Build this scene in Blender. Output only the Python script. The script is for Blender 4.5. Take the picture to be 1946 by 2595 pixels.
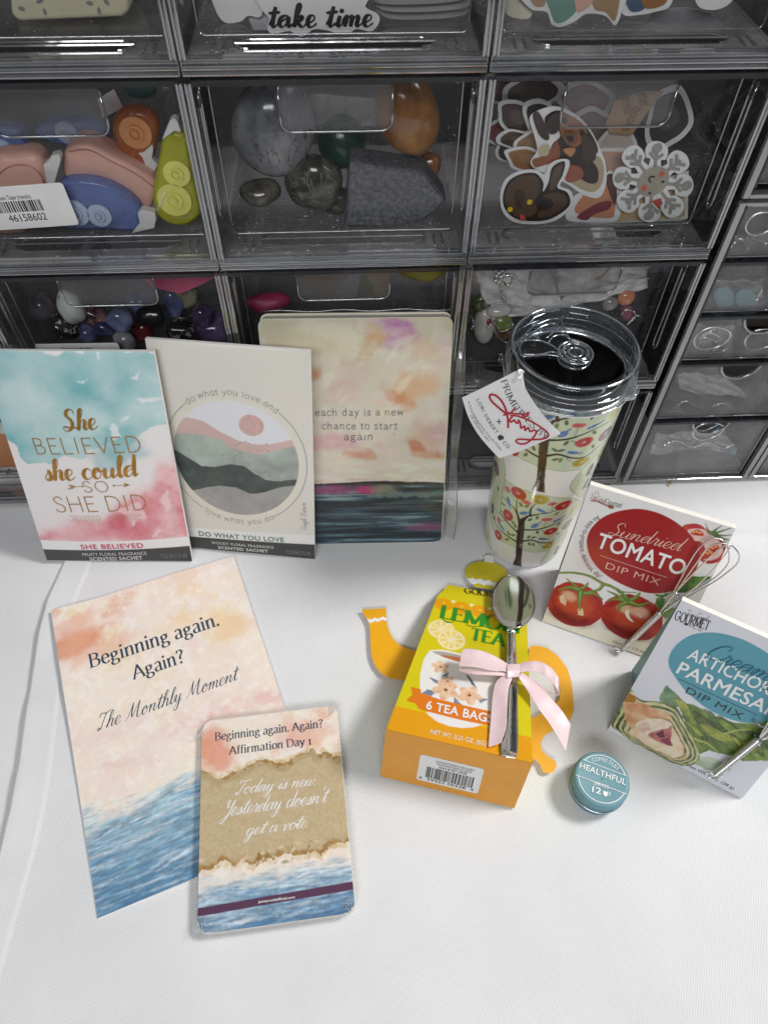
import bpy, bmesh, math, random
import numpy as np
from mathutils import Matrix, Vector

S = bpy.context.scene
for o in list(bpy.data.objects):
    bpy.data.objects.remove(o)
random.seed(7)

# ------------------------------------------------------------------ camera
SRC_W, SRC_H, F = 1946.0, 2595.0, 1830.0        # photograph size and focal length in its pixels
CXP, CYP, EYE = 973.0, 1297.5, 0.478
_d = np.array([957 - CXP, 2692 - CYP, F]); _d /= np.linalg.norm(_d)
_up = -_d
_fw = np.array([0, 0, 1.0]); _wy = _fw - _up * (_fw @ _up); _wy /= np.linalg.norm(_wy)
_wx = np.cross(_wy, _up)
RC = np.array([_wx, _wy, _up])                  # rows: world axes seen in camera space (x right, y down, z forward)
cam_data = bpy.data.cameras.new('camera')
cam = bpy.data.objects.new('camera', cam_data); S.collection.objects.link(cam)
Mw = RC @ np.diag([1, -1, -1])
cam.matrix_world = Matrix([list(Mw[i]) + [(0, 0, EYE)[i]] for i in range(3)] + [[0, 0, 0, 1]])
cam_data.sensor_fit = 'HORIZONTAL'; cam_data.sensor_width = 36.0
cam_data.lens = 36.0 * F / SRC_W
cam_data.clip_start = 0.01; cam_data.clip_end = 50
S.camera = cam

# ------------------------------------------------------------------ world and lamps
W = bpy.data.worlds.new('World'); S.world = W; W.use_nodes = True
_bg = W.node_tree.nodes['Background']; _nt = W.node_tree      # a dim room, brighter towards its white ceiling
_tc = _nt.nodes.new('ShaderNodeTexCoord'); _sx = _nt.nodes.new('ShaderNodeSeparateXYZ'); _mr = _nt.nodes.new('ShaderNodeMapRange')
_mr.inputs['From Min'].default_value = -.1; _mr.inputs['From Max'].default_value = 1.0; _mr.inputs['To Min'].default_value = .035; _mr.inputs['To Max'].default_value = .30
_nt.links.new(_tc.outputs['Generated'], _sx.inputs[0]); _nt.links.new(_sx.outputs['Z'], _mr.inputs['Value']); _nt.links.new(_mr.outputs[0], _bg.inputs['Strength'])
_bg.inputs['Color'].default_value = (0.95, 0.975, 1.0, 1)
def area(name, loc, target, sx, sy, power, col):
    l = bpy.data.lights.new(name, 'AREA'); l.shape = 'RECTANGLE'; l.size = sx; l.size_y = sy
    l.energy = power; l.color = col
    o = bpy.data.objects.new(name, l); S.collection.objects.link(o)
    o.location = loc
    o.rotation_euler = (Vector(target) - Vector(loc)).to_track_quat('-Z', 'Y').to_euler()
    return o
area('window_light', (0.95, 0.42, 1.20), (0.08, 0.2, 0.0), 0.32, 0.30, 17.0, (1.0, 0.985, 0.96))
area('ceiling_light', (-0.15, -1.25, 1.45), (0.0, 0.36, 0.14), 1.1, 0.45, 17.5, (0.97, 0.985, 1.0))
S.view_settings.view_transform = 'Standard'
try: S.view_settings.look = 'None'
except Exception: pass
S.view_settings.gamma = 1.0; S.view_settings.exposure = 0.0
S.view_settings.use_curve_mapping = False
S.render.engine = 'CYCLES'
S.cycles.max_bounces = 10; S.cycles.transparent_max_bounces = 48
S.cycles.caustics_reflective = False; S.cycles.caustics_refractive = False
S.cycles.use_denoising = True

# ------------------------------------------------------------------ geometry from the photograph's measure
def ray(u, v):
    r = np.array([u - CXP, v - CYP, F]) @ RC.T
    return r / np.linalg.norm(r)
C0 = np.array([0, 0, EYE])
def on_plane(u, v, P, n):
    r = ray(u, v); return C0 + r * (((np.asarray(P) - C0) @ n) / (r @ n))
def T(u, v, z=0.0): return on_plane(u, v, (0, 0, z), np.array([0, 0, 1.0]))

class Frame:
    """a plane in the place: origin O, right X, up Y, outward N (metres)"""
    def __init__(s, O, X, Y, w=0, h=0):
        s.O = np.array(O, float); s.X = np.array(X, float); s.X /= np.linalg.norm(s.X)
        Y = np.array(Y, float); Y = Y - s.X * (Y @ s.X); s.Y = Y / np.linalg.norm(Y)
        s.N = np.cross(s.X, s.Y); s.w = w; s.h = h
    def at(s, a, b, c=0.0):
        a = np.asarray(a, float)[..., None]; b = np.asarray(b, float)[..., None]; c = np.asarray(c, float)[..., None]
        return s.O + a * s.X + b * s.Y + c * s.N
    def px(s, u, v, off=0.0):
        q = on_plane(u, v, s.O + s.N * off, s.N) - s.O
        return np.array([q @ s.X, q @ s.Y])
    def pxs(s, pts, off=0.0): return np.array([s.px(u, v, off) for u, v in pts])
def lean_frame(x, y, yaw, lean, w, h):
    yaw = math.radians(yaw); lean = math.radians(lean)
    bx = np.array([math.cos(yaw), math.sin(yaw), 0]); bk = np.array([-math.sin(yaw), math.cos(yaw), 0])
    return Frame((x, y, 0), bx, math.cos(lean) * np.array([0, 0, 1.0]) + math.sin(lean) * bk, w, h)

# ------------------------------------------------------------------ objects
def link(o): S.collection.objects.link(o); return o
def tag(o, label=None, cat=None, group=None, kind=None):
    if label: o['label'] = label
    if cat: o['category'] = cat
    if group: o['group'] = group
    if kind: o['kind'] = kind
    return o
def thing(name, label, cat, loc=(0, 0, 0), rotz=0.0, group=None):
    o = link(bpy.data.objects.new(name, None)); o.location = [float(t) for t in loc]; o.rotation_euler = (0, 0, rotz)
    o.empty_display_size = 0.01
    return tag(o, label, cat, group)
def world_of(o):
    m = Matrix.Translation(o.location) @ o.rotation_euler.to_matrix().to_4x4()
    return world_of(o.parent) @ m if o.parent else m
def obj(name, V, Fc, mat, parent=None, smooth=False, world=True, col=None):
    """one mesh object; V in world metres unless world=False"""
    V = np.asarray(V, float).reshape(-1, 3)
    if parent is not None and world:
        Mi = np.array(world_of(parent).inverted()); V = V @ Mi[:3, :3].T + Mi[:3, 3]
        base = None
    elif parent is None and world:
        base = np.array([(V[:, 0].min() + V[:, 0].max()) / 2, (V[:, 1].min() + V[:, 1].max()) / 2, V[:, 2].min()])
        V = V - base
    else: base = None
    me = bpy.data.meshes.new(name)
    if isinstance(Fc, np.ndarray):
        n = len(Fc); k = Fc.shape[1]
        me.vertices.add(len(V)); me.vertices.foreach_set('co', V.astype(np.float32).ravel())
        me.loops.add(n * k); me.loops.foreach_set('vertex_index', Fc.astype(np.int32).ravel())
        me.polygons.add(n); me.polygons.foreach_set('loop_start', np.arange(0, n * k, k, dtype=np.int32))
        try: me.polygons.foreach_set('loop_total', np.full(n, k, dtype=np.int32))
        except Exception: pass
        me.update(calc_edges=True); me.validate()
    else:
        me.from_pydata([tuple(v) for v in V], [], [tuple(int(i) for i in f) for f in Fc]); me.validate(); me.update()
    if smooth: me.polygons.foreach_set('use_smooth', np.ones(len(me.polygons), dtype=bool))
    if col is not None:
        a = me.color_attributes.new('Col', 'FLOAT_COLOR', 'POINT')
        c = np.ones((len(V), 4), np.float32); c[:, :3] = col
        a.data.foreach_set('color', c.ravel())
    if isinstance(mat, (list, tuple)):
        for m in mat: me.materials.append(m)
    elif mat is not None: me.materials.append(mat)
    o = link(bpy.data.objects.new(name, me))
    if base is not None: o.location = base
    if parent is not None: o.parent = parent
    return o
def copy_tree(o, parent=None):
    c = link(o.copy()); c.parent = parent
    for ch in list(o.children): copy_tree(ch, c)
    return c

class MB:
    """collects shapes, becomes one mesh"""
    def __init__(s): s.v = []; s.f = []; s.n = 0; s.mi = []
    def add(s, V, Fc, mi=0):
        V = np.asarray(V, float).reshape(-1, 3); s.v.append(V)
        for f in Fc: s.f.append(tuple(int(i) + s.n for i in f)); s.mi.append(mi)
        s.n += len(V); return s
    def box(s, a, b, mi=0):
        (x0, y0, z0), (x1, y1, z1) = a, b
        return s.add([(x0,y0,z0),(x1,y0,z0),(x1,y1,z0),(x0,y1,z0),(x0,y0,z1),(x1,y0,z1),(x1,y1,z1),(x0,y1,z1)],
                     [(0,3,2,1),(4,5,6,7),(0,1,5,4),(1,2,6,5),(2,3,7,6),(3,0,4,7)], mi)
    def tube(s, P, r, n=8, mi=0, closed=False):
        P = np.asarray(P, float); m = len(P); R = np.full(m, r) if np.isscalar(r) else np.asarray(r)
        t = np.gradient(P, axis=0) if not closed else (np.roll(P, -1, 0) - np.roll(P, 1, 0))
        t /= np.linalg.norm(t, axis=1)[:, None] + 1e-12
        a = np.cross(t[0], (0, 0, 1.0));
        if np.linalg.norm(a) < .1: a = np.cross(t[0], (1.0, 0, 0))
        V = []
        for i in range(m):
            a = a - t[i] * (a @ t[i]); a /= np.linalg.norm(a) + 1e-12; b = np.cross(t[i], a)
            for k in range(n):
                q = 2 * math.pi * k / n; V.append(P[i] + R[i] * (math.cos(q) * a + math.sin(q) * b))
        Fc = []
        for i in range(m if closed else m - 1):
            j = (i + 1) % m
            for k in range(n): Fc.append((i*n+k, i*n+(k+1)%n, j*n+(k+1)%n, j*n+k))
        if not closed: Fc.append(tuple(range(n))[::-1]); Fc.append(tuple(range((m-1)*n, m*n)))
        return s.add(V, Fc, mi)
    def lathe(s, prof, c, n=64, mi=0, axis=None, cap=False):
        """prof: (radius, height) list; axis: rows right, back, up"""
        A = np.eye(3) if axis is None else np.array(axis); c = np.asarray(c, float); V = []; m = len(prof)
        for r, h in prof:
            for k in range(n):
                q = 2 * math.pi * k / n; V.append(c + A[0]*r*math.cos(q) + A[1]*r*math.sin(q) + A[2]*h)
        Fc = [(i*n+k, i*n+(k+1)%n, (i+1)*n+(k+1)%n, (i+1)*n+k) for i in range(m-1) for k in range(n)]
        if cap: Fc.append(tuple(range(n))[::-1]); Fc.append(tuple(range((m-1)*n, m*n)))
        return s.add(V, Fc, mi)
    def prism(s, poly, fr, c0, c1, mi=0):
        """polygon (metres in frame fr, counter-clockwise) from height c0 to c1"""
        p = np.asarray(poly, float); n = len(p)
        V = np.vstack([fr.at(p[:,0], p[:,1], c0), fr.at(p[:,0], p[:,1], c1)])
        return s.add(V, [tuple(range(n))[::-1], tuple(range(n, 2*n))] + [(k,(k+1)%n,n+(k+1)%n,n+k) for k in range(n)], mi)
    def hull8(s, V, mi=0):
        return s.add(V, [(0,3,2,1),(4,5,6,7),(0,1,5,4),(1,2,6,5),(2,3,7,6),(3,0,4,7)], mi)
    def build(s, name, mat, parent=None, smooth=False, world=True, bevel=0.0, seg=2, split=False):
        o = obj(name, np.vstack(s.v), s.f, mat, parent, smooth, world)
        if isinstance(mat, (list, tuple)) and any(s.mi) and len(o.data.polygons) == len(s.mi):
            o.data.polygons.foreach_set('material_index', np.array(s.mi, np.int32))
        if bevel:
            b = o.modifiers.new('bevel', 'BEVEL'); b.width = bevel; b.segments = seg; b.limit_method = 'ANGLE'; b.angle_limit = 0.6
        return o

def smooth_curve(P, n=8, closed=False):
    """Catmull-Rom through P; a point given twice is a corner"""
    P = np.asarray(P, float); runs = []; cur = [P[0]]
    for p in P[1:]:
        if np.allclose(p, cur[-1]):
            if len(cur) > 1: runs.append(np.array(cur)); cur = [p]
        else: cur.append(p)
    runs.append(np.array(cur)); out = []
    if closed and len(runs) == 1:
        q = runs[0]; m = len(q)
        for i in range(m):
            p0, p1, p2, p3 = q[i-1], q[i], q[(i+1)%m], q[(i+2)%m]
            for t in np.arange(n) / n: out.append(.5*((2*p1)+(-p0+p2)*t+(2*p0-5*p1+4*p2-p3)*t*t+(-p0+3*p1-3*p2+p3)*t**3))
        return np.array(out)
    for q in runs:
        m = len(q)
        if m == 1: continue
        for i in range(m - 1):
            p1, p2 = q[i], q[i+1]; p0 = q[i-1] if i else 2*p1-p2; p3 = q[i+2] if i+2 < m else 2*p2-p1
            for t in np.arange(n) / n: out.append(.5*((2*p1)+(-p0+p2)*t+(2*p0-5*p1+4*p2-p3)*t*t+(-p0+3*p1-3*p2+p3)*t**3))
        out.append(q[-1])
    return np.array(out)
def rounded_rect(x0, y0, x1, y1, r, n=5):
    out = []
    for cx, cy, a in ((x1-r,y0+r,-90),(x1-r,y1-r,0),(x0+r,y1-r,90),(x0+r,y0+r,180)):
        for k in range(n+1):
            q = math.radians(a + 90*k/n); out.append((cx+r*math.cos(q), cy+r*math.sin(q)))
    return np.array(out)

# ------------------------------------------------------------------ noise and colour (numpy)
def lin(c):
    c = np.asarray(c, float) / 255.0
    return np.where(c <= .04045, c/12.92, ((c+.055)/1.055)**2.4)
def vnoise(x, y, seed=0):
    rng = np.random.RandomState(seed); G = rng.rand(256, 256)
    xi = np.floor(x).astype(int); yi = np.floor(y).astype(int); fx = x-xi; fy = y-yi
    fx = fx*fx*(3-2*fx); fy = fy*fy*(3-2*fy)
    a = G[xi & 255, yi & 255]; b = G[(xi+1) & 255, yi & 255]; c = G[xi & 255, (yi+1) & 255]; d = G[(xi+1) & 255, (yi+1) & 255]
    return (a*(1-fx)+b*fx)*(1-fy)+(c*(1-fx)+d*fx)*fy
def fbm(x, y, oct=4, seed=0, gain=.55):
    t = 0; a = 1; n = 0
    for i in range(oct):
        t = t + a*vnoise(x*2**i+13.7*i, y*2**i+7.1*i, seed+i); n += a; a *= gain
    return t/n
def sstep(a, b, x):
    t = np.clip((x-a)/(b-a), 0, 1); return t*t*(3-2*t)
# ------------------------------------------------------------------ materials (all node based)
def _new(name):
    m = bpy.data.materials.new(name); m.use_nodes = True; nt = m.node_tree
    return m, nt, nt.nodes['Principled BSDF'], nt.nodes['Material Output']
def _noise(nt, scale, detail=4, coord='Object', rough=.6):
    tc = nt.nodes.new('ShaderNodeTexCoord'); n = nt.nodes.new('ShaderNodeTexNoise')
    n.inputs['Scale'].default_value = scale; n.inputs['Detail'].default_value = detail; n.inputs['Roughness'].default_value = rough
    nt.links.new(tc.outputs[coord], n.inputs['Vector']); return n
def _bump(nt, src, strength, dist, bsdf, normal=None):
    b = nt.nodes.new('ShaderNodeBump'); b.inputs['Strength'].default_value = strength; b.inputs['Distance'].default_value = dist
    nt.links.new(src, b.inputs['Height'])
    if normal is not None: nt.links.new(normal, b.inputs['Normal'])
    nt.links.new(b.outputs['Normal'], bsdf.inputs['Normal']); return b
def mat(name, rgb, rough=.5, metal=0, spec=.5, var=.06, vscale=60, bump=0, bscale=900, coat=0, linear=False, sheen=0):
    m, nt, b, out = _new(name)
    c = np.asarray(rgb, float) if linear else lin(rgb)
    n = _noise(nt, vscale); r = nt.nodes.new('ShaderNodeValToRGB')
    r.color_ramp.elements[0].position = .3; r.color_ramp.elements[1].position = .7
    r.color_ramp.elements[0].color = (*np.clip(c*(1-var), 0, 1), 1); r.color_ramp.elements[1].color = (*np.clip(c*(1+var*.6), 0, 1), 1)
    nt.links.new(n.outputs['Fac'], r.inputs['Fac']); nt.links.new(r.outputs['Color'], b.inputs['Base Color'])
    b.inputs['Roughness'].default_value = rough; b.inputs['Metallic'].default_value = metal
    b.inputs['Specular IOR Level'].default_value = spec; b.inputs['Coat Weight'].default_value = coat
    b.inputs['Coat Roughness'].default_value = .08; b.inputs['Sheen Weight'].default_value = sheen
    if bump:
        n2 = _noise(nt, bscale, 3); _bump(nt, n2.outputs['Fac'], bump, .0004, b)
    return m
def art_mat(name, rough=.45, coat=0, bump=.15, bscale=1400, spec=.4):
    m, nt, b, out = _new(name)
    a = nt.nodes.new('ShaderNodeVertexColor'); a.layer_name = 'Col'
    n = _noise(nt, 700, 3); mx = nt.nodes.new('ShaderNodeMix'); mx.data_type = 'RGBA'; mx.blend_type = 'MULTIPLY'
    r = nt.nodes.new('ShaderNodeValToRGB'); r.color_ramp.elements[0].color = (.93, .93, .93, 1); r.color_ramp.elements[1].color = (1, 1, 1, 1)
    nt.links.new(n.outputs['Fac'], r.inputs['Fac']); mx.inputs['Factor'].default_value = 1
    nt.links.new(a.outputs['Color'], mx.inputs[6]); nt.links.new(r.outputs['Color'], mx.inputs[7])
    nt.links.new(mx.outputs[2], b.inputs['Base Color'])
    b.inputs['Roughness'].default_value = rough; b.inputs['Coat Weight'].default_value = coat; b.inputs['Specular IOR Level'].default_value = spec
    b.inputs['Coat Roughness'].default_value = .12
    n2 = _noise(nt, bscale, 3); _bump(nt, n2.outputs['Fac'], bump, .0003, b)
    return m
def clear(name, tint=(.86, .87, .88), ior=1.45, rough=.05, gloss=(1, 1, 1), haze=0.0, hcol=(.5, .5, .52), scratch=True, fmul=1.0, graze=.85, dust=0.0):
    """thin clear plastic: see-through tint, mirror by Fresnel, a little milky haze"""
    m, nt, b, out = _new(name); nt.nodes.remove(b)
    t = nt.nodes.new('ShaderNodeBsdfTransparent'); t.inputs['Color'].default_value = (*tint, 1)
    g = nt.nodes.new('ShaderNodeBsdfGlossy'); g.inputs['Roughness'].default_value = rough; g.inputs['Color'].default_value = (*gloss, 1)
    f = nt.nodes.new('ShaderNodeLayerWeight'); f.inputs['Blend'].default_value = .5
    p5 = nt.nodes.new('ShaderNodeMath'); p5.operation = 'POWER'; p5.inputs[1].default_value = 4.5; nt.links.new(f.outputs['Facing'], p5.inputs[0])
    f0 = ((ior-1)/(ior+1))**2*fmul
    mu = nt.nodes.new('ShaderNodeMath'); mu.operation = 'MULTIPLY_ADD'; mu.inputs[1].default_value = graze; mu.inputs[2].default_value = f0
    nt.links.new(p5.outputs[0], mu.inputs[0])
    mx = nt.nodes.new('ShaderNodeMixShader'); nt.links.new(mu.outputs[0], mx.inputs[0])
    nt.links.new(t.outputs[0], mx.inputs[1]); nt.links.new(g.outputs[0], mx.inputs[2]); last = mx
    if scratch:
        n = _noise(nt, 45, 2); bp = nt.nodes.new('ShaderNodeBump'); bp.inputs['Strength'].default_value = .12; bp.inputs['Distance'].default_value = .001
        nt.links.new(n.outputs['Fac'], bp.inputs['Height']); nt.links.new(bp.outputs[0], g.inputs['Normal']); nt.links.new(bp.outputs[0], f.inputs['Normal'])
    if haze:
        d = nt.nodes.new('ShaderNodeBsdfDiffuse'); d.inputs['Color'].default_value = (*hcol, 1)
        n = _noise(nt, 70, 5); r = nt.nodes.new('ShaderNodeMapRange'); r.inputs['From Min'].default_value = .3; r.inputs['From Max'].default_value = .75
        r.inputs['To Min'].default_value = haze*.45; r.inputs['To Max'].default_value = haze*1.5
        nt.links.new(n.outputs['Fac'], r.inputs['Value'])
        m2 = nt.nodes.new('ShaderNodeMixShader'); nt.links.new(r.outputs[0], m2.inputs[0])
        nt.links.new(mx.outputs[0], m2.inputs[1]); nt.links.new(d.outputs[0], m2.inputs[2]); last = m2
    if dust:
        d = nt.nodes.new('ShaderNodeBsdfDiffuse'); d.inputs['Color'].default_value = (.8, .8, .8, 1)
        n = _noise(nt, 520, 0); n2 = _noise(nt, 16, 2); ad = nt.nodes.new('ShaderNodeMath'); ad.operation = 'MULTIPLY_ADD'; ad.inputs[1].default_value = .35
        nt.links.new(n2.outputs['Fac'], ad.inputs[0]); nt.links.new(n.outputs['Fac'], ad.inputs[2])
        r = nt.nodes.new('ShaderNodeMapRange'); r.inputs['From Min'].default_value = .985; r.inputs['From Max'].default_value = 1.03; r.inputs['To Max'].default_value = dust
        nt.links.new(ad.outputs[0], r.inputs['Value']); m3 = nt.nodes.new('ShaderNodeMixShader'); nt.links.new(r.outputs[0], m3.inputs[0])
        nt.links.new(last.outputs[0], m3.inputs[1]); nt.links.new(d.outputs[0], m3.inputs[2]); last = m3
    nt.links.new(last.outputs[0], out.inputs['Surface']); return m
def stone(name, c1, c2, c3=None, scale=40, kind='marble', rough=.18, pos=(.4, .6), vein=None):
    m, nt, b, out = _new(name)
    if kind == 'speck':
        tc = nt.nodes.new('ShaderNodeTexCoord'); v = nt.nodes.new('ShaderNodeTexVoronoi'); v.inputs['Scale'].default_value = scale
        nt.links.new(tc.outputs['Object'], v.inputs['Vector']); fac = v.outputs['Distance']
    elif kind == 'band':
        tc = nt.nodes.new('ShaderNodeTexCoord'); v = nt.nodes.new('ShaderNodeTexWave'); v.inputs['Scale'].default_value = scale
        v.inputs['Distortion'].default_value = 9; v.inputs['Detail'].default_value = 4; v.inputs['Detail Scale'].default_value = 1.2
        nt.links.new(tc.outputs['Object'], v.inputs['Vector']); fac = v.outputs['Fac']
    else: fac = _noise(nt, scale, 6).outputs['Fac']
    r = nt.nodes.new('ShaderNodeValToRGB'); e = r.color_ramp.elements
    e[0].position, e[1].position = pos; e[0].color = (*lin(c1), 1); e[1].color = (*lin(c2), 1)
    if c3 is not None: q = e.new(min(1, pos[1]+.18)); q.color = (*lin(c3), 1)
    nt.links.new(fac, r.inputs['Fac']); nt.links.new(r.outputs['Color'], b.inputs['Base Color'])
    if vein is not None:
        n2 = _noise(nt, scale*1.1, 3); n2.inputs['Distortion'].default_value = 1.6
        a_ = nt.nodes.new('ShaderNodeMath'); a_.operation = 'PINGPONG'; a_.inputs[1].default_value = .09; nt.links.new(n2.outputs['Fac'], a_.inputs[0])
        r2 = nt.nodes.new('ShaderNodeMapRange'); r2.inputs['From Min'].default_value = .0; r2.inputs['From Max'].default_value = .018; r2.inputs['To Min'].default_value = .85; r2.inputs['To Max'].default_value = 0; nt.links.new(a_.outputs[0], r2.inputs['Value'])
        mx = nt.nodes.new('ShaderNodeMix'); mx.data_type = 'RGBA'; nt.links.new(r2.outputs[0], mx.inputs['Factor']); nt.links.new(r.outputs['Color'], mx.inputs[6]); mx.inputs[7].default_value = (*lin(vein), 1); nt.links.new(mx.outputs[2], b.inputs['Base Color'])
    b.inputs['Roughness'].default_value = rough; b.inputs['Coat Weight'].default_value = .4; b.inputs['Coat Roughness'].default_value = .05
    return m
def cloth_mat():
    m, nt, b, out = _new('white woven polyester')
    tc = nt.nodes.new('ShaderNodeTexCoord')
    mp = nt.nodes.new('ShaderNodeMapping'); mp.inputs['Rotation'].default_value = (0, 0, .35); nt.links.new(tc.outputs['Object'], mp.inputs['Vector'])
    w1 = nt.nodes.new('ShaderNodeTexWave'); w1.inputs['Scale'].default_value = 235; w1.bands_direction = 'X'; w1.inputs['Distortion'].default_value = .6
    w2 = nt.nodes.new('ShaderNodeTexWave'); w2.inputs['Scale'].default_value = 235; w2.bands_direction = 'Y'; w2.inputs['Distortion'].default_value = .6
    for w in (w1, w2): nt.links.new(mp.outputs[0], w.inputs['Vector'])
    mu = nt.nodes.new('ShaderNodeMath'); mu.operation = 'MULTIPLY'
    nt.links.new(w1.outputs['Fac'], mu.inputs[0]); nt.links.new(w2.outputs['Fac'], mu.inputs[1])
    n = _noise(nt, 9, 5); r = nt.nodes.new('ShaderNodeValToRGB')
    r.color_ramp.elements[0].color = (.74, .74, .755, 1); r.color_ramp.elements[1].color = (.82, .82, .83, 1)
    r.color_ramp.elements[0].position = .3; r.color_ramp.elements[1].position = .7
    nt.links.new(n.outputs['Fac'], r.inputs['Fac'])
    mr = nt.nodes.new('ShaderNodeMapRange'); mr.inputs['To Min'].default_value = .95; mr.inputs['To Max'].default_value = 1.03; nt.links.new(mu.outputs[0], mr.inputs['Value'])
    mx = nt.nodes.new('ShaderNodeMix'); mx.data_type = 'RGBA'; mx.blend_type = 'MULTIPLY'; mx.inputs['Factor'].default_value = 1
    nt.links.new(r.outputs['Color'], mx.inputs[6]); nt.links.new(mr.outputs[0], mx.inputs[7])
    nt.links.new(mx.outputs[2], b.inputs['Base Color'])
    b.inputs['Roughness'].default_value = .75; b.inputs['Sheen Weight'].default_value = .15; b.inputs['Specular IOR Level'].default_value = .3
    _bump(nt, mu.outputs[0], .55, .0005, b)
    return m

M = {}
M['cloth'] = cloth_mat()
M['plastic'] = clear('smoky clear plastic', (.86, .86, .865), ior=1.2, rough=.05, haze=.004, hcol=(.40, .40, .41), graze=.5)
M['plastic_edge'] = clear('polished edge with painted light', (.50, .51, .53), ior=2.3, rough=.07, haze=.07, hcol=(.72, .73, .75), fmul=1.6)  # whitish haze in the colour stands in for light piped along clear edges
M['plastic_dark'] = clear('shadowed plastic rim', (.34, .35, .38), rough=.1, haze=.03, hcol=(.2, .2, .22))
M['panel'] = clear('clear drawer front', (.955, .955, .955), ior=1.16, rough=.03, haze=.003, hcol=(.5, .5, .52), graze=.4, dust=.15)
M['panel_lit'] = clear('clear drawer front with painted light', (.95, .95, .95), ior=1.3, rough=.05, haze=.09, hcol=(.72, .72, .74), graze=.5)  # milky haze paints in the cloth's white light inside the small drawers
M['film_tight'] = clear('tight clear film', (.995, .995, .995), ior=1.2, rough=.15, fmul=.3)
M['lip'] = clear('scuffed clear lip', (.78, .78, .785), rough=.10, haze=.13, hcol=(.60, .60, .60), dust=.7)
M['tab'] = clear('clear pull tab', (.86, .86, .87), ior=1.35, rough=.05, haze=.05, hcol=(.5, .5, .52), graze=.6)
M['film'] = clear('clear shrink film', (.99, .99, .99), ior=1.3, rough=.1, fmul=.6)
M['film_glint'] = clear('film crease with painted glint', (.95, .95, .95), ior=1.8, rough=.15, haze=.40, hcol=(.9, .9, .92), scratch=False)  # glint on the creases is put in as white haze
M['film_seam'] = clear('wrinkled film seam', (.9, .9, .9), ior=1.5, rough=.1, haze=.16, hcol=(.7, .7, .7), fmul=1.5)
M['lid'] = clear('clear tumbler lid', (.88, .91, .935), ior=1.55, rough=.03, haze=.008, hcol=(.62, .68, .74), scratch=False, graze=.6)
M['lid_floor'] = clear('clear lid floor', (.97, .97, .97), ior=1.2, rough=.03, scratch=False, graze=.35)
M['paper'] = mat('white paper', (232, 231, 230), .6, bump=.1)
M['cream'] = mat('cream board', (238, 232, 214), .55, bump=.1)
M['pages'] = mat('page edges', (228, 224, 212), .7, bump=.4, bscale=2500)
M['steel'] = mat('brushed steel', (226, 226, 224), .22, metal=1, var=.05)
M['chrome'] = mat('polished chrome', (238, 238, 238), .07, metal=1, var=.02)
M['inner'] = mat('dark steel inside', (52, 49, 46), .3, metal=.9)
M['black'] = mat('black ink', (28, 28, 30), .5)
M['white_ink'] = mat('white ink', (236, 236, 236), .5, var=.02)
def clear_colour(name, c, tr=.55):
    """see-through coloured plastic"""
    c = lin(c); m, nt, b, out = _new(name)
    t = nt.nodes.new('ShaderNodeBsdfTransparent'); t.inputs['Color'].default_value = (*np.clip(c*1.3+.15, 0, 1), 1)
    b.inputs['Base Color'].default_value = (*c, 1); b.inputs['Roughness'].default_value = .12; b.inputs['Coat Weight'].default_value = .3
    mx = nt.nodes.new('ShaderNodeMixShader'); mx.inputs[0].default_value = 1-tr
    n = _noise(nt, 90, 2); mr = nt.nodes.new('ShaderNodeMapRange'); mr.inputs['To Min'].default_value = 1-tr-.1; mr.inputs['To Max'].default_value = 1-tr+.1
    nt.links.new(n.outputs['Fac'], mr.inputs['Value']); nt.links.new(mr.outputs[0], mx.inputs[0])
    nt.links.new(t.outputs[0], mx.inputs[1]); nt.links.new(b.outputs[0], mx.inputs[2]); nt.links.new(mx.outputs[0], out.inputs['Surface'])
    return m
_ink = {}
def ink(c, rough=.5, metal=0):
    k = (tuple(c), rough, metal)
    if k not in _ink: _ink[k] = mat('ink %d %d %d' % tuple(c), c, rough, metal=metal, var=.04)
    return _ink[k]
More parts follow.
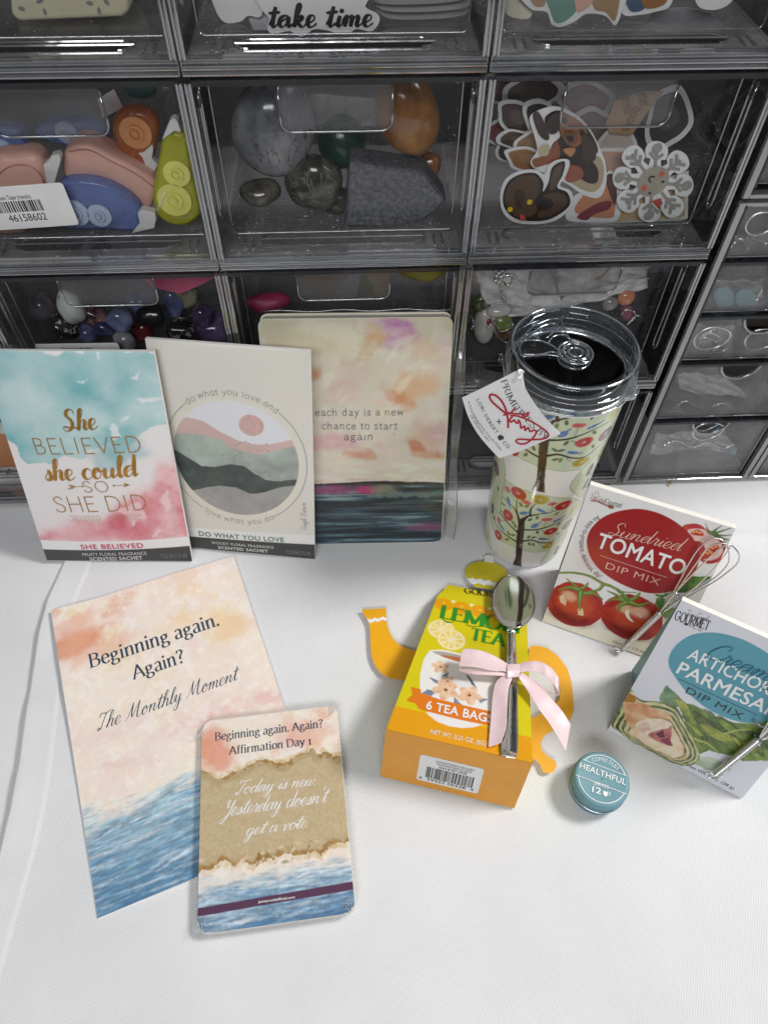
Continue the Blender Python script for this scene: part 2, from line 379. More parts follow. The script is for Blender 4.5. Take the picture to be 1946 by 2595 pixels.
# ------------------------------------------------------------------ lettering: stroke alphabets drawn here, plus the built-in sans
# x height 50, capitals 72, a point given twice is a corner; "_" strokes are serifs, "." is a dot
PRINT = {
'a': (46, "8,42 17,50 27,49 34,43 35,34 35,34 35,8 38,1 44,2|35,29 20,25 9,19 7,9 13,1 22,0 30,4 35,11"),
'a1': (46, "35,42 26,50 14,47 6,34 7,14 15,2 26,3 35,16 35,16|36,48 36,14 38,4 43,1"),
'b': (50, "9,74 9,74 9,1 9,1|9,34 17,47 29,49 40,40 42,24 36,7 24,0 14,4 9,13|_0,73 9,74"),
'c': (42, "38,41 30,49 20,49 9,41 6,26 10,9 21,0 31,2 39,10"),
'd': (52, "38,38 30,48 20,49 9,40 6,24 11,7 22,0 31,4 38,14|38,74 38,74 38,3 38,3|_29,73 38,74|_38,2 46,1"),
'e': (44, "7,27 7,27 39,28 39,28 36,42 24,50 11,43 6,26 10,9 22,0 32,3 39,11"),
'f': (30, "30,70 23,74 15,70 13,58 13,58 13,1 13,1|2,48 27,48|_4,0 23,0"),
'g': (48, "24,49 12,45 9,33 15,22 26,22 34,31 33,42 24,49|13,21 9,13 15,7 33,5 41,-3 38,-15 22,-21 8,-16 6,-6 15,5|33,44 44,48"),
'g1': (46, "35,42 26,50 14,47 6,34 7,14 15,2 26,3 35,16 35,16|36,48 36,-6 30,-19 18,-21 9,-14"),
'h': (52, "9,74 9,74 9,1 9,1|9,32 18,46 28,50 37,45 39,33 39,33 39,1 39,1|_0,73 9,74|_1,0 18,0|_31,0 48,0"),
'i': (24, "11,48 11,48 11,1 11,1|.11,67|_2,47 11,48|_2,0 20,0"),
'j': (24, "12,48 12,48 12,-8 8,-19 0,-21|.12,67|_3,47 12,48"),
'k': (48, "9,74 9,1|34,48 10,21|18,29 39,1|_0,73 9,74|_1,0 18,0|_27,48 42,48|_32,0 47,0"),
'l': (22, "10,74 10,74 10,1 10,1|_1,73 10,74|_1,0 19,0"),
'm': (76, "9,48 9,48 9,1 9,1|9,32 17,46 26,50 34,45 36,33 36,33 36,1 36,1|36,32 44,46 53,50 61,45 63,33 63,33 63,1 63,1|_0,47 9,48|_1,0 18,0|_28,0 45,0|_55,0 72,0"),
'n': (52, "9,48 9,48 9,1 9,1|9,32 18,46 28,50 37,45 39,33 39,33 39,1 39,1|_0,47 9,48|_1,0 18,0|_31,0 48,0"),
'o': (48, "24,50 11,44 6,25 11,6 24,0 37,6 42,25 37,44 24,50"),
'p': (50, "9,48 9,48 9,-22 9,-22|9,35 17,47 29,49 40,40 42,24 36,7 24,0 14,4 9,13|_0,47 9,48|_1,-22 19,-22"),
'r': (36, "9,48 9,48 9,1 9,1|9,30 16,44 25,50 33,47|_0,47 9,48|_1,0 19,0"),
's': (38, "32,41 24,49 14,49 7,41 11,31 24,25 32,16 29,4 18,0 7,4 5,11"),
't': (32, "14,64 14,64 14,13 18,2 29,4|3,48 29,48"),
'u': (52, "9,48 9,48 9,15 14,2 24,0 33,6 39,17|39,48 39,48 39,3 39,3|_1,47 9,48|_31,47 39,48|_39,2 47,1"),
'v': (46, "5,48 5,48 23,2 23,2 40,48 40,48|_-2,48 13,48|_33,48 47,48"),
'w': (68, "5,48 5,48 19,2 19,2 33,46 33,46 48,2 48,2 62,48 62,48|_-2,48 13,48|_55,48 69,48"),
'y': (46, "5,48 5,48 24,3 24,3|41,48 41,48 22,-4 12,-20 2,-20|_-2,48 13,48|_34,48 48,48"),
'z': (42, "6,48 36,48 36,48 6,1 6,1 37,1"),
'A': (66, "3,1 3,1 31,72 31,72 60,1 60,1|14,25 49,25|_-4,0 11,0|_50,0 68,0"),
'B': (58, "10,72 10,72 10,1 10,1|10,71 10,71 28,71 42,65 44,53 36,42 26,39 10,38|26,39 42,36 51,24 46,8 30,1 10,1|_1,72 10,72|_1,0 10,0"),
'C': (66, "60,58 48,70 32,72 14,62 6,38 14,12 32,0 48,3 61,15|_60,58 61,70"),
'D': (70, "10,72 10,72 10,1 10,1|10,71 30,71 50,64 62,46 62,26 50,8 30,1 10,1|_1,72 10,72|_1,0 10,0"),
'E': (54, "10,72 10,72 10,1 10,1|10,71 47,71|10,38 40,38|10,1 49,1|_1,72 10,72|_1,0 10,0|_47,71 48,60|_49,1 51,13|_40,43 40,32"),
'F': (50, "10,72 10,72 10,1 10,1|10,71 46,71|10,38 39,38|_1,72 10,72|_1,0 20,0|_46,71 47,60"),
'G': (72, "61,58 49,70 33,72 14,62 6,38 14,12 33,0 49,3 62,12|62,12 62,12 62,33 62,33 42,33|_61,58 62,70|_62,34 70,34"),
'H': (70, "10,72 10,1|60,72 60,1|10,38 60,38|_1,72 20,72|_1,0 20,0|_51,72 70,72|_51,0 70,0"),
'I': (28, "14,72 14,1|_4,72 24,72|_4,0 24,0"),
'L': (50, "10,72 10,72 10,1 10,1|10,1 47,1|_1,72 20,72|_1,0 10,0|_47,1 49,14"),
'M': (84, "10,1 10,72|10,72 10,72 42,4 42,4|42,4 74,72|74,72 74,1|_1,72 10,72|_74,72 83,72|_2,0 18,0|_65,0 83,0"),
'N': (72, "11,1 11,72|11,72 61,1|61,1 61,72|_1,72 11,72|_3,0 19,0|_52,72 70,72"),
'O': (76, "38,72 18,65 6,37 18,8 38,0 58,8 70,37 58,65 38,72"),
'P': (54, "10,72 10,72 10,1 10,1|10,71 10,71 30,71 45,64 47,52 42,39 28,34 10,34|_1,72 10,72|_1,0 20,0"),
'R': (60, "10,72 10,72 10,1 10,1|10,71 10,71 30,71 44,65 46,54 40,41 28,37 10,37|27,37 52,1|_1,72 10,72|_1,0 20,0|_50,0 62,0"),
'S': (54, "45,60 36,71 24,72 11,65 10,52 20,42 36,34 46,22 41,6 26,0 12,4 6,14|_45,60 46,70|_6,14 5,3"),
'T': (60, "30,72 30,1|4,71 56,71|_20,0 40,0|_4,71 3,58|_56,71 57,58"),
'U': (70, "10,72 10,72 10,24 18,6 35,0 52,6 60,24 60,24 60,72 60,72|_1,72 20,72|_51,72 69,72"),
'V': (64, "4,72 4,72 32,2 32,2|32,2 60,72|_-4,72 13,72|_51,72 68,72"),
'W': (92, "4,72 24,2|24,2 46,70|46,70 68,2|68,2 88,72"),
'X': (60, "6,72 54,1|54,72 6,1"),
'Y': (62, "4,72 4,72 31,34 31,34 31,1 31,1|58,72 31,34|_-4,72 13,72|_50,72 66,72|_21,0 41,0"),
'1': (34, "7,40 7,40 18,50 18,50 18,1 18,1|_7,0 29,0"),
'.': (20, ".8,3"), ',': (20, "9,4 10,-3 5,-12"), "'": (18, "9,74 7,58"), '?': (42, "7,60 12,71 23,73 34,66 34,54 24,42 20,32 20,22|.20,3"),
'+': (50, "25,60 25,10|0,35 50,35"), '&': (66, "60,1 20,50 16,62 24,72 34,66 34,54 12,32 8,14 20,0 40,6 58,36"), '-': (34, "6,25 28,25"), ' ': (24, ""),
}
# joined script: one path per letter, run together word by word
CURS = {
'a': (42, "30,36 20,41 8,33 3,16 9,2 19,4 29,20 33,38 33,38 31,12 36,1 43,9"), 'b': (36, "2,12 16,44 24,72 20,82 12,66 8,20 14,2 24,4 29,20 24,32 20,30 26,24 38,28"),
'c': (34, "29,33 22,41 10,35 4,18 10,3 21,1 34,11"), 'd': (44, "30,36 20,41 8,33 3,16 9,2 19,4 30,24 39,82 39,82 33,14 37,1 45,10"),
'e': (32, "2,12 16,18 26,29 23,40 13,40 6,28 5,12 12,1 22,2 33,12"), 'f': (28, "0,8 14,30 26,68 22,82 16,74 12,36 6,-28 10,-38 17,-26 13,0 19,5 30,12"),
'g': (42, "30,36 20,41 8,33 3,16 9,2 19,4 29,20 33,38 33,38 27,-20 15,-38 4,-30 14,-12 43,10"), 'h': (42, "0,8 14,36 26,70 22,82 15,70 9,22 5,0 5,0 12,24 23,39 31,34 28,10 33,1 42,9"),
'i': (20, "0,9 12,39 12,39 8,10 12,1 21,10|.17,56"), 'k': (40, "0,8 14,36 26,70 22,82 15,70 9,22 5,0 5,0 12,24 24,40 30,34 24,24 14,20 14,20 26,4 34,1 42,10"),
'l': (24, "0,8 14,36 25,70 21,82 14,70 8,20 11,3 16,1 25,10"), 'm': (60, "0,28 8,39 11,34 6,0 6,0 14,26 23,39 28,33 25,0 25,0 33,26 42,39 48,33 45,8 50,1 60,10"),
'n': (44, "0,28 8,39 11,34 6,0 6,0 15,26 25,39 32,33 28,10 33,1 44,10"), 'o': (36, "24,38 14,40 5,28 4,12 12,1 23,5 28,20 24,36 22,34 28,27 38,30"),
'r': (30, "0,8 9,38 10,46 14,38 24,38 24,38 19,12 23,1 31,10"), 's': (28, "0,8 14,32 17,42 17,42 22,20 18,4 8,1 5,7 16,6 29,10"),
't': (26, "0,10 12,40 20,72 20,72 11,16 14,2 19,2 27,11|2,50 30,53"), 'u': (44, "0,24 8,39 8,39 4,14 9,1 20,6 29,24 33,39 33,39 29,12 33,1 44,10"),
'v': (36, "0,28 8,39 13,32 12,6 15,0 25,18 30,38 28,33 37,33"), 'w': (52, "0,24 8,39 8,39 4,12 10,1 20,8 27,36 27,36 23,12 28,1 39,10 46,38 44,32 53,32"),
'y': (42, "0,28 8,39 11,34 8,12 14,3 24,12 33,39 33,39 25,-22 14,-38 4,-30 14,-12 43,10"), 'p': (42, "0,8 12,40 12,40 2,-38 2,-38 10,20 22,40 31,30 28,8 16,0 10,6 20,2 43,10"),
'S': (50, "46,66 40,80 28,82 18,70 20,56 32,42 36,24 28,6 12,0 2,8 6,18 18,14 50,10"), 'T': (46, "2,66 8,82 30,78 56,86|34,80 26,40 20,8 10,0 4,6 8,12 18,6"), 'M': (82, "0,2 8,8 22,50 28,80 28,80 28,30 34,8 34,8 52,60 62,82 62,82 58,30 60,6 68,1 82,12"),
'Y': (50, "4,66 12,82 20,78 18,54 24,42 36,50 50,82 50,82 38,10 22,-30 8,-34 6,-22 24,-4 52,12"), 'C': (52, "44,62 48,76 36,82 16,66 4,34 8,8 22,0 38,6 52,14"), 'K': (54, "8,80 14,76 12,40 6,0|46,80 30,54 14,40 14,40 30,20 42,2 54,10"),
'L': (46, "8,60 24,78 30,70 18,30 10,6 2,2 6,10 24,4 48,8"), 'B': (52, "14,70 10,30 4,0|2,62 18,80 40,76 40,58 22,44 42,34 44,14 28,0 8,6"), 'G': (54, "44,62 48,76 36,82 16,66 4,34 8,10 20,2 34,10 44,36 44,36 40,-4 28,-24 14,-20 28,0 54,12"),
"'": (14, "10,82 6,64"), '.': (16, ".5,3"), ' ': (26, ""),
}
def _parse(st):
    return np.array([[float(t) for t in p.split(',')] for p in st.split()])
def ribbon(P, Wd, z0=0.0, cap=True):
    """flat pen stroke: returns verts (x, y, lift) and faces"""
    P = np.asarray(P, float); n = len(P); Wd = np.full(n, Wd) if np.isscalar(Wd) else np.asarray(Wd)
    t = np.gradient(P, axis=0); t /= np.linalg.norm(t, axis=1)[:, None] + 1e-9
    nn = np.stack([-t[:, 1], t[:, 0]], 1) * Wd[:, None] / 2
    z = z0 + np.arange(n) * 2e-7
    V = np.vstack([np.c_[P + nn, z], np.c_[P - nn, z]]); Fc = [(i + 1, i, n + i, n + i + 1) for i in range(n - 1)]
    V = list(V)
    if cap:
        for e, sg in ((0, -1), (n-1, 1)):
            b = len(V); a0 = math.atan2(t[e, 1]*sg, t[e, 0]*sg)
            for k in range(7):
                q = a0 - math.pi/2 + math.pi*k/6
                V.append(np.array([P[e, 0] + Wd[e]/2*math.cos(q), P[e, 1] + Wd[e]/2*math.sin(q), z[e] + 1e-7]))
            Fc.append(tuple(range(b, b+7)))
    return np.array(V), Fc
class Txt:
    """2-D lettering: verts (x,y,lift) in font units, faces"""
    def __init__(s): s.v = []; s.f = []; s.n = 0; s.k = 0
    def add(s, V, Fc):
        s.v.append(V); s.f += [tuple(i + s.n for i in f) for f in Fc]; s.n += len(V)
    def stroke(s, P, Wd, cap=True):
        V, Fc = ribbon(P, Wd, s.k * 2.5e-6, cap); s.k += 1; s.add(V, Fc)
    def dot(s, x, y, r):
        q = np.linspace(0, 2*math.pi, 13)[:-1]; s.add(np.c_[x + r*np.cos(q), y + r*np.sin(q), np.full(12, s.k*2.5e-6)], [tuple(range(12))]); s.k += 1
    def V(s): return np.vstack(s.v)
def _pen(P, thin, thick, stress=0.0):
    t = np.gradient(P, axis=0); a = np.arctan2(t[:, 1], t[:, 0]) - stress
    return thin + (thick - thin) * np.abs(np.sin(a)) ** 1.4
def write_print(text, style='mono', w=6.0, thin=None, track=0, alt=False, jit=0.0):
    o = Txt(); x = 0; thin = w * .3 if thin is None else thin; rng = random.Random(len(text))
    for i, ch in enumerate(text):
        key = ch + '1' if alt and ch in 'ag' else ch
        adv, st = PRINT.get(key, PRINT.get(ch, (24, '')))
        dy = rng.uniform(-jit, jit); k = 1 + rng.uniform(-jit, jit) * .02
        for s_ in st.split('|'):
            if not s_: continue
            if s_[0] == '_':
                if style == 'mono': continue
                o.stroke(_parse(s_[1:]) + [x, dy], thin * 1.15, cap=False); continue
            if s_[0] == '.':
                p = _parse(s_[1:])[0]; o.dot(x + p[0], p[1] + dy, w * .62); continue
            P = smooth_curve(_parse(s_), 6) * [1, k] + [x, dy]
            o.stroke(P, w if style == 'mono' else _pen(P, thin, w, .15), cap=style == 'mono')
        x += adv + track
    return o
def write_script(text, w=5.0, thin=1.8, slant=.25, track=0, brush=False):
    o = Txt(); x = 0; run = []
    def flush():
        nonlocal run
        if len(run) > 1:
            P = smooth_curve(np.array(run), 6); t = np.gradient(P, axis=0)
            down = np.clip(-t[:, 1] / (np.linalg.norm(t, axis=1) + 1e-9), 0, 1)
            wd = thin + (w - thin) * down ** .8
            kk = np.ones(5) / 5; wd = np.convolve(np.pad(wd, 2, mode='edge'), kk, 'valid')
            P = P + np.c_[P[:, 1] * slant, np.zeros(len(P))]; o.stroke(P, wd)
        run = []
    for i, ch in enumerate(text):
        adv, st = CURS.get(ch, (26, ''))
        if ch in " .'": flush()
        for j, s_ in enumerate(st.split('|')):
            if not s_: continue
            if s_[0] == '.':
                p = _parse(s_[1:])[0]; o.dot(x + p[0] + p[1]*slant, p[1], max(w*.55, 2.2)); continue
            P = _parse(s_) + [x, 0]
            if j == 0 and ch not in "'":
                if ch.isupper() and ch in 'TKB':
                    q = smooth_curve(P, 6); o.stroke(q + np.c_[q[:, 1]*slant, np.zeros(len(q))], (w+thin)*.5)
                else: run += [tuple(p) for p in P]
            else:
                q = smooth_curve(P, 6); o.stroke(q + np.c_[q[:, 1]*slant, np.zeros(len(q))], (w+thin)*.5)
        x += adv + track
    flush(); return o
_sans = {}
def write_sans(text, bold=0.0, track=1.0):
    k = (text, bold, track)
    if k in _sans: return _sans[k]
    cu = bpy.data.curves.new('t', 'FONT'); cu.body = text; cu.size = 1.0; cu.offset = min(bold, 0); cu.space_character = track
    cu.resolution_u = 4; cu.fill_mode = 'FRONT'
    ob = bpy.data.objects.new('t', cu); me = bpy.data.meshes.new_from_object(ob)
    o = Txt()
    V = np.array([v.co[:] for v in me.vertices]).reshape(-1, 3); V[:, 2] = 0
    Fc = [tuple(p.vertices) for p in me.polygons]
    for i in range(9 if bold > .003 else 1):
        q = i*math.pi/4; d = np.array([math.cos(q), math.sin(q), 0])*bold if i < 8 else np.zeros(3)
        if bold <= .003: d = np.zeros(3)
        o.add(V + d + [0, 0, i*1.5e-6], Fc)
    bpy.data.objects.remove(ob); bpy.data.curves.remove(cu); bpy.data.meshes.remove(me)
    _sans[k] = o; return o
class Print:
    """ink on one surface: collects lettering and shapes of one colour, becomes one mesh lying on the surface"""
    def __init__(s, surf, lift=1.2e-4): s.surf = surf; s.v = []; s.f = []; s.n = 0; s.lift = lift; s.k = 0
    def raw(s, V, Fc):
        V = np.array(V, float); V[:, 2] += s.k * 2e-6; s.k += 1
        s.v.append(V); s.f += [tuple(i + s.n for i in f) for f in Fc]; s.n += len(V); return s
    def line(s, txt, p0, p1, top, base=None, capref=None):
        """p0, p1: ends of the baseline; top: a point above p0 giving the height (all in surface metres)"""
        V = txt.V().copy(); p0 = np.asarray(p0, float); p1 = np.asarray(p1, float); top = np.asarray(top, float)
        x0, x1 = V[:, 0].min(), V[:, 0].max(); ym = capref if capref else V[:, 1].max()
        d = p1 - p0; L = np.linalg.norm(d); ex = d / L; ey = np.array([-ex[1], ex[0]]); h = (top - p0) @ ey; sh = (top - p0) @ ex
        a = (V[:, 0] - x0) / (x1 - x0) * L; b = V[:, 1] / ym * h
        return s.raw(np.c_[p0 + a[:, None]*ex + b[:, None]*ey, V[:, 2]], txt.f)
    def arc(s, txt, c, r, a0, a1, height, inside=False, ym=None, ry=None):
        """letters round a circle from angle a0 to a1 (radians)"""
        V = txt.V(); x0, x1 = V[:, 0].min(), V[:, 0].max(); ym = ym or V[:, 1].max()
        q = a0 + (V[:, 0] - x0) / (x1 - x0) * (a1 - a0); rr = (V[:, 1] / ym * height) * (-1 if inside else 1)
        k = (ry / r) if ry else 1
        return s.raw(np.c_[c[0] + (r + rr)*np.cos(q), c[1] + (r*k + rr)*np.sin(q), V[:, 2]], txt.f)
    def stroke(s, P, w, cap=True):
        V, Fc = ribbon(P, w, 0, cap); return s.raw(V, Fc)
    def poly(s, P):
        P = np.asarray(P, float); n = len(P)
        a = .5*np.sum(P[:, 0]*np.roll(P[:, 1], -1) - np.roll(P[:, 0], -1)*P[:, 1])
        if a < 0: P = P[::-1]
        return s.raw(np.c_[P, np.zeros(n)], [tuple(range(n))])
    def build(s, name, material, parent):
        V = np.vstack(s.v); return obj(name, s.surf.at(V[:, 0], V[:, 1], s.lift + V[:, 2]), s.f, material, parent)

# ------------------------------------------------------------------ painted surfaces: colour per vertex of a fine sheet, painted in code
class Canvas:
    def __init__(s, surf, w, h, res=.00042, base=(240, 240, 240), x0=0.0, y0=0.0):
        s.surf = surf; s.w = w; s.h = h; s.nx = max(2, int(w/res)+1); s.ny = max(2, int(h/res)+1); s.res = res
        s.x = np.linspace(x0, x0+w, s.nx); s.y = np.linspace(y0, y0+h, s.ny)
        s.X, s.Y = np.meshgrid(s.x, s.y); s.rgb = np.zeros((s.ny, s.nx, 3)); s.rgb[:] = lin(base)
        s.u = (s.X-x0)/w; s.v = (s.Y-y0)/h
    def mix(s, mask, c, sub=None):
        c = lin(c) if np.ndim(c) == 1 else c; t = s.rgb if sub is None else s.rgb[sub]
        t += (c - t) * np.clip(mask, 0, 1)[..., None]
    def window(s, x0, y0, x1, y1):
        i0 = max(0, np.searchsorted(s.x, x0)-1); i1 = min(s.nx, np.searchsorted(s.x, x1)+1)
        j0 = max(0, np.searchsorted(s.y, y0)-1); j1 = min(s.ny, np.searchsorted(s.y, y1)+1)
        return (slice(j0, j1), slice(i0, i1)) if i1 > i0 and j1 > j0 else None
    def noise(s, scale, oct=4, seed=0, sub=None, ax=1.0, ang=0.0):
        X, Y = (s.X, s.Y) if sub is None else (s.X[sub], s.Y[sub])
        if ang: X, Y = X*math.cos(ang)+Y*math.sin(ang), -X*math.sin(ang)+Y*math.cos(ang)
        return fbm(X/scale*ax, Y/scale, oct, seed)
    def poly(s, P, c, a=1.0, soft=None, warp=0.0, wscale=.004, seed=3, tex=None):
        """filled polygon with anti-aliased, optionally ragged edge; tex=(colour, scale, amount)"""
        P = np.asarray(P, float); m = .004 + warp
        sub = s.window(P[:, 0].min()-m, P[:, 1].min()-m, P[:, 0].max()+m, P[:, 1].max()+m)
        if sub is None: return
        X, Y = s.X[sub], s.Y[sub]; D = np.full(X.shape, 1e9); ins = np.zeros(X.shape, bool); n = len(P)
        for i in range(n):
            ax, ay = P[i]; bx, by = P[(i+1) % n]; dx, dy = bx-ax, by-ay; L = dx*dx+dy*dy + 1e-18
            t = np.clip(((X-ax)*dx+(Y-ay)*dy)/L, 0, 1); D = np.minimum(D, (X-ax-t*dx)**2+(Y-ay-t*dy)**2)
            if by != ay:
                cr = ((ay > Y) != (by > Y)) & (X < (bx-ax)*(Y-ay)/(by-ay)+ax); ins ^= cr
        sd = np.sqrt(D)*np.where(ins, -1, 1)
        if warp: sd = sd + (fbm(X/wscale, Y/wscale, 4, seed)-.5)*2*warp
        e = soft or s.res*.8; mk = sstep(e, -e, sd)*a
        s._fill(mk, c, sub, tex, X, Y, seed)
    def _fill(s, mk, c, sub, tex, X, Y, seed):
        if tex:
            k = np.clip((fbm(X/tex[1], Y/tex[1], 4, seed+5)-.5)*2.2*tex[2]+.5*tex[2], 0, 1)[..., None]
            cc = lin(c)*(1-k)+lin(tex[0])*k
        else: cc = lin(c)
        s.mix(mk, cc, sub) if np.ndim(cc) > 1 else s.mix(mk, c, sub)
    def ellipse(s, cx, cy, rx, ry, c, a=1.0, ang=0.0, soft=None, warp=0.0, wscale=.004, seed=3, tex=None):
        m = max(rx, ry)*1.1 + warp + (soft or 0); sub = s.window(cx-m, cy-m, cx+m, cy+m)
        if sub is None: return
        X, Y = s.X[sub], s.Y[sub]; dx, dy = X-cx, Y-cy; ca, sa = math.cos(ang), math.sin(ang)
        q = np.sqrt(((dx*ca+dy*sa)/rx)**2+((-dx*sa+dy*ca)/ry)**2); sd = (q-1)*min(rx, ry)
        if warp: sd = sd + (fbm(X/wscale, Y/wscale, 4, seed)-.5)*2*warp
        e = soft or s.res*.8; s._fill(sstep(e, -e, sd)*a, c, sub, tex, X, Y, seed)
    def line(s, P, w, c, a=1.0, soft=None, taper=False, warp=0.0, seed=1, wscale=.003):
        P = np.asarray(P, float); n = len(P); Wd = np.full(n, w) if np.isscalar(w) else np.asarray(w, float)
        m = Wd.max() + .002 + (soft or 0) + warp; sub = s.window(P[:, 0].min()-m, P[:, 1].min()-m, P[:, 0].max()+m, P[:, 1].max()+m)
        if sub is None: return
        X, Y = s.X[sub], s.Y[sub]; sd = np.full(X.shape, 1e9)
        for i in range(n-1):
            ax, ay = P[i]; dx, dy = P[i+1]-P[i]; L = dx*dx+dy*dy+1e-18
            t = np.clip(((X-ax)*dx+(Y-ay)*dy)/L, 0, 1)
            sd = np.minimum(sd, np.hypot(X-ax-t*dx, Y-ay-t*dy)-(Wd[i]*(1-t)+Wd[i+1]*t)/2)
        if warp: sd = sd + (fbm(X/wscale, Y/wscale, 3, seed)-.5)*2*warp
        e = soft or s.res*.8; s.mix(sstep(e, -e, sd)*a, c, sub)
    def dabs(s, n, region, c, size, a=.7, aspect=3.0, ang=0.0, seed=1, spread=.3, jit=12):
        """short brush dabs scattered in a region (x0,y0,x1,y1)"""
        rng = np.random.RandomState(seed); x0, y0, x1, y1 = region; c = np.asarray(c, float)
        for i in range(n):
            q = ang + rng.uniform(-spread, spread); L = size*rng.uniform(.4, 1.3)
            cc = np.clip(c[rng.randint(len(c))] if c.ndim > 1 else c, 0, 255) + rng.uniform(-jit, jit, 3)
            s.ellipse(rng.uniform(x0, x1), rng.uniform(y0, y1), L, L/aspect, np.clip(cc, 0, 255), a*rng.uniform(.3, 1), q, soft=L/aspect*.5, warp=L/aspect*.6, wscale=L*.4, seed=rng.randint(90))
    def build(s, name, material, parent, gain=1.0, lift=0.0, mask=None, smooth=True):
        i = np.arange(s.nx*s.ny).reshape(s.ny, s.nx)
        Fc = np.stack([i[:-1, :-1], i[:-1, 1:], i[1:, 1:], i[1:, :-1]], -1).reshape(-1, 4)
        P = s.surf.at(s.X.ravel(), s.Y.ravel(), lift); c = np.clip(s.rgb*gain, 0, .92).reshape(-1, 3)
        if mask is not None:
            keep = mask.ravel()[Fc].all(1); Fc = Fc[keep]
            used = np.unique(Fc); mp = np.zeros(len(P), int); mp[used] = np.arange(len(used)); P, c, Fc = P[used], c[used], mp[Fc]
        return obj(name, P, Fc, material, parent, smooth, col=c)
def Z(u0, v0, k):
    """zoomed reading of the photograph -> its own pixels"""
    return lambda *pts: [(u0 + x*k, v0 + y*k) for x, y in pts]
# ------------------------------------------------------------------ table, cloths, wall
tb = MB(); tb.box((-1.1, -.75, -.05), (1.1, 1.0, -.004)); tb.build('table', mat('pale laminate', (190, 186, 180), .5), None); tag(bpy.data.objects['table'], kind='structure')
wl = MB(); wl.box((-1.6, 1.02, -.8), (1.6, 1.05, 1.6)); wl.build('wall', mat('dim grey wall', (52, 50, 50), .8), None); tag(bpy.data.objects['wall'], kind='structure')
def sheet(name, x0, y0, x1, y1, nx, ny, zf, material, **k):
    X, Y = np.meshgrid(np.linspace(x0, x1, nx), np.linspace(y0, y1, ny)); i = np.arange(nx*ny).reshape(ny, nx)
    Fc = np.stack([i[:-1, :-1], i[:-1, 1:], i[1:, 1:], i[1:, :-1]], -1).reshape(-1, 4)
    return obj(name, np.c_[X.ravel(), Y.ravel(), zf(X, Y).ravel()], Fc, material, None, True, **k)
def under(X, Y): return -.0032 + .0011*(fbm(X*14, Y*14, 3, 4)-.5) + .001*np.sin(X*18+Y*7)*.3
sheet('tablecloth', -1.0, -.7, 1.0, .95, 200, 165, under, M['cloth']); tag(bpy.data.objects['tablecloth'], kind='structure')
# the upper cloth: its hemmed edge runs down the left side of the picture
hem = np.array([T(u, v)[:2] for u, v in [(178, 1380), (150, 1440), (116, 1520), (95, 1600), (78, 1700), (58, 1830), (42, 1950), (22, 2050), (-4, 2150), (-60, 2330), (-140, 2600)]])
hem = np.vstack([[hem[0][0]+.006, .60], [hem[0][0]+.004, .40], hem]); hy, hx = hem[::-1, 1], hem[::-1, 0]
HW = .0225
def build_cloth():
    ny, nx = 330, 300; V = []; ys = np.linspace(-.45, .60, ny)
    s = np.r_[np.linspace(0, .036, 34), .036 + (np.linspace(0, 1, nx-34+1)[1:])**1.25*1.05]
    for y in ys:
        xe = np.interp(y, hy, hx); X = xe + s; Yv = np.full(nx, y)
        z = .0006*(fbm(X*16, Yv*16+3, 3, 9)-.5)*2
        z += .0010*np.exp(-((X - xe - .05 - .02*np.sin(y*9))/.03)**2)*np.clip((.32-y)*4, 0, 1)   # soft ridge beside the hem
        z += .0006*np.sin((X*.8+Yv*.45)*60)*np.exp(-((X+.16)/.12)**2)*sstep(.22, .02, Yv)           # drag folds, bottom left
        z += .0008*np.exp(-((Yv-.335-.03*X)/.004)**2)*sstep(.19, .24, X)                            # crease before the cabinet
        hemz = .0007*sstep(HW+.0016, HW-.0016, s) - .0004*np.exp(-((s-HW)/.0012)**2) + .0003*np.exp(-((s-.0015)/.0016)**2)
        z = z + hemz; z[0] = -.0036; z[1] = -.0006 if s[1] < .002 else z[1]
        lf = .0048*(max(0, 1.7*fbm(np.array([1.0]), np.array([y*24]), 3, 3)[0]-.45)+.12)*sstep(-.05, .08, y)*sstep(.34, .26, y)
        z += lf*np.exp(-(s/.015)**1.2)*(1-.75*np.exp(-s/.0022))
        q_ = fbm((X*.9+Yv*.5)*9, (Yv-X*.4)*2.2, 3, 17); z += .0036*(q_-.5)*sstep(-.02, -.22, X)*sstep(.30, .10, Yv) + .0030*(fbm((X+Yv*.2)*5, (Yv-.2*X)*11, 3, 19)-.5)*sstep(.02, -.2, Yv-.1)
        z += .0034*(fbm(X*7, Yv*20, 3, 23)-.5)*sstep(.10, .22, X)*sstep(.22, .30, Yv)
        V.append(np.c_[X, Yv, np.minimum(z, .0070)*np.where(s < .05, 1, 1) - .0010])
    i = np.arange(nx*ny).reshape(ny, nx); Fc = np.stack([i[:-1, :-1], i[:-1, 1:], i[1:, 1:], i[1:, :-1]], -1).reshape(-1, 4)
    o = obj('cloth_overlay', np.vstack(V), Fc, M['cloth'], None, True)
    tag(o, 'white woven tablecloth laid on top, its hemmed edge running down the left side', 'tablecloth')
build_cloth()

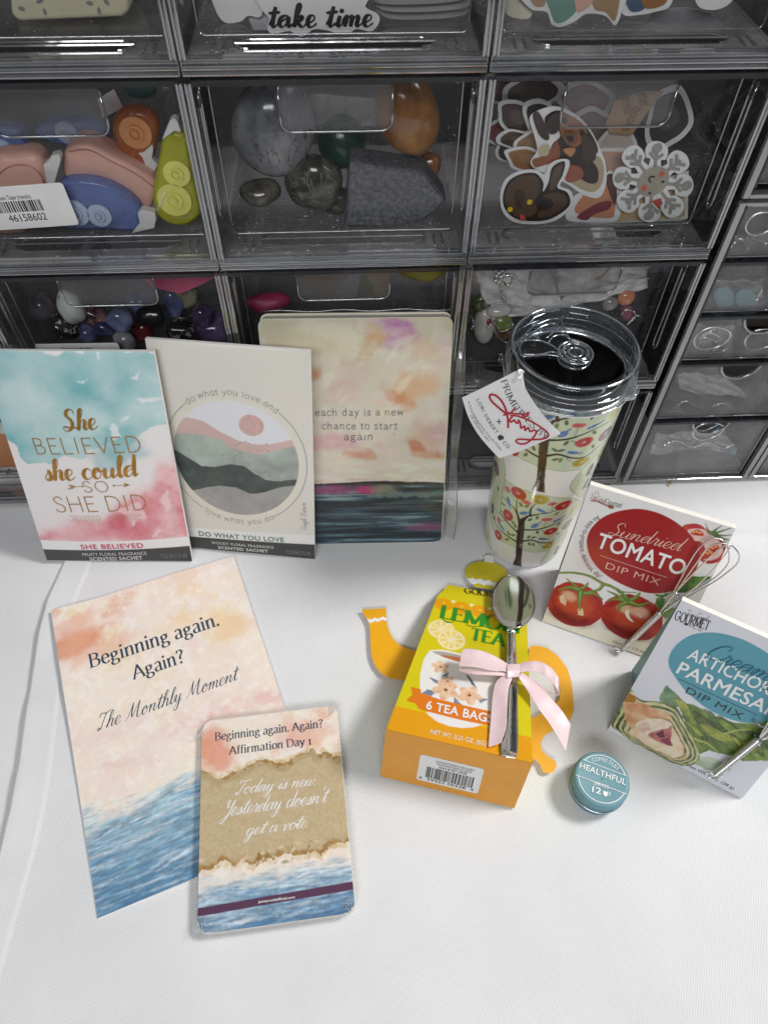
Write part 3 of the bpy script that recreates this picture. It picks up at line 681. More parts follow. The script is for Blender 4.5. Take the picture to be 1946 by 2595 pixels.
# ------------------------------------------------------------------ stacked clear drawers
CA = math.atan(.06); CO = np.array([0, .385, 0]); CX_ = np.array([math.cos(CA), math.sin(CA), 0]); CY_ = np.array([-math.sin(CA), math.cos(CA), 0])
def cab(x, d, z): return CO + np.asarray(x)[..., None]*CX_ + np.asarray(d)[..., None]*CY_ + np.asarray(z)[..., None]*np.array([0, 0, 1.0]) if np.ndim(x) else CO + x*CX_ + d*CY_ + np.array([0, 0, z])
def cabpx(u, v, d):
    """photograph pixel -> (x, z) on the plane lying d behind the drawer faces"""
    q = on_plane(u, v, CO + CY_*d, CY_) - CO; return np.array([q @ CX_, q[2]])
class CabFrame(Frame):
    def __init__(s, d): super().__init__(CO + CY_*d, CX_, (0, 0, 1.0))
COLX = (-.2505, -.1005, .0500); MW = .1490; ROWZ = (.0015, .1105, .2185, .3262); MH = .1070; DEP = .26
def make_module(name, label):
    t = thing(name, label, 'storage drawer', (0, 0, 0), 0, 'clear stacking drawer units')
    w, h, th = MW, MH, .0026
    b = MB()
    b.box((0, .004, .0), (th, DEP, h)); b.box((w-th, .004, 0), (w, DEP, h))            # side walls
    b.box((th, .006, h-.0025), (w-th, DEP, h))                                          # top
    b.box((th, DEP-.002, .006), (w-th, DEP, h-.0025))                                   # back
    b.build('housing', M['plastic'], t, world=False)
    # floor lip with its long rounded slot
    f = bmesh.new()
    sl = rounded_rect(.0245, .0170, .1250, .0320, .0070, 6); ou = np.array([(th, .0075), (w-th, .0075), (w-th, DEP-.002), (th, DEP-.002)])
    fl = Frame((0, 0, 0), (1, 0, 0), (0, 1, 0))
    def ring(bm, poly, z): 
        vs = [bm.verts.new((x, y, z)) for x, y in poly]; return vs, [bm.edges.new((vs[i], vs[(i+1) % len(vs)])) for i in range(len(vs))]
    a, ea = ring(f, ou, .0062); c, ec = ring(f, sl, .0062); bmesh.ops.triangle_fill(f, edges=ea+ec, use_beauty=True)
    a2, ea2 = ring(f, ou, .0040); c2, ec2 = ring(f, sl, .0040); bmesh.ops.triangle_fill(f, edges=ea2+ec2, use_beauty=True)
    for i in range(len(sl)): f.faces.new((c[i], c[(i+1) % len(sl)], c2[(i+1) % len(sl)], c2[i]))
    me = bpy.data.meshes.new('floor_plate'); f.to_mesh(me); f.free(); me.materials.append(M['lip'])
    o = link(bpy.data.objects.new('floor_plate', me)); o.parent = t
    r = MB(); r.tube(np.c_[sl, np.full(len(sl), .0052)], .0007, 6, closed=True)
    r.tube([(sl[i][0], sl[i][1], .0064) for i in range(len(sl)) if sl[i][1] < .0246], .0006, 6)
    for sx in (.014, .019, w-.014, w-.019): r.hull8([(sx, .013, .0062), (sx+.0012, .013, .0062), (sx+.0012, .026, .0062), (sx, .026, .0062), (sx, .013, .0071), (sx+.0012, .013, .0071), (sx+.0012, .026, .0066), (sx, .026, .0066)])
    r.build('slot_rim', M['plastic_edge'], o, world=False)
    # thick front rail in two ridges, front edges of the walls
    e = MB()
    e.box((0, .0022, .0003), (w, .0078, .0074))
    for y_, z_, r_ in ((.0014, .0014, .0013), (.0012, .0040, .0011), (.0026, .0064, .0013), (.0050, .0072, .0009)): e.tube([(t_, y_, z_) for t_ in np.linspace(0.0004, w-.0004, 6)], r_, 10)
    e.build('front_rail', M['plastic_edge'], t, world=False)
    for sx in (0, w-.0034):
        p = MB(); p.box((sx+.0006, .0012, .0080), (sx+.0030, .0040, h-.003))
        for dx_ in (.0007, .0028): p.tube([(sx+dx_, .0010, z_) for z_ in np.linspace(.0078, h-.002, 8)], .0008, 8)
        p.build('front_post', M['plastic_edge'], t, world=False)
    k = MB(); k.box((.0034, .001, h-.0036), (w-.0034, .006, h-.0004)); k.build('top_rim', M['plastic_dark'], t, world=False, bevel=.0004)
    for sx in (.0032, w-.0032):
        sg = 1 if sx < w/2 else -1; g = MB()
        P = smooth_curve([(sx, .0155, .096), (sx, .0155, .05), (sx, .0150, .030), (sx, .0175, .0245), (sx, .021, .029), (sx, .0205, .05), (sx, .0205, .096)], 5)
        g.tube(P, .0008, 6); g.build('guide_rib', M['plastic_edge'], t, world=False, smooth=True)
    # the drawer
    x0, x1, z0, z1, y = .0075, .1415, .0098, .0990, .0250
    fr = Frame((0, y, 0), (1, 0, 0), (0, 0, 1.0)); d = MB()
    d.prism(rounded_rect(x0, z0, x1, z1, .0028, 4), fr, -.0018, .0)
    dr = d.build('drawer_front', M['panel'], t, world=False)
    b = MB(); b.box((x0+.001, y+.0020, z0+.0008), (x1-.001, DEP-.02, z0+.0022))
    b.box((x0+.001, y+.0020, z0+.0024), (x0+.0026, DEP-.02, z1-.002)); b.box((x1-.0026, y+.0020, z0+.0024), (x1-.001, DEP-.02, z1-.002))
    b.build('drawer_tray', M['panel'], t, world=False)
    q = rounded_rect(x0, z0, x1, z1, .0028, 4); r = MB(); r.tube(np.c_[q[:, 0], np.full(len(q), y-.0002), q[:, 1]], .00055, 6, closed=True)
    r.build('front_edge', M['plastic_edge'], dr, world=False, smooth=True)
    tx0, tx1, tz = .0440, .1035, .0740
    low = rounded_rect(tx0, tz, tx1, z1+.004, .0060, 6); low = np.array([p for p in low if p[1] < z1-.003] + [(tx0, z1-.002), (tx1, z1-.002)])
    c_ = low.mean(0); low = low[np.argsort(np.arctan2(low[:, 1]-c_[1], low[:, 0]-c_[0]))]
    pf = MB(); pf.prism(low, Frame((0, .0165, 0), (1, 0, 0), (0, 0, 1.0)), -.0016, 0); pf.box((tx0, .0182, z1-.0036), (tx1, y-.0003, z1-.002))
    tab_ = pf.build('pull_tab', M['tab'], t, world=False)
    r = MB(); st = int(np.argmax(low[:, 1]*1e3 + low[:, 0])); pl = np.roll(low, -st, 0); pl = pl if abs(pl[0][1]-pl[1][1]) > abs(pl[0][1]-pl[-1][1]) or True else pl
    outl = sorted([tuple(p) for p in low], key=lambda p: math.atan2(p[0]-(tx0+tx1)/2, -(p[1]-(z1))))
    r.tube([(px_, .0160, pz_) for px_, pz_ in outl], .0007, 6); r.build('tab_edge', M['plastic_edge'], tab_, world=False, smooth=True)
    return t
_proto = None
ROWN = ('bottom', 'third', 'second', 'top'); COLN = ('left', 'middle', 'right')
MODL = {(0, 0): 'clear drawer at the bottom left behind the teal and pink sachet', (0, 1): 'clear drawer at the bottom behind the painted journal', (0, 2): 'clear empty-looking drawer at the bottom behind the bird tree tumbler',
        (1, 0): 'clear drawer of tumbled gemstones behind the teal and pink sachet', (1, 1): 'clear drawer just above the painted journal', (1, 2): 'clear drawer of bagged jewellery behind the tumbler lid',
        (2, 0): 'clear drawer filled with coloured correction tapes', (2, 1): 'clear drawer holding big polished agate stones', (2, 2): 'clear drawer packed with dog, snake and snowflake stickers',
        (3, 0): 'clear drawer with a cream box, at the top left corner', (3, 1): 'clear drawer with the take time sticker, top middle', (3, 2): 'clear drawer with the angel sticker, top right'}
MODL.update({(0, 3): 'clear drawer with an orange sticker, cut off at the left edge behind the teal packet', (1, 3): 'clear drawer at the left edge beside the gemstone drawer'})
COLX = COLX + (-.4010,)
for r_ in range(4):
    for c_ in range(4 if r_ < 2 else 3):
        if _proto is None: m_ = _proto = make_module('drawer_unit', MODL[(r_, c_)])
        else: m_ = copy_tree(_proto); m_['label'] = MODL[(r_, c_)]
        p = cab(COLX[c_], 0, ROWZ[r_]); m_.location = p; m_.rotation_euler = (0, 0, CA)

# the small drawer cabinet on the right and its neighbour
def small_cabinet(x0, w, z0, rows, label, dep=.20, name='small_drawer_cabinet'):
    t = thing(name, label, 'drawer cabinet', cab(x0, 0, z0), CA, 'small drawer cabinets')
    h = rows[-1][1] + .004; b = MB()
    b.box((0, .002, 0), (.0025, dep, h)); b.box((w-.0025, .002, 0), (w, dep, h)); b.box((.0025, .002, h-.0022), (w-.0025, dep, h)); b.box((.0025, dep-.002, 0), (w-.0025, dep, h-.0022)); b.box((.0025, .002, 0), (w-.0025, dep-.002, .002))
    b.build('housing', M['plastic'], t, world=False)
    e = MB()
    for sx in (0, w-.0040): e.box((sx, 0, 0), (sx+.0040, .0035, h))
    e.box((.004, 0, h-.0026), (w-.004, .0035, h)); e.box((.004, 0, 0), (w-.004, .0035, .0030))
    e.build('front_frame', M['plastic_edge'], t, world=False, bevel=.0006)
    for (a, c) in rows:
        if a > .004:
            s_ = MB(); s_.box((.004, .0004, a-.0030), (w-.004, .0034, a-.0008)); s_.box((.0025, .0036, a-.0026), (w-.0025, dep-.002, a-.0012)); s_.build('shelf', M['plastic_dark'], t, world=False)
        # drawer front with a half-round finger notch at its top
        m = w/2; rn = .0145; P = [(.0062, a+.0012), (w-.0062, a+.0012), (w-.0062, c-.001)]
        P += [(m + rn*math.cos(q), c-.001 - rn*.92*math.sin(q)) for q in np.linspace(0, math.pi, 17)] + [(.0062, c-.001)]
        fr = Frame((0, .0045, 0), (1, 0, 0), (0, 0, 1.0)); d = MB(); d.prism(P, fr, -.0016, 0)
        dd = d.build('drawer_front', M['panel_lit'], t, world=False)
        r = MB(); r.tube([(p[0], .0042, p[1]) for p in P], .0006, 6, closed=True); r.build('front_edge', M['plastic_edge'], dd, world=False, smooth=True)
        nrm = MB(); nrm.tube([(p[0], .0040, p[1]) for p in P[3:20]], .0011, 8); nrm.build('notch_rim', M['plastic_edge'], dd, world=False, smooth=True)
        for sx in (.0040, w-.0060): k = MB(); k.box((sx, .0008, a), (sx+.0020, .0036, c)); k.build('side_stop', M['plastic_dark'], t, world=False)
        tr = MB(); tr.box((.0062, .0064, a+.001), (w-.0062, dep-.012, a+.0024)); tr.build('drawer_tray', M['panel'], t, world=False)
    return t
small_cabinet(.2045, .1085, .0010, [(.004, .0700), (.0735, .1290), (.1325, .1705), (.1740, .2120), (.2155, .2510)], 'clear cabinet of shallow notched drawers right of the tumbler')
small_cabinet(.3145, .1085, .0010, [(.004, .0700), (.0735, .1290), (.1325, .1705), (.1740, .2120), (.2155, .2510)], 'clear notched drawer cabinet cut off at the right edge')
small_cabinet(.2045, .1200, .2580, [(.006, .0620), (.0655, .1150)], 'clear notched drawer cabinet on top, at the upper right edge')
# ------------------------------------------------------------------ printed paper goods
A_ART = art_mat('printed card, satin', .42, .05, .10)
A_GLOSS = art_mat('printed card, glossy', .3, .25, .05)
A_MATT = art_mat('printed paper, matt', .62, 0, .22, 1100)
def L(P, zoom, txt, p0, p1, top, capref=None):
    q = P.surf.pxs(zoom(p0, p1, top)); P.line(txt, q[0], q[1], q[2], capref=capref)
def board(name, fr, w, h, th, lean, material, parent, r=0.0):
    """leaning card body whose bottom edge sits flat on the table"""
    k = th*math.tan(math.radians(lean)); m = MB()
    V = []
    for a in (0, w):
        V += [fr.at(a, 0, 0), fr.at(a, k, -th), fr.at(a, h, -th), fr.at(a, h, 0)]
    m.add(V, [(0, 1, 2, 3), (7, 6, 5, 4), (0, 4, 5, 1), (1, 5, 6, 2), (2, 6, 7, 3), (3, 7, 4, 0)])
    return m.build(name, material, parent)
def slab(name, surf, w, h, th, material, parent, n=28, inset=0.0):
    X, Y = np.meshgrid(np.linspace(inset, w-inset, n), np.linspace(inset, h-inset, n)); i = np.arange(n*n).reshape(n, n)
    top = surf.at(X.ravel(), Y.ravel(), 0.0); bot = surf.at(X.ravel(), Y.ravel(), -th)
    Fq = [tuple(f) for f in np.stack([i[:-1, :-1], i[:-1, 1:], i[1:, 1:], i[1:, :-1]], -1).reshape(-1, 4)]; N = n*n
    Fc = Fq + [tuple(N+k for k in f[::-1]) for f in Fq]; rim = list(i[0]) + list(i[1:, -1]) + list(i[-1, ::-1][1:]) + list(i[::-1, 0][1:-1])
    Fc += [(rim[(k+1) % len(rim)], rim[k], N+rim[k], N+rim[(k+1) % len(rim)]) for k in range(len(rim))]
    return obj(name, np.vstack([top, bot]), Fc, material, parent)
GOLD = mat('gold foil', (190, 140, 62), .28, metal=.75, var=.25, vscale=120)
Zb = Z(0, 650, .4822)

# --- sachet with the teal and pink wash
LA, LB = 18.0, 17.0
class Puffed(Frame):
    def at(s, a, b, c=0.0):
        a = np.asarray(a, float); b = np.asarray(b, float); k = np.clip(1-((a-s.w/2)/(s.w/2))**2, 0, 1)*np.clip(1-((b-s.h/2)/(s.h/2))**2, 0, 1)**.5
        return Frame.at(s, a, b, np.asarray(c, float) + .0030*k)
    def px(s, u, v, off=0.0):
        q = Frame.px(s, u, v, off)
        for _ in range(4): q = Frame.px(s, u, v, off + float((s.at(q[0], q[1]) - Frame.at(s, q[0], q[1])) @ s.N))
        return q
def puff(f, w, h): return Puffed(f.O + [0, 0, .0008], f.X, f.Y, w, h)
fa = lean_frame(-.2648, .3120, .4, LA, .1142, .1742); fa = puff(fa, .1142, .1742)
tA = thing('scented_sachet', 'teal and pink watercolour sachet packet with gold lettering, propped at the left', 'sachet packet', fa.at(.057, 0))
slab('envelope', fa, .1142, .1742, .0032, M['paper'], tA)
c = Canvas(fa, .1142, .1742, base=(236, 232, 232))
n1, n2, n3 = c.noise(.030, 5, 1), c.noise(.012, 5, 2), c.noise(.055, 3, 3)
pinkw = c.noise(.02, 5, 8)
P = fa.pxs(Zb((-60, 480), (830, 490), (880, 760), (890, 890), (800, 925), (720, 955), (640, 1000), (570, 940), (520, 1000), (430, 1055), (340, 1035), (250, 1075), (140, 1100), (40, 960), (-80, 700)))
teal = np.array([lin((116, 184, 188)), lin((160, 208, 208)), lin((206, 226, 226))])
k = np.clip((n1-.25)*1.9, 0, 1)[..., None]; tc = teal[0]*(1-k) + teal[2]*k
k2 = np.clip((n2-.45)*2.5, 0, 1)[..., None]; tc = tc*(1-k2*.5) + teal[1]*k2*.5
_keep = c.rgb.copy(); c.rgb[:] = 0; c.poly(P, (255, 255, 255), 1, soft=.0012, warp=.009, wscale=.016, seed=5); mk = c.rgb[..., 0].copy(); c.rgb = _keep
edge = np.clip(mk*(1-mk)*4, 0, 1); c.mix(mk*.95, tc); c.mix(edge*.35, lin((140, 196, 200))+0*c.rgb)
for u0, v0, r, a in ((.14, .80, .16, .55), (.52, .70, .13, .5), (.86, .78, .07, .4), (.30, .62, .09, .35)):
    c.ellipse(u0*c.w, v0*c.h, r*c.w, r*c.w*.9, (214, 232, 232), a, soft=.008, warp=.006, wscale=.012, seed=int(u0*90))
c.ellipse(.70*c.w, .60*c.h, .016, .013, (92, 172, 180), .55, soft=.006, warp=.008, wscale=.011, seed=14)
c.ellipse(.60*c.w, .53*c.h, .012, .010, (110, 182, 186), .5, soft=.005, warp=.006, wscale=.009, seed=15)
for pts in (((500, 500), (520, 495), (528, 540), (513, 542)), ((705, 745), (850, 735), (855, 752), (750, 775)), ((405, 655), (460, 650), (440, 668)), ((690, 640), (735, 600), (720, 650)), ((640, 850), (680, 835), (670, 860), (640, 862)), ((55, 850), (75, 860), (72, 878)), ((580, 900), (600, 870), (640, 950), (590, 960))):
    c.poly(fa.pxs(Zb(*pts)), (238, 242, 242), .75, soft=.0008, warp=.0015, seed=4)
P = fa.pxs(Zb((930, 1050), (850, 1080), (780, 1180), (660, 1300), (520, 1370), (380, 1395), (250, 1440), (150, 1500), (1050, 1500), (1020, 1200)))
_keep = c.rgb.copy(); c.rgb[:] = 0; c.poly(P, (255, 255, 255), 1, soft=.007, warp=.010, wscale=.018, seed=6); mk = c.rgb[..., 0].copy(); c.rgb = _keep
kk = np.clip((pinkw-.3)*2.0 + (.30-c.v)*1.6, 0, 1)[..., None]; c.mix(mk*.95, lin((238, 190, 194))*(1-kk) + lin((212, 84, 104))*kk)
c.mix(sstep(.34, .08, c.v)*sstep(.75, .2, c.u)*.35, (240, 196, 202))
for pts in (((600, 1330), (740, 1280), (770, 1370), (700, 1415), (660, 1360)), ((840, 1290), (880, 1220), (905, 1330), (870, 1340)), ((690, 1220), (760, 1200), (735, 1270)), ((800, 1480), (830, 1420), (850, 1440))):
    c.poly(fa.pxs(Zb(*pts)), (242, 218, 220), .7, soft=.0012, warp=.003, wscale=.006, seed=9)
def band(c, pts, col):
    q = np.array(pts); y = np.interp(c.x, q[:, 0], q[:, 1]) if len(q) < 3 else np.polyval(np.polyfit(q[:, 0], q[:, 1], 2), c.x)
    c.mix(sstep(y+.0003, y-.0003, c.Y), col)
band(c, fa.pxs([(99, 1368), (190, 1371), (280, 1372), (400, 1366), (480, 1359)]), (240, 238, 238))
band(c, fa.pxs([(103, 1391), (170, 1394), (239, 1394), (350, 1391), (480, 1383)]), (74, 74, 74))
pa = c.build('printed_front', A_ART, tA, lift=.00015)
def on(fr, lift=.00035): return Print(fr, lift)
g = on(fa)
L(g, Zb, write_script('She', 13, 3, .18), (338, 918), (522, 905), (330, 800)); L(g, Zb, write_print('BELIEVED', w=4.6, track=7), (196, 1037), (748, 1024), (188, 952))
L(g, Zb, write_script('she could', 13, 3, .14), (240, 1178), (745, 1150), (228, 1062)); L(g, Zb, write_print('SO', w=5, track=6), (445, 1238), (578, 1235), (443, 1180))
L(g, Zb, write_print('SHE DID', w=4.6, track=5), (300, 1342), (778, 1328), (293, 1260))
def zl(P, zoom, pts, wmm): P.stroke(P.surf.pxs(zoom(*pts)), wmm*1e-3)
for pts in (((370, 1210), (435, 1207)), ((598, 1203), (660, 1201)), ((358, 1198), (378, 1210)), ((368, 1198), (388, 1210)), ((378, 1198), (398, 1209)), ((358, 1222), (378, 1210)), ((368, 1222), (388, 1210)), ((378, 1221), (398, 1209))): zl(g, Zb, pts, .42)
g.poly(fa.pxs(Zb((684, 1199), (650, 1188), (658, 1200), (652, 1212)))); q_ = fa.pxs(Zb((433, 1208), (599, 1203)))
for q in q_: g.poly([(q[0]+.0008*math.cos(a), q[1]+.0008*math.sin(a)) for a in np.linspace(0, 2*math.pi, 10)[:-1]])
for i in range(8):
    x = 368+i*20; zl(g, Zb, ((x, 1359), (x+24, 1376), (x+4, 1393)), .33); x = 742-i*20.5; zl(g, Zb, ((x, 1354), (x-24, 1371), (x, 1386)), .33)
g.build('gold_lettering', GOLD, tA)
Zs = Z(80, 1330, .26522); Zs2 = Z(470, 1300, .20494)
g = on(fa); L(g, Zs, write_sans('SHE BELIEVED', .022, 1.1), (478, 232), (1075, 216), (478, 187)); g.build('pink_lettering', ink((206, 82, 104)), tA)
g = on(fa); L(g, Zs, write_sans('FRUITY FLORAL FRAGRANCE', .008, 1.1), (492, 296), (1103, 283), (492, 268)); L(g, Zs, write_sans('SCENTED SACHET', .03, 1.1), (565, 340), (1065, 327), (565, 309))
g.build('white_lettering', ink((214, 210, 208)), tA)
g = on(fa); L(g, Zb, write_script('Leigh Brown', 5, 3, .2), (938, 1465), (925, 1300), (905, 1462)); g.build('signature', ink((228, 214, 214)), tA)
g = on(fa); L(g, Zs, write_sans('7 CU IN (115 ml)'), (1240, 318), (1488, 308), (1240, 276)); g.build('grey_lettering', ink((140, 138, 136)), tA)

# --- cream sachet with the round landscape
fb = lean_frame(-.1636, .3268, -5.6, LB, .1100, .1749); fb = puff(fb, .1100, .1749)
tB = thing('scented_sachet', 'cream sachet packet with a round mountain picture, standing between the teal packet and the journal', 'sachet packet', fb.at(.056, 0))
slab('envelope', fb, .1100, .1749, .0032, M['paper'], tB)
c = Canvas(fb, .1100, .1749, base=(228, 224, 216)); c.mix(np.clip((c.noise(.03, 4, 3)-.4)*.8, 0, .4), (234, 228, 214)); c.mix(.10*(np.sin(c.X*2*math.pi/.0016) > .3), (214, 209, 200))
cc = fb.pxs(Zb((1240, 1062), (918, 1066), (1561, 1060), (1240, 764), (1250, 1357))); ctr = (cc[1]+cc[2]+cc[3]+cc[4])/4
R0 = (np.linalg.norm(cc[2]-cc[1]) + np.linalg.norm(cc[4]-cc[3]))/4; RX = np.linalg.norm(cc[2]-cc[1])/2; RY = np.linalg.norm(cc[4]-cc[3])/2
c.mix(sstep(.05, -.05, ((c.X-ctr[0])/RX)**2+((c.Y-ctr[1])/RY)**2 - 1.20)*.35, (236, 229, 208))
base_before = c.rgb.copy()
c.ellipse(*ctr, RX, RY, (232, 233, 238))
st = dict(soft=.0004, warp=.0006, wscale=.006)
c.poly(fb.pxs(Zb((860, 860), (990, 842), (1060, 862), (1160, 920), (1260, 970), (1340, 987), (1420, 985), (1530, 965), (1640, 960), (1640, 1100), (860, 1100))), (219, 188, 182), tex=((205, 176, 172), .02, .6), **st)
c.ellipse(*fb.px(*Zb((1321, 887))[0]), .0088, .0084, (212, 172, 166), warp=.0003, tex=((222, 190, 184), .003, .9))
c.poly(fb.pxs(Zb((860, 930), (950, 925), (1060, 935), (1150, 960), (1210, 1000), (1290, 1030), (1370, 1042), (1450, 1020), (1520, 1000), (1640, 985), (1640, 1300), (860, 1300))), (164, 172, 164), tex=((186, 200, 188), .014, 1.0), **st)
c.poly(fb.pxs(Zb((1130, 1080), (1300, 1060), (1450, 1090), (1640, 1060), (1640, 1230), (1130, 1230))), (150, 152, 150), .8, soft=.003, warp=.003, wscale=.01, tex=((182, 186, 182), .006, .9))
c.poly(fb.pxs(Zb((860, 1000), (920, 1015), (980, 1050), (1060, 1100), (1130, 1105), (1210, 1090), (1280, 1100), (1340, 1140), (1400, 1175), (1480, 1180), (1560, 1170), (1640, 1190), (1640, 1240), (1540, 1222), (1470, 1215), (1400, 1240), (1320, 1248), (1250, 1235), (1160, 1225), (1070, 1225), (1000, 1235), (860, 1240))), (70, 80, 78), tex=((92, 100, 96), .008, .8), **st)
c.poly(fb.pxs(Zb((860, 1245), (1000, 1232), (1070, 1215), (1150, 1204), (1240, 1212), (1310, 1245), (1360, 1248), (1420, 1228), (1480, 1210), (1540, 1205), (1640, 1240), (1640, 1420), (860, 1420))), (158, 158, 156), tex=((176, 175, 172), .010, .9), **st)
rng = np.random.RandomState(4)
for i in range(46):
    x, y = fb.px(*Zb((rng.uniform(1090, 1420), 1010+rng.uniform(-45, 60)))[0]); c.ellipse(x, y, *(rng.uniform(.0002, .0006),)*2, (108, 122, 116), .6)
out = sstep(-.0002, .0002, np.sqrt(((c.X-ctr[0])/RX)**2+((c.Y-ctr[1])/RY)**2)*R0 - R0); c.rgb = base_before*out[..., None] + c.rgb*(1-out[..., None])
band(c, fb.pxs([(478, 1336), (560, 1342), (640, 1348), (720, 1354), (793, 1356)]), (240, 239, 236))
band(c, fb.pxs([(480, 1359), (560, 1365), (640, 1370), (720, 1377), (793, 1379)]), (72, 72, 72))
c.build('printed_front', A_ART, tB, lift=.00015)
g = on(fb); rr = R0 + .0048; ang = lambda p: math.atan2(*(fb.px(*Zb(p)[0])-ctr)[::-1])
def arcpts(p, q, ccw, n=40):
    a, b = ang(p), ang(q)
    if ccw and b < a: b += 2*math.pi
    if not ccw and b > a: b -= 2*math.pi
    t = np.linspace(a, b, n); k = RY/RX; return np.c_[ctr[0]+rr*np.cos(t), ctr[1]+(rr*k)*np.sin(t)]
g.stroke(arcpts((1455, 845), (1432, 1350), False), .0003); g.stroke(arcpts((995, 805), (1060, 1308), True), .0003)
t0, t1 = ang((1000, 800)), ang((1448, 838)); g.arc(write_print('do what you love and', w=3.6, alt=True, track=5, jit=3), ctr, R0+.0030, t0, t1, .0052, ry=(R0+.003)*RY/RX)
t0, t1 = ang((1075, 1325)), ang((1430, 1350)); t0 += 2*math.pi if t0 < 0 else 0; t1 += 2*math.pi if t1 < 0 else 0
g.arc(write_print('love what you do', w=3.6, alt=True, track=6, jit=3), ctr, R0+.0070, t0, t1, .0052, inside=True, ry=(R0+.0070)*RY/RX)
g.build('handwritten_lettering', ink((84, 84, 80)), tB)
g = on(fb); L(g, Zs2, write_sans('DO WHAT YOU LOVE', .018, 1.08), (172, 277), (1222, 358), (175, 222)); g.build('green_lettering', ink((92, 128, 120)), tB)
g = on(fb); L(g, Zs2, write_sans('WOODY FLORAL FRAGRANCE', .008, 1.1), (325, 378), (1092, 438), (327, 347)); L(g, Zs2, write_sans('SCENTED SACHET', .03, 1.1), (408, 438), (1025, 486), (410, 405)); g.build('white_lettering', ink((222, 220, 216)), tB)
g = on(fb); L(g, Zs2, write_sans('7 CU IN (115 ml)'), (1245, 503), (1545, 522), (1247, 455)); g.build('grey_lettering', ink((150, 146, 140)), tB)
g = on(fb); L(g, Zb, write_script('Leigh Brown', 5, 3, .2), (1612, 1440), (1608, 1290), (1580, 1440)); g.build('signature', ink((150, 146, 140)), tB)

# --- journal in shrink film
fj = lean_frame(-.0831, .3303, 2.03, 19.0, .1300, .1850)
Zj = Z(350, 750, .5124); JT = .0115
tJ = thing('journal', 'hardback journal with an abstract sunset cover, sealed in clear film, leaning on the drawers', 'journal', fj.at(.065, 0))
k = JT*math.tan(math.radians(19)); oj = rounded_rect(.0012, .0012, .1288, .1838, .004, 5)
m = MB(); m.prism(oj, fj, -JT+.0012, -.0012)
m.build('page_block', M['pages'], tJ)
m = MB(); m.prism(rounded_rect(0, .0, .130, .185, .0055, 6), fj, -.0012, -.0001); m.build('front_cover', M['cream'], tJ)
m = MB(); m.prism(rounded_rect(0, .0042, .130, .185, .0055, 6), fj, -JT, -JT+.0011); m.build('back_cover', M['cream'], tJ)
c = Canvas(fj, .130, .185, base=(222, 214, 196))
n1, n2, n3 = c.noise(.035, 5, 21), c.noise(.010, 5, 22), c.noise(.02, 5, 23, ax=.5)
c.mix(sstep(.55, 1.0, c.v)*.75, (206, 200, 168)); c.mix(np.clip((n1-.45)*2, 0, .7), (232, 222, 206)); c.mix(np.clip((n2-.5)*2.2, 0, .5), (236, 228, 214))
J = lambda *p: fj.pxs(Zj(*p))
def smear(p, rx, ry, col, a, ang=0., seed=1, warp=.008):
    q = J(p)[0]; c.ellipse(q[0], q[1], rx, ry, col, a*.72, ang, soft=ry*.5, warp=warp, wscale=.009, seed=seed)
smear((1240, 170), .014, .012, (206, 160, 190), .85, .3, 1); smear((1290, 190), .010, .008, (196, 130, 182), .6, -.5, 2); smear((1330, 180), .005, .006, (180, 84, 170), .8, .4, 3, .004)
smear((1255, 130), .004, .004, (186, 92, 172), .6, 0, 30, .004); smear((1160, 200), .005, .005, (220, 196, 110), .7, .5, 4); smear((1150, 250), .012, .004, (214, 168, 120), .6, .8, 5)
smear((1400, 250), .012, .008, (222, 178, 150), .6, -.6, 6); smear((1330, 470), .014, .013, (222, 162, 104), .8, .2, 7); smear((1290, 500), .010, .006, (208, 120, 52), .8, -.5, 8, .005); smear((1440, 440), .012, .009, (224, 178, 132), .8, .5, 9)
smear((1020, 450), .014, .009, (224, 188, 184), .75, .8, 10); smear((880, 390), .004, .005, (204, 116, 44), .9, 0, 11, .004); smear((940, 720), .020, .006, (226, 160, 174), .8, .1, 12, .006); smear((1120, 785), .010, .004, (206, 116, 56), .85, -.1, 13, .004)
smear((1080, 760), .012, .005, (224, 168, 160), .6, .1, 31); smear((1420, 690), .014, .012, (220, 172, 140), .8, -.4, 14); smear((1380, 745), .012, .003, (198, 92, 40), .85, -.5, 15, .004); smear((1490, 700), .007, .012, (210, 178, 186), .8, 0, 16)
smear((1450, 790), .012, .004, (206, 120, 60), .7, -.3, 17, .004); smear((1510, 300), .006, .010, (226, 190, 190), .6, 0, 18); smear((900, 230), .030, .008, (226, 212, 168), .5, 0, 19); smear((1000, 180), .018, .007, (238, 232, 214), .6, -.2, 20)
c.dabs(120, (0, .06, .13, .18), [(238, 230, 216), (226, 214, 192), (232, 220, 200)], .006, .5, 2.5, .4, 33, .6); c.dabs(60, (.02, .052, .13, .075), [(238, 232, 220), (232, 222, 204)], .010, .6, 5, 0, 34, .2)
yh = J((865, 932), (1200, 918), (1520, 924)); hz = np.interp(c.X, [0, yh[0][0], yh[1][0], yh[2][0], .13], [yh[0][1], yh[0][1], yh[1][1]+.0006, yh[2][1], yh[2][1]])
mk = sstep(hz+.0005, hz-.0005, c.Y + (fbm(c.X/.01, c.Y/.002, 4, 5)-.5)*.0016)
sea = lin((62, 84, 96))*np.ones_like(c.rgb); sn = fbm(c.X/.05, c.Y/.0028, 5, 41); sn2 = fbm(c.X/.03, c.Y/.0012, 4, 42)
for lo, hi, colr in ((.56, .75, (112, 148, 158)), (.60, .8, (150, 172, 172))): sea += (lin(colr)-sea)*sstep(lo, hi, sn)[..., None]*.8
sea += (lin((34, 38, 44))-sea)*sstep(.50, .36, sn)[..., None]*.85; sea += (lin((92, 76, 66))-sea)*(sstep(.55, .65, sn2)*sstep(.02, .05, c.Y)*.5)[..., None]
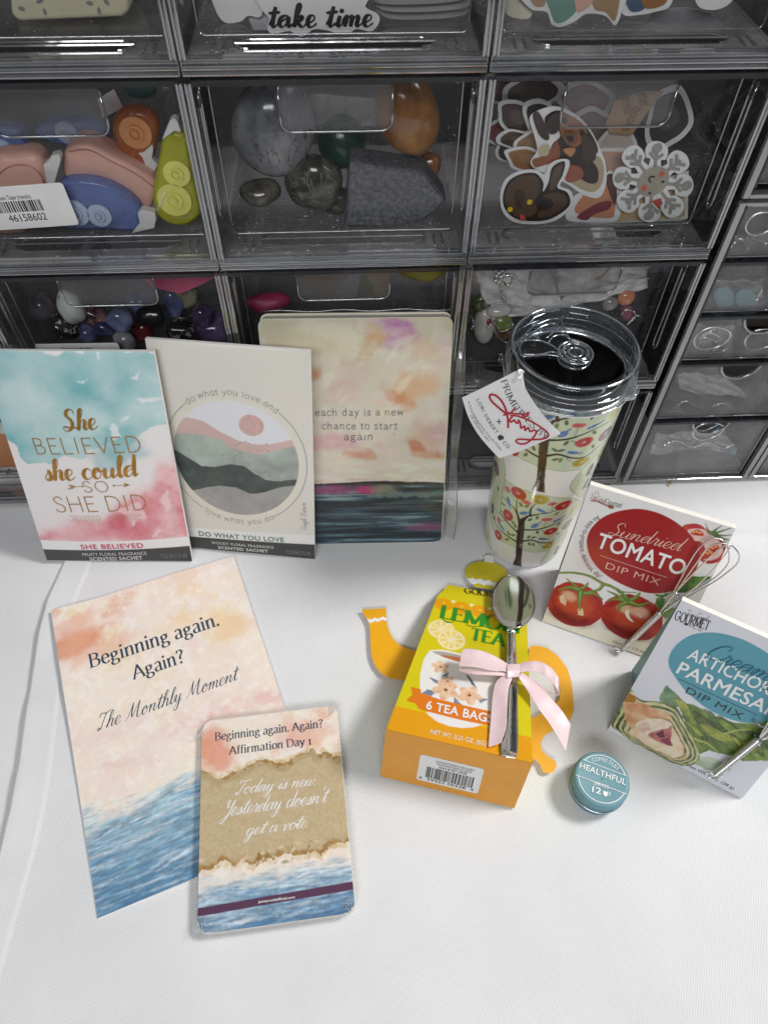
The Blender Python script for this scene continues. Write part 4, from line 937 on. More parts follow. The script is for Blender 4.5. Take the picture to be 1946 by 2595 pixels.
dy = (hz-c.Y); sea += (lin((40, 34, 40))-sea)*(sstep(.0035, .0, dy)*.8)[..., None]
c.mix(mk, sea)
for (p, rx, ry, col, a, sd) in (((960, 960), .020, .0038, (150, 56, 108), .8, 51), ((1130, 960), .010, .0035, (196, 48, 118), .8, 52), ((1440, 1140), .020, .003, (150, 84, 124), .6, 53), ((1300, 985), .035, .002, (126, 150, 146), .6, 54), ((1220, 955), .010, .004, (150, 160, 130), .6, 55)):
    q = J(p)[0]; c.ellipse(q[0], q[1], rx, ry, col, a, 0, soft=ry*.6, warp=.0022, wscale=.004, seed=sd)
c.line(np.c_[np.linspace(0, .13, 40), np.interp(np.linspace(0, .13, 40), c.x, hz[0])], .0007, (36, 34, 38), .8, warp=.0006)
c.mix(.6*sstep(.002, .0008, np.abs(c.Y-hz-.0026))*np.clip(n2*2-.6, 0, 1), (214, 158, 142))
rr_ = .0055; dx = np.maximum(np.maximum(rr_-c.X, c.X-(.130-rr_)), 0); dyy = np.maximum(np.maximum(rr_-c.Y, c.Y-(.185-rr_)), 0); keep = np.hypot(dx, dyy) <= rr_
c.build('cover_painting', A_GLOSS, tJ, lift=.00012, mask=keep)
g = on(fj); L(g, Zj, write_print('each day is a new', w=5.4, track=8, jit=2), (878, 592), (1312, 588), (878, 556)); L(g, Zj, write_print('chance to start', w=5.4, track=8, jit=2), (910, 658), (1282, 658), (910, 622)); L(g, Zj, write_print('again', w=5.4, track=8, alt=False, jit=2), (1020, 712), (1158, 710), (1020, 678), 74)
g.build('handwritten_lettering', ink((64, 74, 82)), tJ)
# shrink film with sealed seams
m = MB(); oo = rounded_rect(-.0030, -.0, .1335, .1882, .007, 6); m.prism(oo, fj, -JT-.0010, .0010)
film = m.build('film_wrap', M['film_tight'], tJ, bevel=.002)
m = MB()
for a in ((.1335, .000), (.1405, .000)): pass
P = [fj.at(.1336, y_, -.004 + .0012*math.sin(y_*90)) for y_ in np.linspace(.003, .186, 30)]; Q = [fj.at(.1400 + .0012*math.sin(y_*60), y_, -.004 + .0022*math.sin(y_*70+1)) for y_ in np.linspace(.0, .186, 30)]
m.add(P+Q, [(i, i+1, 31+i, 30+i) for i in range(29)]); m.build('film_seam', M['film_seam'], tJ, smooth=True)
m = MB(); m.tube(Q, .0004, 5); m.tube([fj.at(.139, .186, -.004), fj.at(.1425, .184, -.002), fj.at(.1440, .1795, .001), fj.at(.1420, .1770, .002)], .0005, 5); m.tube([fj.at(.004+.126*t, .1888 + .0006*math.sin(t*19), -.004) for t in np.linspace(0, 1, 24)], .0004, 5)
m.build('film_fold', M['plastic_edge'], tJ, smooth=True)

# --- booklet lying on the cloth
q = [T(*p, .0014) for p in ((125.5, 1562.5), (596, 1413), (247.5, 2328.5))]
class Booklet(Frame):
    def at(s, a, b, c=0.0):
        a = np.asarray(a, float); b = np.asarray(b, float)
        lift = .0040*np.exp(-(a/.022)**2)*sstep(.05, .216, b) + .0016*sstep(.12, .216, b)*np.sin(np.clip(a/.14, 0, 1)*3.14)
        return super().at(a, b, np.asarray(c, float) + lift)
    px = Puffed.px
fk = Booklet(q[2], q[1]-q[0], q[0]-q[2], .138, .2165); BW, BH = .1385, .2165
Zk = Z(0, 1350, .5726)
tK = thing('booklet', 'peach and blue watercolour booklet lying flat, its lower right corner under the card deck', 'booklet', fk.O + fk.X*.07 + fk.Y*.1)
def sea_sky(c, yh, seed, ang=.10):
    """pastel watercolour sky over loose blue sea strokes; yh = sea height as a share"""
    n1, n2, n3, n4 = c.noise(.045, 5, seed), c.noise(.014, 5, seed+1), c.noise(.005, 4, seed+2), c.noise(.0022, 3, seed+12)
    c.rgb[:] = lin((243, 231, 215)); c.mix(np.clip((n1-.42)*2.2, 0, .45), (241, 220, 210)); c.mix(np.clip((n2-.5)*2.6, 0, .7), (238, 230, 226))
    c.mix(np.clip((c.noise(.022, 5, seed+3)-.52)*6, 0, .85)*sstep(yh+.22, 1, c.v), (234, 188, 164)); c.mix(np.clip((c.noise(.020, 5, seed+4)-.56)*6, 0, .6)*sstep(.35, .9, c.v), (240, 210, 166))
    c.mix(np.clip((c.noise(.018, 5, seed+5)-.54)*5, 0, .38), (240, 218, 214))
    c.mix(np.exp(-((c.v-yh-.13)/.06)**2)*np.clip((c.noise(.016, 5, seed+6, ax=.5)-.38)*3, 0, .8), (232, 190, 186))
    c.mix(np.clip((n3-.52)*3.5, 0, .45), (250, 243, 236)); c.mix(np.clip((n4-.55)*2.5, 0, .12), (228, 196, 176))
    rag = fbm(c.X/.016, c.Y/.005, 5, seed+8); rag2 = fbm(c.X/.004, c.Y/.0015, 4, seed+9)
    d = c.v + (rag-.5)*.15 + (rag2-.5)*.05 - yh - (c.u-.5)*.03; mk = sstep(.03, -.07, d)
    dep = np.clip((yh-c.v)/yh, 0, 1)[..., None]; blue = lin((172, 204, 216))*(1-dep)**1.2 + lin((66, 124, 162))*(1-(1-dep)**1.2)
    keep = c.rgb.copy(); c.rgb = blue.copy(); rng = np.random.RandomState(seed); h = c.h*yh*1.1
    for i in range(420):
        y = rng.uniform(0, h); k = 1-y/h; L_ = rng.uniform(.003, .016); q = ang + rng.uniform(-.22, .16)
        col = [(222, 228, 232), (190, 208, 222), (120, 162, 194), (66, 122, 164), (44, 94, 142), (164, 198, 214)][rng.choice(6, p=[.20*(1-k)+.05, .16, .2, .2*k+.14, .25*k, 1-(.20*(1-k)+.05+.16+.2+.2*k+.14+.25*k)])]
        c.ellipse(rng.uniform(-.004, c.w), y, L_, rng.uniform(.0003, .0012), col, rng.uniform(.2, .65), q, soft=.0006, warp=.0006, wscale=.0018, seed=rng.randint(60))
    sea = c.rgb; gr = np.clip((fbm(c.X/.006, c.Y/.0011, 4, seed+20)-.5)*2.2, -.5, .5)[..., None]; sea = sea*(1+gr*.55); c.rgb = keep; c.mix(mk*.95, sea)
c = Canvas(fk, BW, BH, res=.00048); sea_sky(c, .30, 61)
for (u, v, rx, ry, col, a) in ((.06, .845, .020, .010, (222, 140, 96), .75), (.22, .80, .018, .006, (228, 160, 124), .5), (.10, .92, .016, .008, (230, 170, 150), .6), (.85, .72, .014, .012, (240, 206, 150), .6), (.70, .80, .02, .008, (242, 216, 170), .5)):
    c.ellipse(u*BW, v*BH, rx, ry, col, a, .1, soft=.005, warp=.007, wscale=.010, seed=int(u*77))
i = np.arange(4)
slab('pages', fk, BW, BH, .0012, M['paper'], tK); c.build('printed_cover', A_MATT, tK, lift=.00015)
g = on(fk, .0004); NAVY = ink((52, 70, 90))
L(g, Zk, write_print('Beginning again.', 'serif', 11, 3.0, track=2), (400, 600), (972, 410), (384, 543), 72); L(g, Zk, write_print('Again?', 'serif', 11, 3.0, track=2), (590, 652), (820, 572), (577, 596), 72)
L(g, Zk, write_script('The Monthly Moment', 5.2, 1.8, .4), (432, 880), (1072, 645), (408, 815), 84); g.build('navy_lettering', NAVY, tK)

# --- deck of cards in film, lying over the booklet
def _corner(p): return T(*Zk(p)[0], .0070)
tl, tr, bl, br = _corner((886, 842)), _corner((1490, 760)), _corner((884, 1775)), _corner((1578, 1688))
DW = (np.linalg.norm(tr-tl)+np.linalg.norm(br-bl))/2; DH = (np.linalg.norm(tl-bl)+np.linalg.norm(tr-br))/2
ctr_ = (tl+tr+bl+br)/4; X_ = (tr-tl)+(br-bl); X_ /= np.linalg.norm(X_); Y_ = np.cross([0, 0, 1.0], X_)
fd = Frame(ctr_ - X_*DW/2 - Y_*DH/2, X_, Y_, DW, DH); TH = .0050
tD = thing('card_deck', 'film-wrapped deck of affirmation cards with a torn-paper picture, lying over the booklet corner', 'card deck', (*ctr_[:2], .0016))
rd = rounded_rect(0, 0, DW, DH, .0065, 8); m = MB(); m.prism(rd, fd, -TH, 0); m.build('cards', M['pages'], tD)
c = Canvas(fd, DW, DH); sea_sky(c, .235, 91)
D_ = lambda *p: fd.pxs(Zk(*p))
c.ellipse(.10*DW, .83*DH, .012, .016, (226, 132, 100), .7, .6, soft=.005, warp=.006, seed=3, wscale=.009); c.ellipse(.75*DW, .86*DH, .016, .010, (232, 164, 140), .6, 0, soft=.005, warp=.006, seed=8, wscale=.009)
up = [(880, 1050), (930, 1060), (960, 1085), (1000, 1070), (1050, 1050), (1090, 1030), (1150, 1000), (1200, 1010), (1250, 1020), (1300, 990), (1350, 965), (1385, 950), (1400, 985), (1430, 960), (1470, 985), (1510, 980)]
lo = [(1548, 1375), (1500, 1385), (1460, 1390), (1420, 1440), (1380, 1425), (1330, 1440), (1250, 1435), (1200, 1460), (1150, 1450), (1120, 1490), (1080, 1470), (1020, 1480), (980, 1465), (930, 1500), (880, 1510)]
pu, pl = D_(*up), D_(*lo); pu[0][0] = pl[-1][0] = -.003; pu[-1][0] = pl[0][0] = DW+.003
c.poly(np.vstack([pu+[0, .0016], pl-[0, .0014]]), (240, 230, 212), warp=.0016, wscale=.004, seed=12, tex=((214, 184, 136), .003, .9))
c.poly(np.vstack([pu-[0, .0008], pl+[0, .0012]]), (184, 146, 88), warp=.0024, wscale=.003, seed=13, tex=((146, 110, 60), .0025, .9))
c.poly(np.vstack([pu-[0, .0026], pl+[0, .0034]]), (204, 184, 148), warp=.0034, wscale=.0032, seed=14, soft=.0007, tex=((190, 168, 130), .0016, .8))
for k_, (p_, sg_) in enumerate(((pu, -1), (pl, 1))):
    qq = smooth_curve(p_+[0, sg_*.0040], 4); c.line(qq, .0032, (150, 120, 76), .34 if k_ == 0 else .12, soft=.0016, warp=.0012, wscale=.003)
c.dabs(40, (0, pl[:, 1].min(), DW, pl[:, 1].max()+.004), [(236, 224, 196), (160, 122, 70), (222, 200, 160)], .0018, .8, 2.4, .4, 8, 1.2)
yl = D_((886, 1700), (1576, 1580), (886, 1662), (1572, 1556)); sl_ = (yl[1][1]-yl[0][1])/(yl[1][0]-yl[0][0])
yb_ = c.Y - (c.X-yl[0][0])*sl_; c.mix(sstep(yl[0][1]-.0002, yl[0][1]+.0002, yb_)*sstep(yl[2][1]+.0002, yl[2][1]-.0002, yb_), (92, 58, 84))
rr_ = .0065; dx = np.maximum(np.maximum(rr_-c.X, c.X-(DW-rr_)), 0); dyy = np.maximum(np.maximum(rr_-c.Y, c.Y-(DH-rr_)), 0)
c.build('top_card', A_GLOSS, tD, lift=.00012, mask=np.hypot(dx, dyy) <= rr_)
g = on(fd, .0003); L(g, Zk, write_print('Beginning again. Again?', 'serif', 11, 3.2, track=2), (952, 922), (1430, 862), (946, 888), 72); L(g, Zk, write_print('Affirmation Day 1', 'serif', 11, 3.2, track=2), (1013, 984), (1378, 938), (1008, 950), 72); g.build('navy_lettering', NAVY, tD)
g = on(fd, .0003); L(g, Zk, write_script('Today is new.', 6.2, 2.6, .45), (1040, 1162), (1400, 1118), (1025, 1106), 82); L(g, Zk, write_script("Yesterday doesn't", 6.2, 2.6, .45), (968, 1262), (1465, 1192), (955, 1195), 82); L(g, Zk, write_script('get a vote.', 6.2, 2.6, .45), (1075, 1345), (1360, 1306), (1066, 1286), 82)
L(g, Zk, write_sans('jennarnoldofficial.com', .012), (1143, 1642), (1305, 1620), (1142, 1630), .72); g.build('white_lettering', M['white_ink'], tD)
m = MB(); m.prism(rounded_rect(-.0009, -.0009, DW+.0009, DH+.0009, .0068, 8), fd, -TH-.0003, .0009); fw_ = m.build('film_wrap', M['film_tight'], tD, bevel=.0008)
rng = np.random.RandomState(3)
for cx_, cy_ in ((.002, .004), (DW-.004, .004), (DW-.004, DH-.003), (.001, DH-.008)):
    m = MB()
    for i in range(7):
        a = rng.uniform(0, 3.14); o_ = np.array([cx_, cy_]) + rng.uniform(-.003, .003, 2); m.tube([fd.at(o_[0]+math.cos(a)*s_, o_[1]+math.sin(a)*s_, .0012) for s_ in (-.0028, 0, .0028)], .00014, 5)
    m.build('film_crease', M['film_glint'], tD, smooth=True)
# ------------------------------------------------------------------ tumbler with bird trees
TC = np.array([.1130, .3413]); TR0, TK = .0313, (.0383-.0313)/.178
class Cone:
    """side of the tumbler: x is arc length at 36 mm radius (0 faces the camera), y is height"""
    ref = .036
    def at(s, a, b, c=0.0):
        a = np.asarray(a, float)/s.ref; b = np.asarray(b, float); r = TR0 + TK*b + np.asarray(c, float) - .0018*np.exp(-np.maximum(b, 0)/.0012)
        return np.stack([TC[0]+r*np.sin(a), TC[1]-r*np.cos(a), b+0*a], -1)
    def px(s, u, v, off=0.0):
        d = ray(u, v); ox, oy = -TC[0], -TC[1]; R0 = TR0 + TK*EYE + off
        A = d[0]**2+d[1]**2-(TK*d[2])**2; B = 2*(ox*d[0]+oy*d[1]-R0*TK*d[2]); Cc = ox*ox+oy*oy-R0*R0
        q = B*B-4*A*Cc; t = (-B-math.sqrt(max(q, 0)))/(2*A); P = C0+d*t
        return np.array([math.atan2(P[0]-TC[0], -(P[1]-TC[1]))*s.ref, P[2]])
    def pxs(s, pts, off=0.0): return np.array([s.px(u, v, off) for u, v in pts])
cone = Cone(); Zv = Z(1220, 1150, .2049); Zu = Z(1180, 780, .2893)
tT = thing('tumbler', 'white steel tumbler painted with bird trees under a clear lid', 'tumbler', (*TC, 0))
c = Canvas(cone, 2*math.pi*.036, .1780, res=.0005, base=(232, 231, 226), x0=-math.pi*.036)
def K(*p): return cone.pxs(Zv(*p))
_tb = K((440, 1395))[0]; _t2 = K((628, 436))[0]; DZ = _t2[1]-_tb[1]
GREENS = [(112, 134, 70), (92, 112, 62), (84, 100, 76)]
def tree(ds, dz, seed):
    off = np.array([ds, dz]); rng = np.random.RandomState(seed)
    def Q(*p): return K(*p) + off
    sx = np.linalg.norm(K((730, 570))[0]-K((830, 570))[0])/100
    blob = smooth_curve(Q((130, 270), (260, 300), (420, 400), (640, 480), (900, 530), (1130, 545), (1215, 570), (1225, 680), (1130, 930), (1010, 1110), (830, 1205), (640, 1220), (420, 1165), (240, 1070), (130, 900), (92, 640), (105, 380)), 4, True)
    c.poly(blob, (126, 156, 104), .95, warp=.0006, wscale=.006, seed=seed); bb = blob.mean(0); c.poly(bb+(blob-bb)*.985, (202, 212, 182), warp=.0006, wscale=.006, seed=seed, tex=((200, 210, 178), .012, .8))
    BR = (48, 32, 30)
    c.poly(Q((375, 1385), (420, 1290), (430, 1100), (440, 950), (455, 850), (485, 800), (530, 780), (535, 850), (530, 950), (515, 1080), (503, 1200), (492, 1320), (497, 1415)), BR, warp=.0003, tex=((84, 58, 46), .003, .8))
    for pts, w in (((( 470, 870), (430, 720), (345, 610), (220, 480)), 1), (((485, 860), (435, 700), (440, 560)), 1.1), (((510, 840), (560, 780), (610, 765), (720, 745), (830, 730), (950, 690)), 1.4), (((605, 770), (603, 715), (625, 660), (670, 618)), 1.3),
                   (((520, 938), (700, 935), (850, 890), (960, 840), (1110, 750)), 1.1), (((505, 1080), (620, 1070), (740, 1100), (860, 1090), (960, 1020), (1050, 930)), 1.2), (((455, 980), (350, 880), (230, 730), (160, 610), (145, 530)), 1.1), (((440, 1090), (300, 1000), (190, 890), (135, 750)), 1.1)):
        q = smooth_curve(Q(*pts), 4); c.line(q, np.linspace(w*.0018, .0005, len(q)), BR)
    for x, y in ((215, 515), (270, 625), (230, 705), (390, 850), (415, 890), (690, 790), (600, 815), (930, 740), (955, 870), (690, 970), (585, 1030), (645, 1035), (592, 1115), (640, 1122), (335, 985), (388, 1005), (315, 1060), (485, 625), (160, 795), (945, 990), (1070, 940), (560, 650)):
        q = Q((x, y))[0]; c.ellipse(q[0], q[1], .0024, .0012, GREENS[rng.randint(3)], 1, rng.uniform(.3, 2.6))
    for pts in (((460, 655), (545, 640)), ((240, 820), (300, 830)), ((345, 480), (425, 600)), ((880, 650), (870, 720)), ((795, 850), (765, 920)), ((740, 950), (790, 965)), ((700, 1110), (760, 1145))):
        q = Q(*pts); 
        for t in np.linspace(0, 1, 5): p = q[0]*(1-t)+q[1]*t; c.ellipse(p[0], p[1], .00045, .00035, (40, 44, 44))
    RED, YEL, PUR, PNK = (190, 58, 52), (184, 162, 44), (92, 56, 72), (210, 104, 104)
    for x, y, rx, ry, col in ((455, 490, 80, 70, RED), (325, 760, 62, 70, RED), (205, 1005, 55, 65, RED), (1020, 640, 90, 60, RED), (860, 960, 76, 52, RED), (205, 410, 45, 75, YEL), (730, 570, 95, 60, YEL), (835, 1135, 78, 48, YEL), (1150, 680, 60, 60, (206, 196, 104)), (145, 460, 36, 78, PUR), (135, 680, 34, 70, PUR), (1065, 870, 78, 66, (136, 104, 114)), (320, 440, 35, 34, PNK), (550, 600, 55, 28, PNK), (875, 620, 48, 25, PNK), (810, 815, 62, 24, PNK), (215, 820, 30, 40, PNK)):
        q = Q((x, y), (x-rx, y), (x+rx, y), (x, y-ry), (x, y+ry)); c.ellipse(q[0][0], q[0][1], 1.14*min(np.linalg.norm(q[2]-q[1])/2, rx*sx*1.25), 1.14*min(np.linalg.norm(q[4]-q[3])/2, ry*sx*1.35), col, warp=.0003, wscale=.0012, seed=seed, tex=(tuple(np.array(col)*.85), .002, .6))
        if col is not PNK:
            for a in np.arange(0, math.pi, math.pi/4): c.line([q[0]+.0014*np.array([math.cos(a), math.sin(a)]), q[0]-.0014*np.array([math.cos(a), math.sin(a)])], .00024, (236, 226, 216), .7)
    for x, y, L_, h, a, fl in ((335, 590, .0040, .0017, -1.2, -1), (190, 615, .0030, .0016, .6, 1), (520, 735, .0032, .0019, .7, -1), (740, 705, .0036, .0017, -.5, -1), (950, 815, .0038, .0013, .35, -1), (245, 900, .0036, .0016, -.5, 1), (660, 890, .0034, .0023, 1.0, -1), (760, 1055, .0036, .0016, -.3, -1)):
        q = Q((x, y))[0]; d = np.array([math.cos(a), math.sin(a)]); c.ellipse(q[0], q[1], L_, h, (72, 116, 176), ang=a, tex=((120, 136, 182), .002, .6)); hd = q + d*L_*.8*fl; c.ellipse(hd[0], hd[1], .0013, .0012, (88, 132, 182)); tl_ = q - d*L_*fl
        c.line([tl_+d*.001*fl, tl_-d*.0026*fl], .0012, (84, 124, 172)); c.ellipse(hd[0]+.0003*fl, hd[1]+.0003, .0003, .0003, (30, 30, 36))
for ds, dz, sd in ((0, 0, 1), (0, DZ, 2), (.0745, DZ*.48, 3), (.0745, -DZ*.52, 4), (.0745, DZ*1.48, 5), (-.0760, DZ*.42, 6), (-.0760, -DZ*.58, 7), (-.0760, DZ*1.42, 8)): tree(ds, dz, sd)
bodym = art_mat('glossy wrapped steel', .22, .4, .02)
c.build('printed_body', bodym, tT)
m = MB(); m.lathe([(.0005, .0012), (.0270, .0012), (.0288, .0002), (TR0-.0016, .0004), (TR0-.0014, .0010)], (*TC, 0), 64); m.lathe([(TR0+TK*.178, .1780), (.0376, .1786), (.0362, .1786), (.0360, .176)], (*TC, 0), 64); m.build('steel_rim', M['steel'], tT, smooth=True)
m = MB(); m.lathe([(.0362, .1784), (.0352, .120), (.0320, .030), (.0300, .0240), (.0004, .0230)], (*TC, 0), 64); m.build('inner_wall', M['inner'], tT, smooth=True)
prof = [(.0326, .1826), (.0328, .1935), (.0338, .1952), (.0360, .1962), (.0382, .1960), (.0392, .1946), (.0393, .1870), (.0398, .1858), (.0400, .1795), (.0398, .1768), (.0388, .1764), (.0386, .1800), (.0345, .1806)]
m = MB(); m.lathe(prof+[prof[0]], (*TC, 0), 96); lid = m.build('lid_ring', M['lid'], tT, smooth=True)
m = MB(); m.lathe([(.0004, .1826), (.0330, .1826), (.0330, .1806), (.0004, .1806)], (*TC, 0), 64); m.build('lid_floor', M['lid_floor'], lid)
m = MB()
for r_, z_, w_ in ((.0374, .1962, .0008), (.0398, .1858, .0003), (.0400, .1772, .0006), (.0328, .1832, .0005)):
    m.tube([(TC[0]+r_*math.cos(q), TC[1]+r_*math.sin(q), z_) for q in np.linspace(0, 2*math.pi, 97)[:-1]], w_, 6, closed=True)
M['lid_edge'] = clear('moulded lid edge', (.56, .60, .64), ior=1.9, rough=.05, haze=.10, hcol=(.75, .8, .85), scratch=False, fmul=3)
m.build('lid_ridge', M['lid_edge'], lid, smooth=True)
fz = Frame((0, 0, .1872), (1, 0, 0), (0, 1, 0)); U = lambda *p: fz.pxs(Zu(*p)); kc = U((955, 415))[0]
m = MB(); arm = U((478, 290), (600, 165), (760, 105), (828, 118), (862, 190), (905, 275), (985, 300), (1060, 340), (1085, 420), (1030, 470), (930, 475), (830, 440), (730, 420), (600, 428), (500, 432), (472, 380)); a0 = arm.mean(0)
if np.sum(arm[:, 0]*np.roll(arm[:, 1], -1)-np.roll(arm[:, 0], -1)*arm[:, 1]) < 0: arm = arm[::-1]
m.prism(smooth_curve(arm, 4, True), fz, -.0020, .0008); sl_ = m.build('slider', M['lid'], tT, bevel=.0006)
m = MB(); m.tube(np.c_[smooth_curve(arm, 4, True), np.full(len(arm)*4, .1880)], .0006, 6, closed=True)
for r_, z_, w_ in ((.0104, .1892, .0008), (.0075, .1900, .0007), (.0042, .1896, .0006), (.0098, .1848, .0007)): m.tube([(kc[0]+r_*math.cos(q), kc[1]+r_*math.sin(q), z_) for q in np.linspace(0, 2*math.pi, 49)[:-1]], w_, 6, closed=True)
for pts in (((500, 420), (640, 425), (760, 400), (850, 445)), ((500, 300), (640, 300), (760, 350), (830, 420)), ((570, 260), (640, 190), (760, 150), (800, 180), (760, 230), (700, 280)), ((720, 320), (760, 270), (850, 250), (900, 285))): q = smooth_curve(U(*pts), 5); m.tube(np.c_[q, np.full(len(q), .1886)], .0006, 6)
m.build('slider_edge', M['lid_edge'], sl_, smooth=True)
m = MB(); m.lathe([(.0004, .1895), (.0070, .1897), (.0105, .1893), (.0110, .1880), (.0104, .1850), (.0098, .1835), (.0004, .1835)], (*kc, 0), 40); m.build('knob', M['lid'], sl_, smooth=True)
m = MB(); ta = -.62; e_ = [(TC[0]+r_*math.cos(ta+d), TC[1]+r_*math.sin(ta+d)) for d in (-.16, -.05, .08, .20) for r_ in (.0392, .0442)]
e_ = [e_[0], e_[2], e_[4], e_[6], (TC[0]+.0405*math.cos(ta+.22), TC[1]+.0405*math.sin(ta+.22)), e_[5], e_[3], (TC[0]+.0405*math.cos(ta-.18), TC[1]+.0405*math.sin(ta-.18))]
m.prism([p for p in e_[::-1]][::-1][::-1], Frame((0, 0, .1785), (1, 0, 0), (0, 1, 0)), 0, .0042); m.build('lid_tab', M['lid_edge'], lid, bevel=.0008)

# --- paper tag tied under the lid
Zg = Z(1160, 900, .1929)
_n = np.array([-.42, -.80, .43]); _n /= np.linalg.norm(_n)
_p0 = on_plane(1306, 945, (.0880, .3030, .170), _n); _x = np.cross((0, 0, 1.0), _n)
ft = Frame(_p0, _x, np.cross(_n, _x)); G = lambda *p: ft.pxs(Zg(*p))
tG = thing('hang_tag', 'white hang tag with red signature, tied beneath the tumbler lid', 'tag', ft.O)
ol = np.vstack([smooth_curve(G((752, 212), (860, 430), (1000, 660), (1160, 860), (1330, 1042)), 6), smooth_curve(G((1330, 1042), (1080, 1150), (820, 1260), (545, 1355)), 3)[1:], smooth_curve(G((545, 1355), (380, 1180), (240, 1000), (130, 790), (56, 556)), 6)[1:], smooth_curve(G((56, 556), (280, 450), (520, 330), (752, 212)), 3)[1:-1]])
hq = G((727, 333))[0]; bm = bmesh.new()
def _ring(P, z): return [bm.verts.new(ft.at(p[0], p[1], z)) for p in P]
hole = [hq + .0016*np.array([math.cos(a), math.sin(a)]) for a in np.linspace(0, 2*math.pi, 15)[:-1]]
fr_ = []
for z in (0, -.0005):
    a, b = _ring(ol, z), _ring(hole, z); ea = [bm.edges.new((v[i], v[(i+1) % len(v)])) for v in (a, b) for i in range(len(v))]; bmesh.ops.triangle_fill(bm, edges=ea, use_beauty=True); fr_.append((a, b))
for k in (0, 1):
    A_, B_ = fr_[0][k], fr_[1][k]
    for i in range(len(A_)): bm.faces.new((A_[i], A_[(i+1) % len(A_)], B_[(i+1) % len(A_)], B_[i]))
bm.verts.index_update(); V_ = [v.co[:] for v in bm.verts]; F_ = [[v.index for v in f.verts] for f in bm.faces]; bm.free()
obj('tag_card', V_, F_, M['paper'], tG)
_b = [p for p in ol]; m = MB(); m.prism((np.array(_b) + [.0004, .0003])[::1] if np.sum(ol[:, 0]*np.roll(ol[:, 1], -1)-np.roll(ol[:, 0], -1)*ol[:, 1]) > 0 else (np.array(_b)+[.0004, .0003])[::-1], ft, -.0016, -.0011); m.build('second_leaf', M['paper'], tG)
def along(P, txt, path, h, capref=None):
    q = smooth_curve(path, 10); d = np.r_[0, np.cumsum(np.linalg.norm(np.diff(q, axis=0), axis=1))]; V = txt.V(); x0, x1 = V[:, 0].min(), V[:, 0].max(); ym = capref or V[:, 1].max()
    s_ = (V[:, 0]-x0)/(x1-x0)*d[-1]; t = np.gradient(q, axis=0); t /= np.linalg.norm(t, axis=1)[:, None]
    bx, by = np.interp(s_, d, q[:, 0]), np.interp(s_, d, q[:, 1]); tx, ty = np.interp(s_, d, t[:, 0]), np.interp(s_, d, t[:, 1]); b = V[:, 1]/ym*h
    P.raw(np.c_[bx - ty*b, by + tx*b, V[:, 2]], txt.f)
g = Print(ft, .0002); up_ = .0042
along(g, write_print('PRIMITIVES BY', 'serif', 10, 3, track=3), G((566, 338), (615, 468), (668, 592), (755, 732), (845, 825), (950, 930), (1060, 1042), (1165, 1120)), np.linalg.norm(G((600, 450))[0]-G((668, 405))[0]), 72)
hh = np.linalg.norm(G((300, 700))[0]-G((337, 674))[0])
along(g, write_sans('LORI SIEBERT', 0, 1.15), G((240, 588), (300, 700), (375, 845), (440, 950), (505, 1035)), hh); along(g, write_sans('CO.', 0, 1.1), G((585, 1150), (625, 1195), (675, 1240)), hh)
along(g, write_sans('A COLLABORATIVE COLLECTION', 0, 1.05), G((130, 608), (168, 722), (250, 875), (360, 1018), (460, 1138), (560, 1252)), hh*.62); along(g, write_sans('OF ORIGINAL ART', 0, 1.05), G((160, 795), (215, 885), (310, 1020), (398, 1140)), hh*.62)
for a, b in (((515, 870), (568, 872)), ((540, 842), (545, 902))): g.stroke(G(a, b), .0006)
for pts in (((520, 1075), (540, 1050), (575, 1045), (590, 1065), (560, 1125), (530, 1100)), ((565, 1070), (600, 1060), (612, 1080), (590, 1105), (550, 1118)), ((585, 1110), (605, 1095), (600, 1110))): g.poly(G(*pts))
g.build('black_lettering', ink((52, 52, 56)), tG)
g = Print(ft, .0004)
for pts, w in ((((640, 765), (560, 705), (450, 605), (420, 540), (450, 514), (520, 540), (590, 620), (640, 735), (660, 850), (663, 945)), .0013), (((755, 685), (700, 755), (650, 770), (605, 785)), .0011), (((620, 750), (760, 765), (880, 772), (935, 750), (900, 800), (850, 780)), .0010),
               (((720, 800), (685, 845), (700, 875), (745, 850), (755, 875), (790, 890), (800, 850), (825, 900), (830, 955), (880, 930), (885, 985), (930, 950), (950, 1000), (1000, 985), (1035, 1000), (990, 1085), (900, 1155), (820, 1162), (768, 1132), (800, 1102), (950, 1108), (1100, 1100), (1182, 1070), (1178, 1015), (1100, 950), (960, 865), (800, 800), (700, 788)), .0011)):
    g.stroke(smooth_curve(G(*pts), 6), w)
g.build('red_signature', ink((176, 28, 48)), tG)
m = MB(); P_ = [ft.at(*hq, .0), ft.at(*G((770, 310))[0], .0012), ft.at(*G((820, 270))[0], .002), ft.at(*G((835, 225))[0], .003)]
e0 = np.array(P_[-1]); P_.append(np.array([TC[0]-.0302, TC[1]-.0262, .1775])); m.tube(smooth_curve(P_, 6), .0006, 6); m.tube(smooth_curve([p+np.array([.0012, 0, -.0010]) for p in P_], 6), .0006, 6); m.tube([e0+np.array([.0015*math.cos(a*2.2), .001*math.sin(a*3), .0025*math.sin(a*1.3)]) for a in np.linspace(0, 6, 30)], .0006, 6)
m.tube([(TC[0]+.0398*math.cos(q), TC[1]+.0398*math.sin(q), .1758) for q in np.linspace(0, 2*math.pi, 73)[:-1]], .00045, 6, closed=True)
m.build('tie_cord', M['white_ink'], tG, smooth=True)

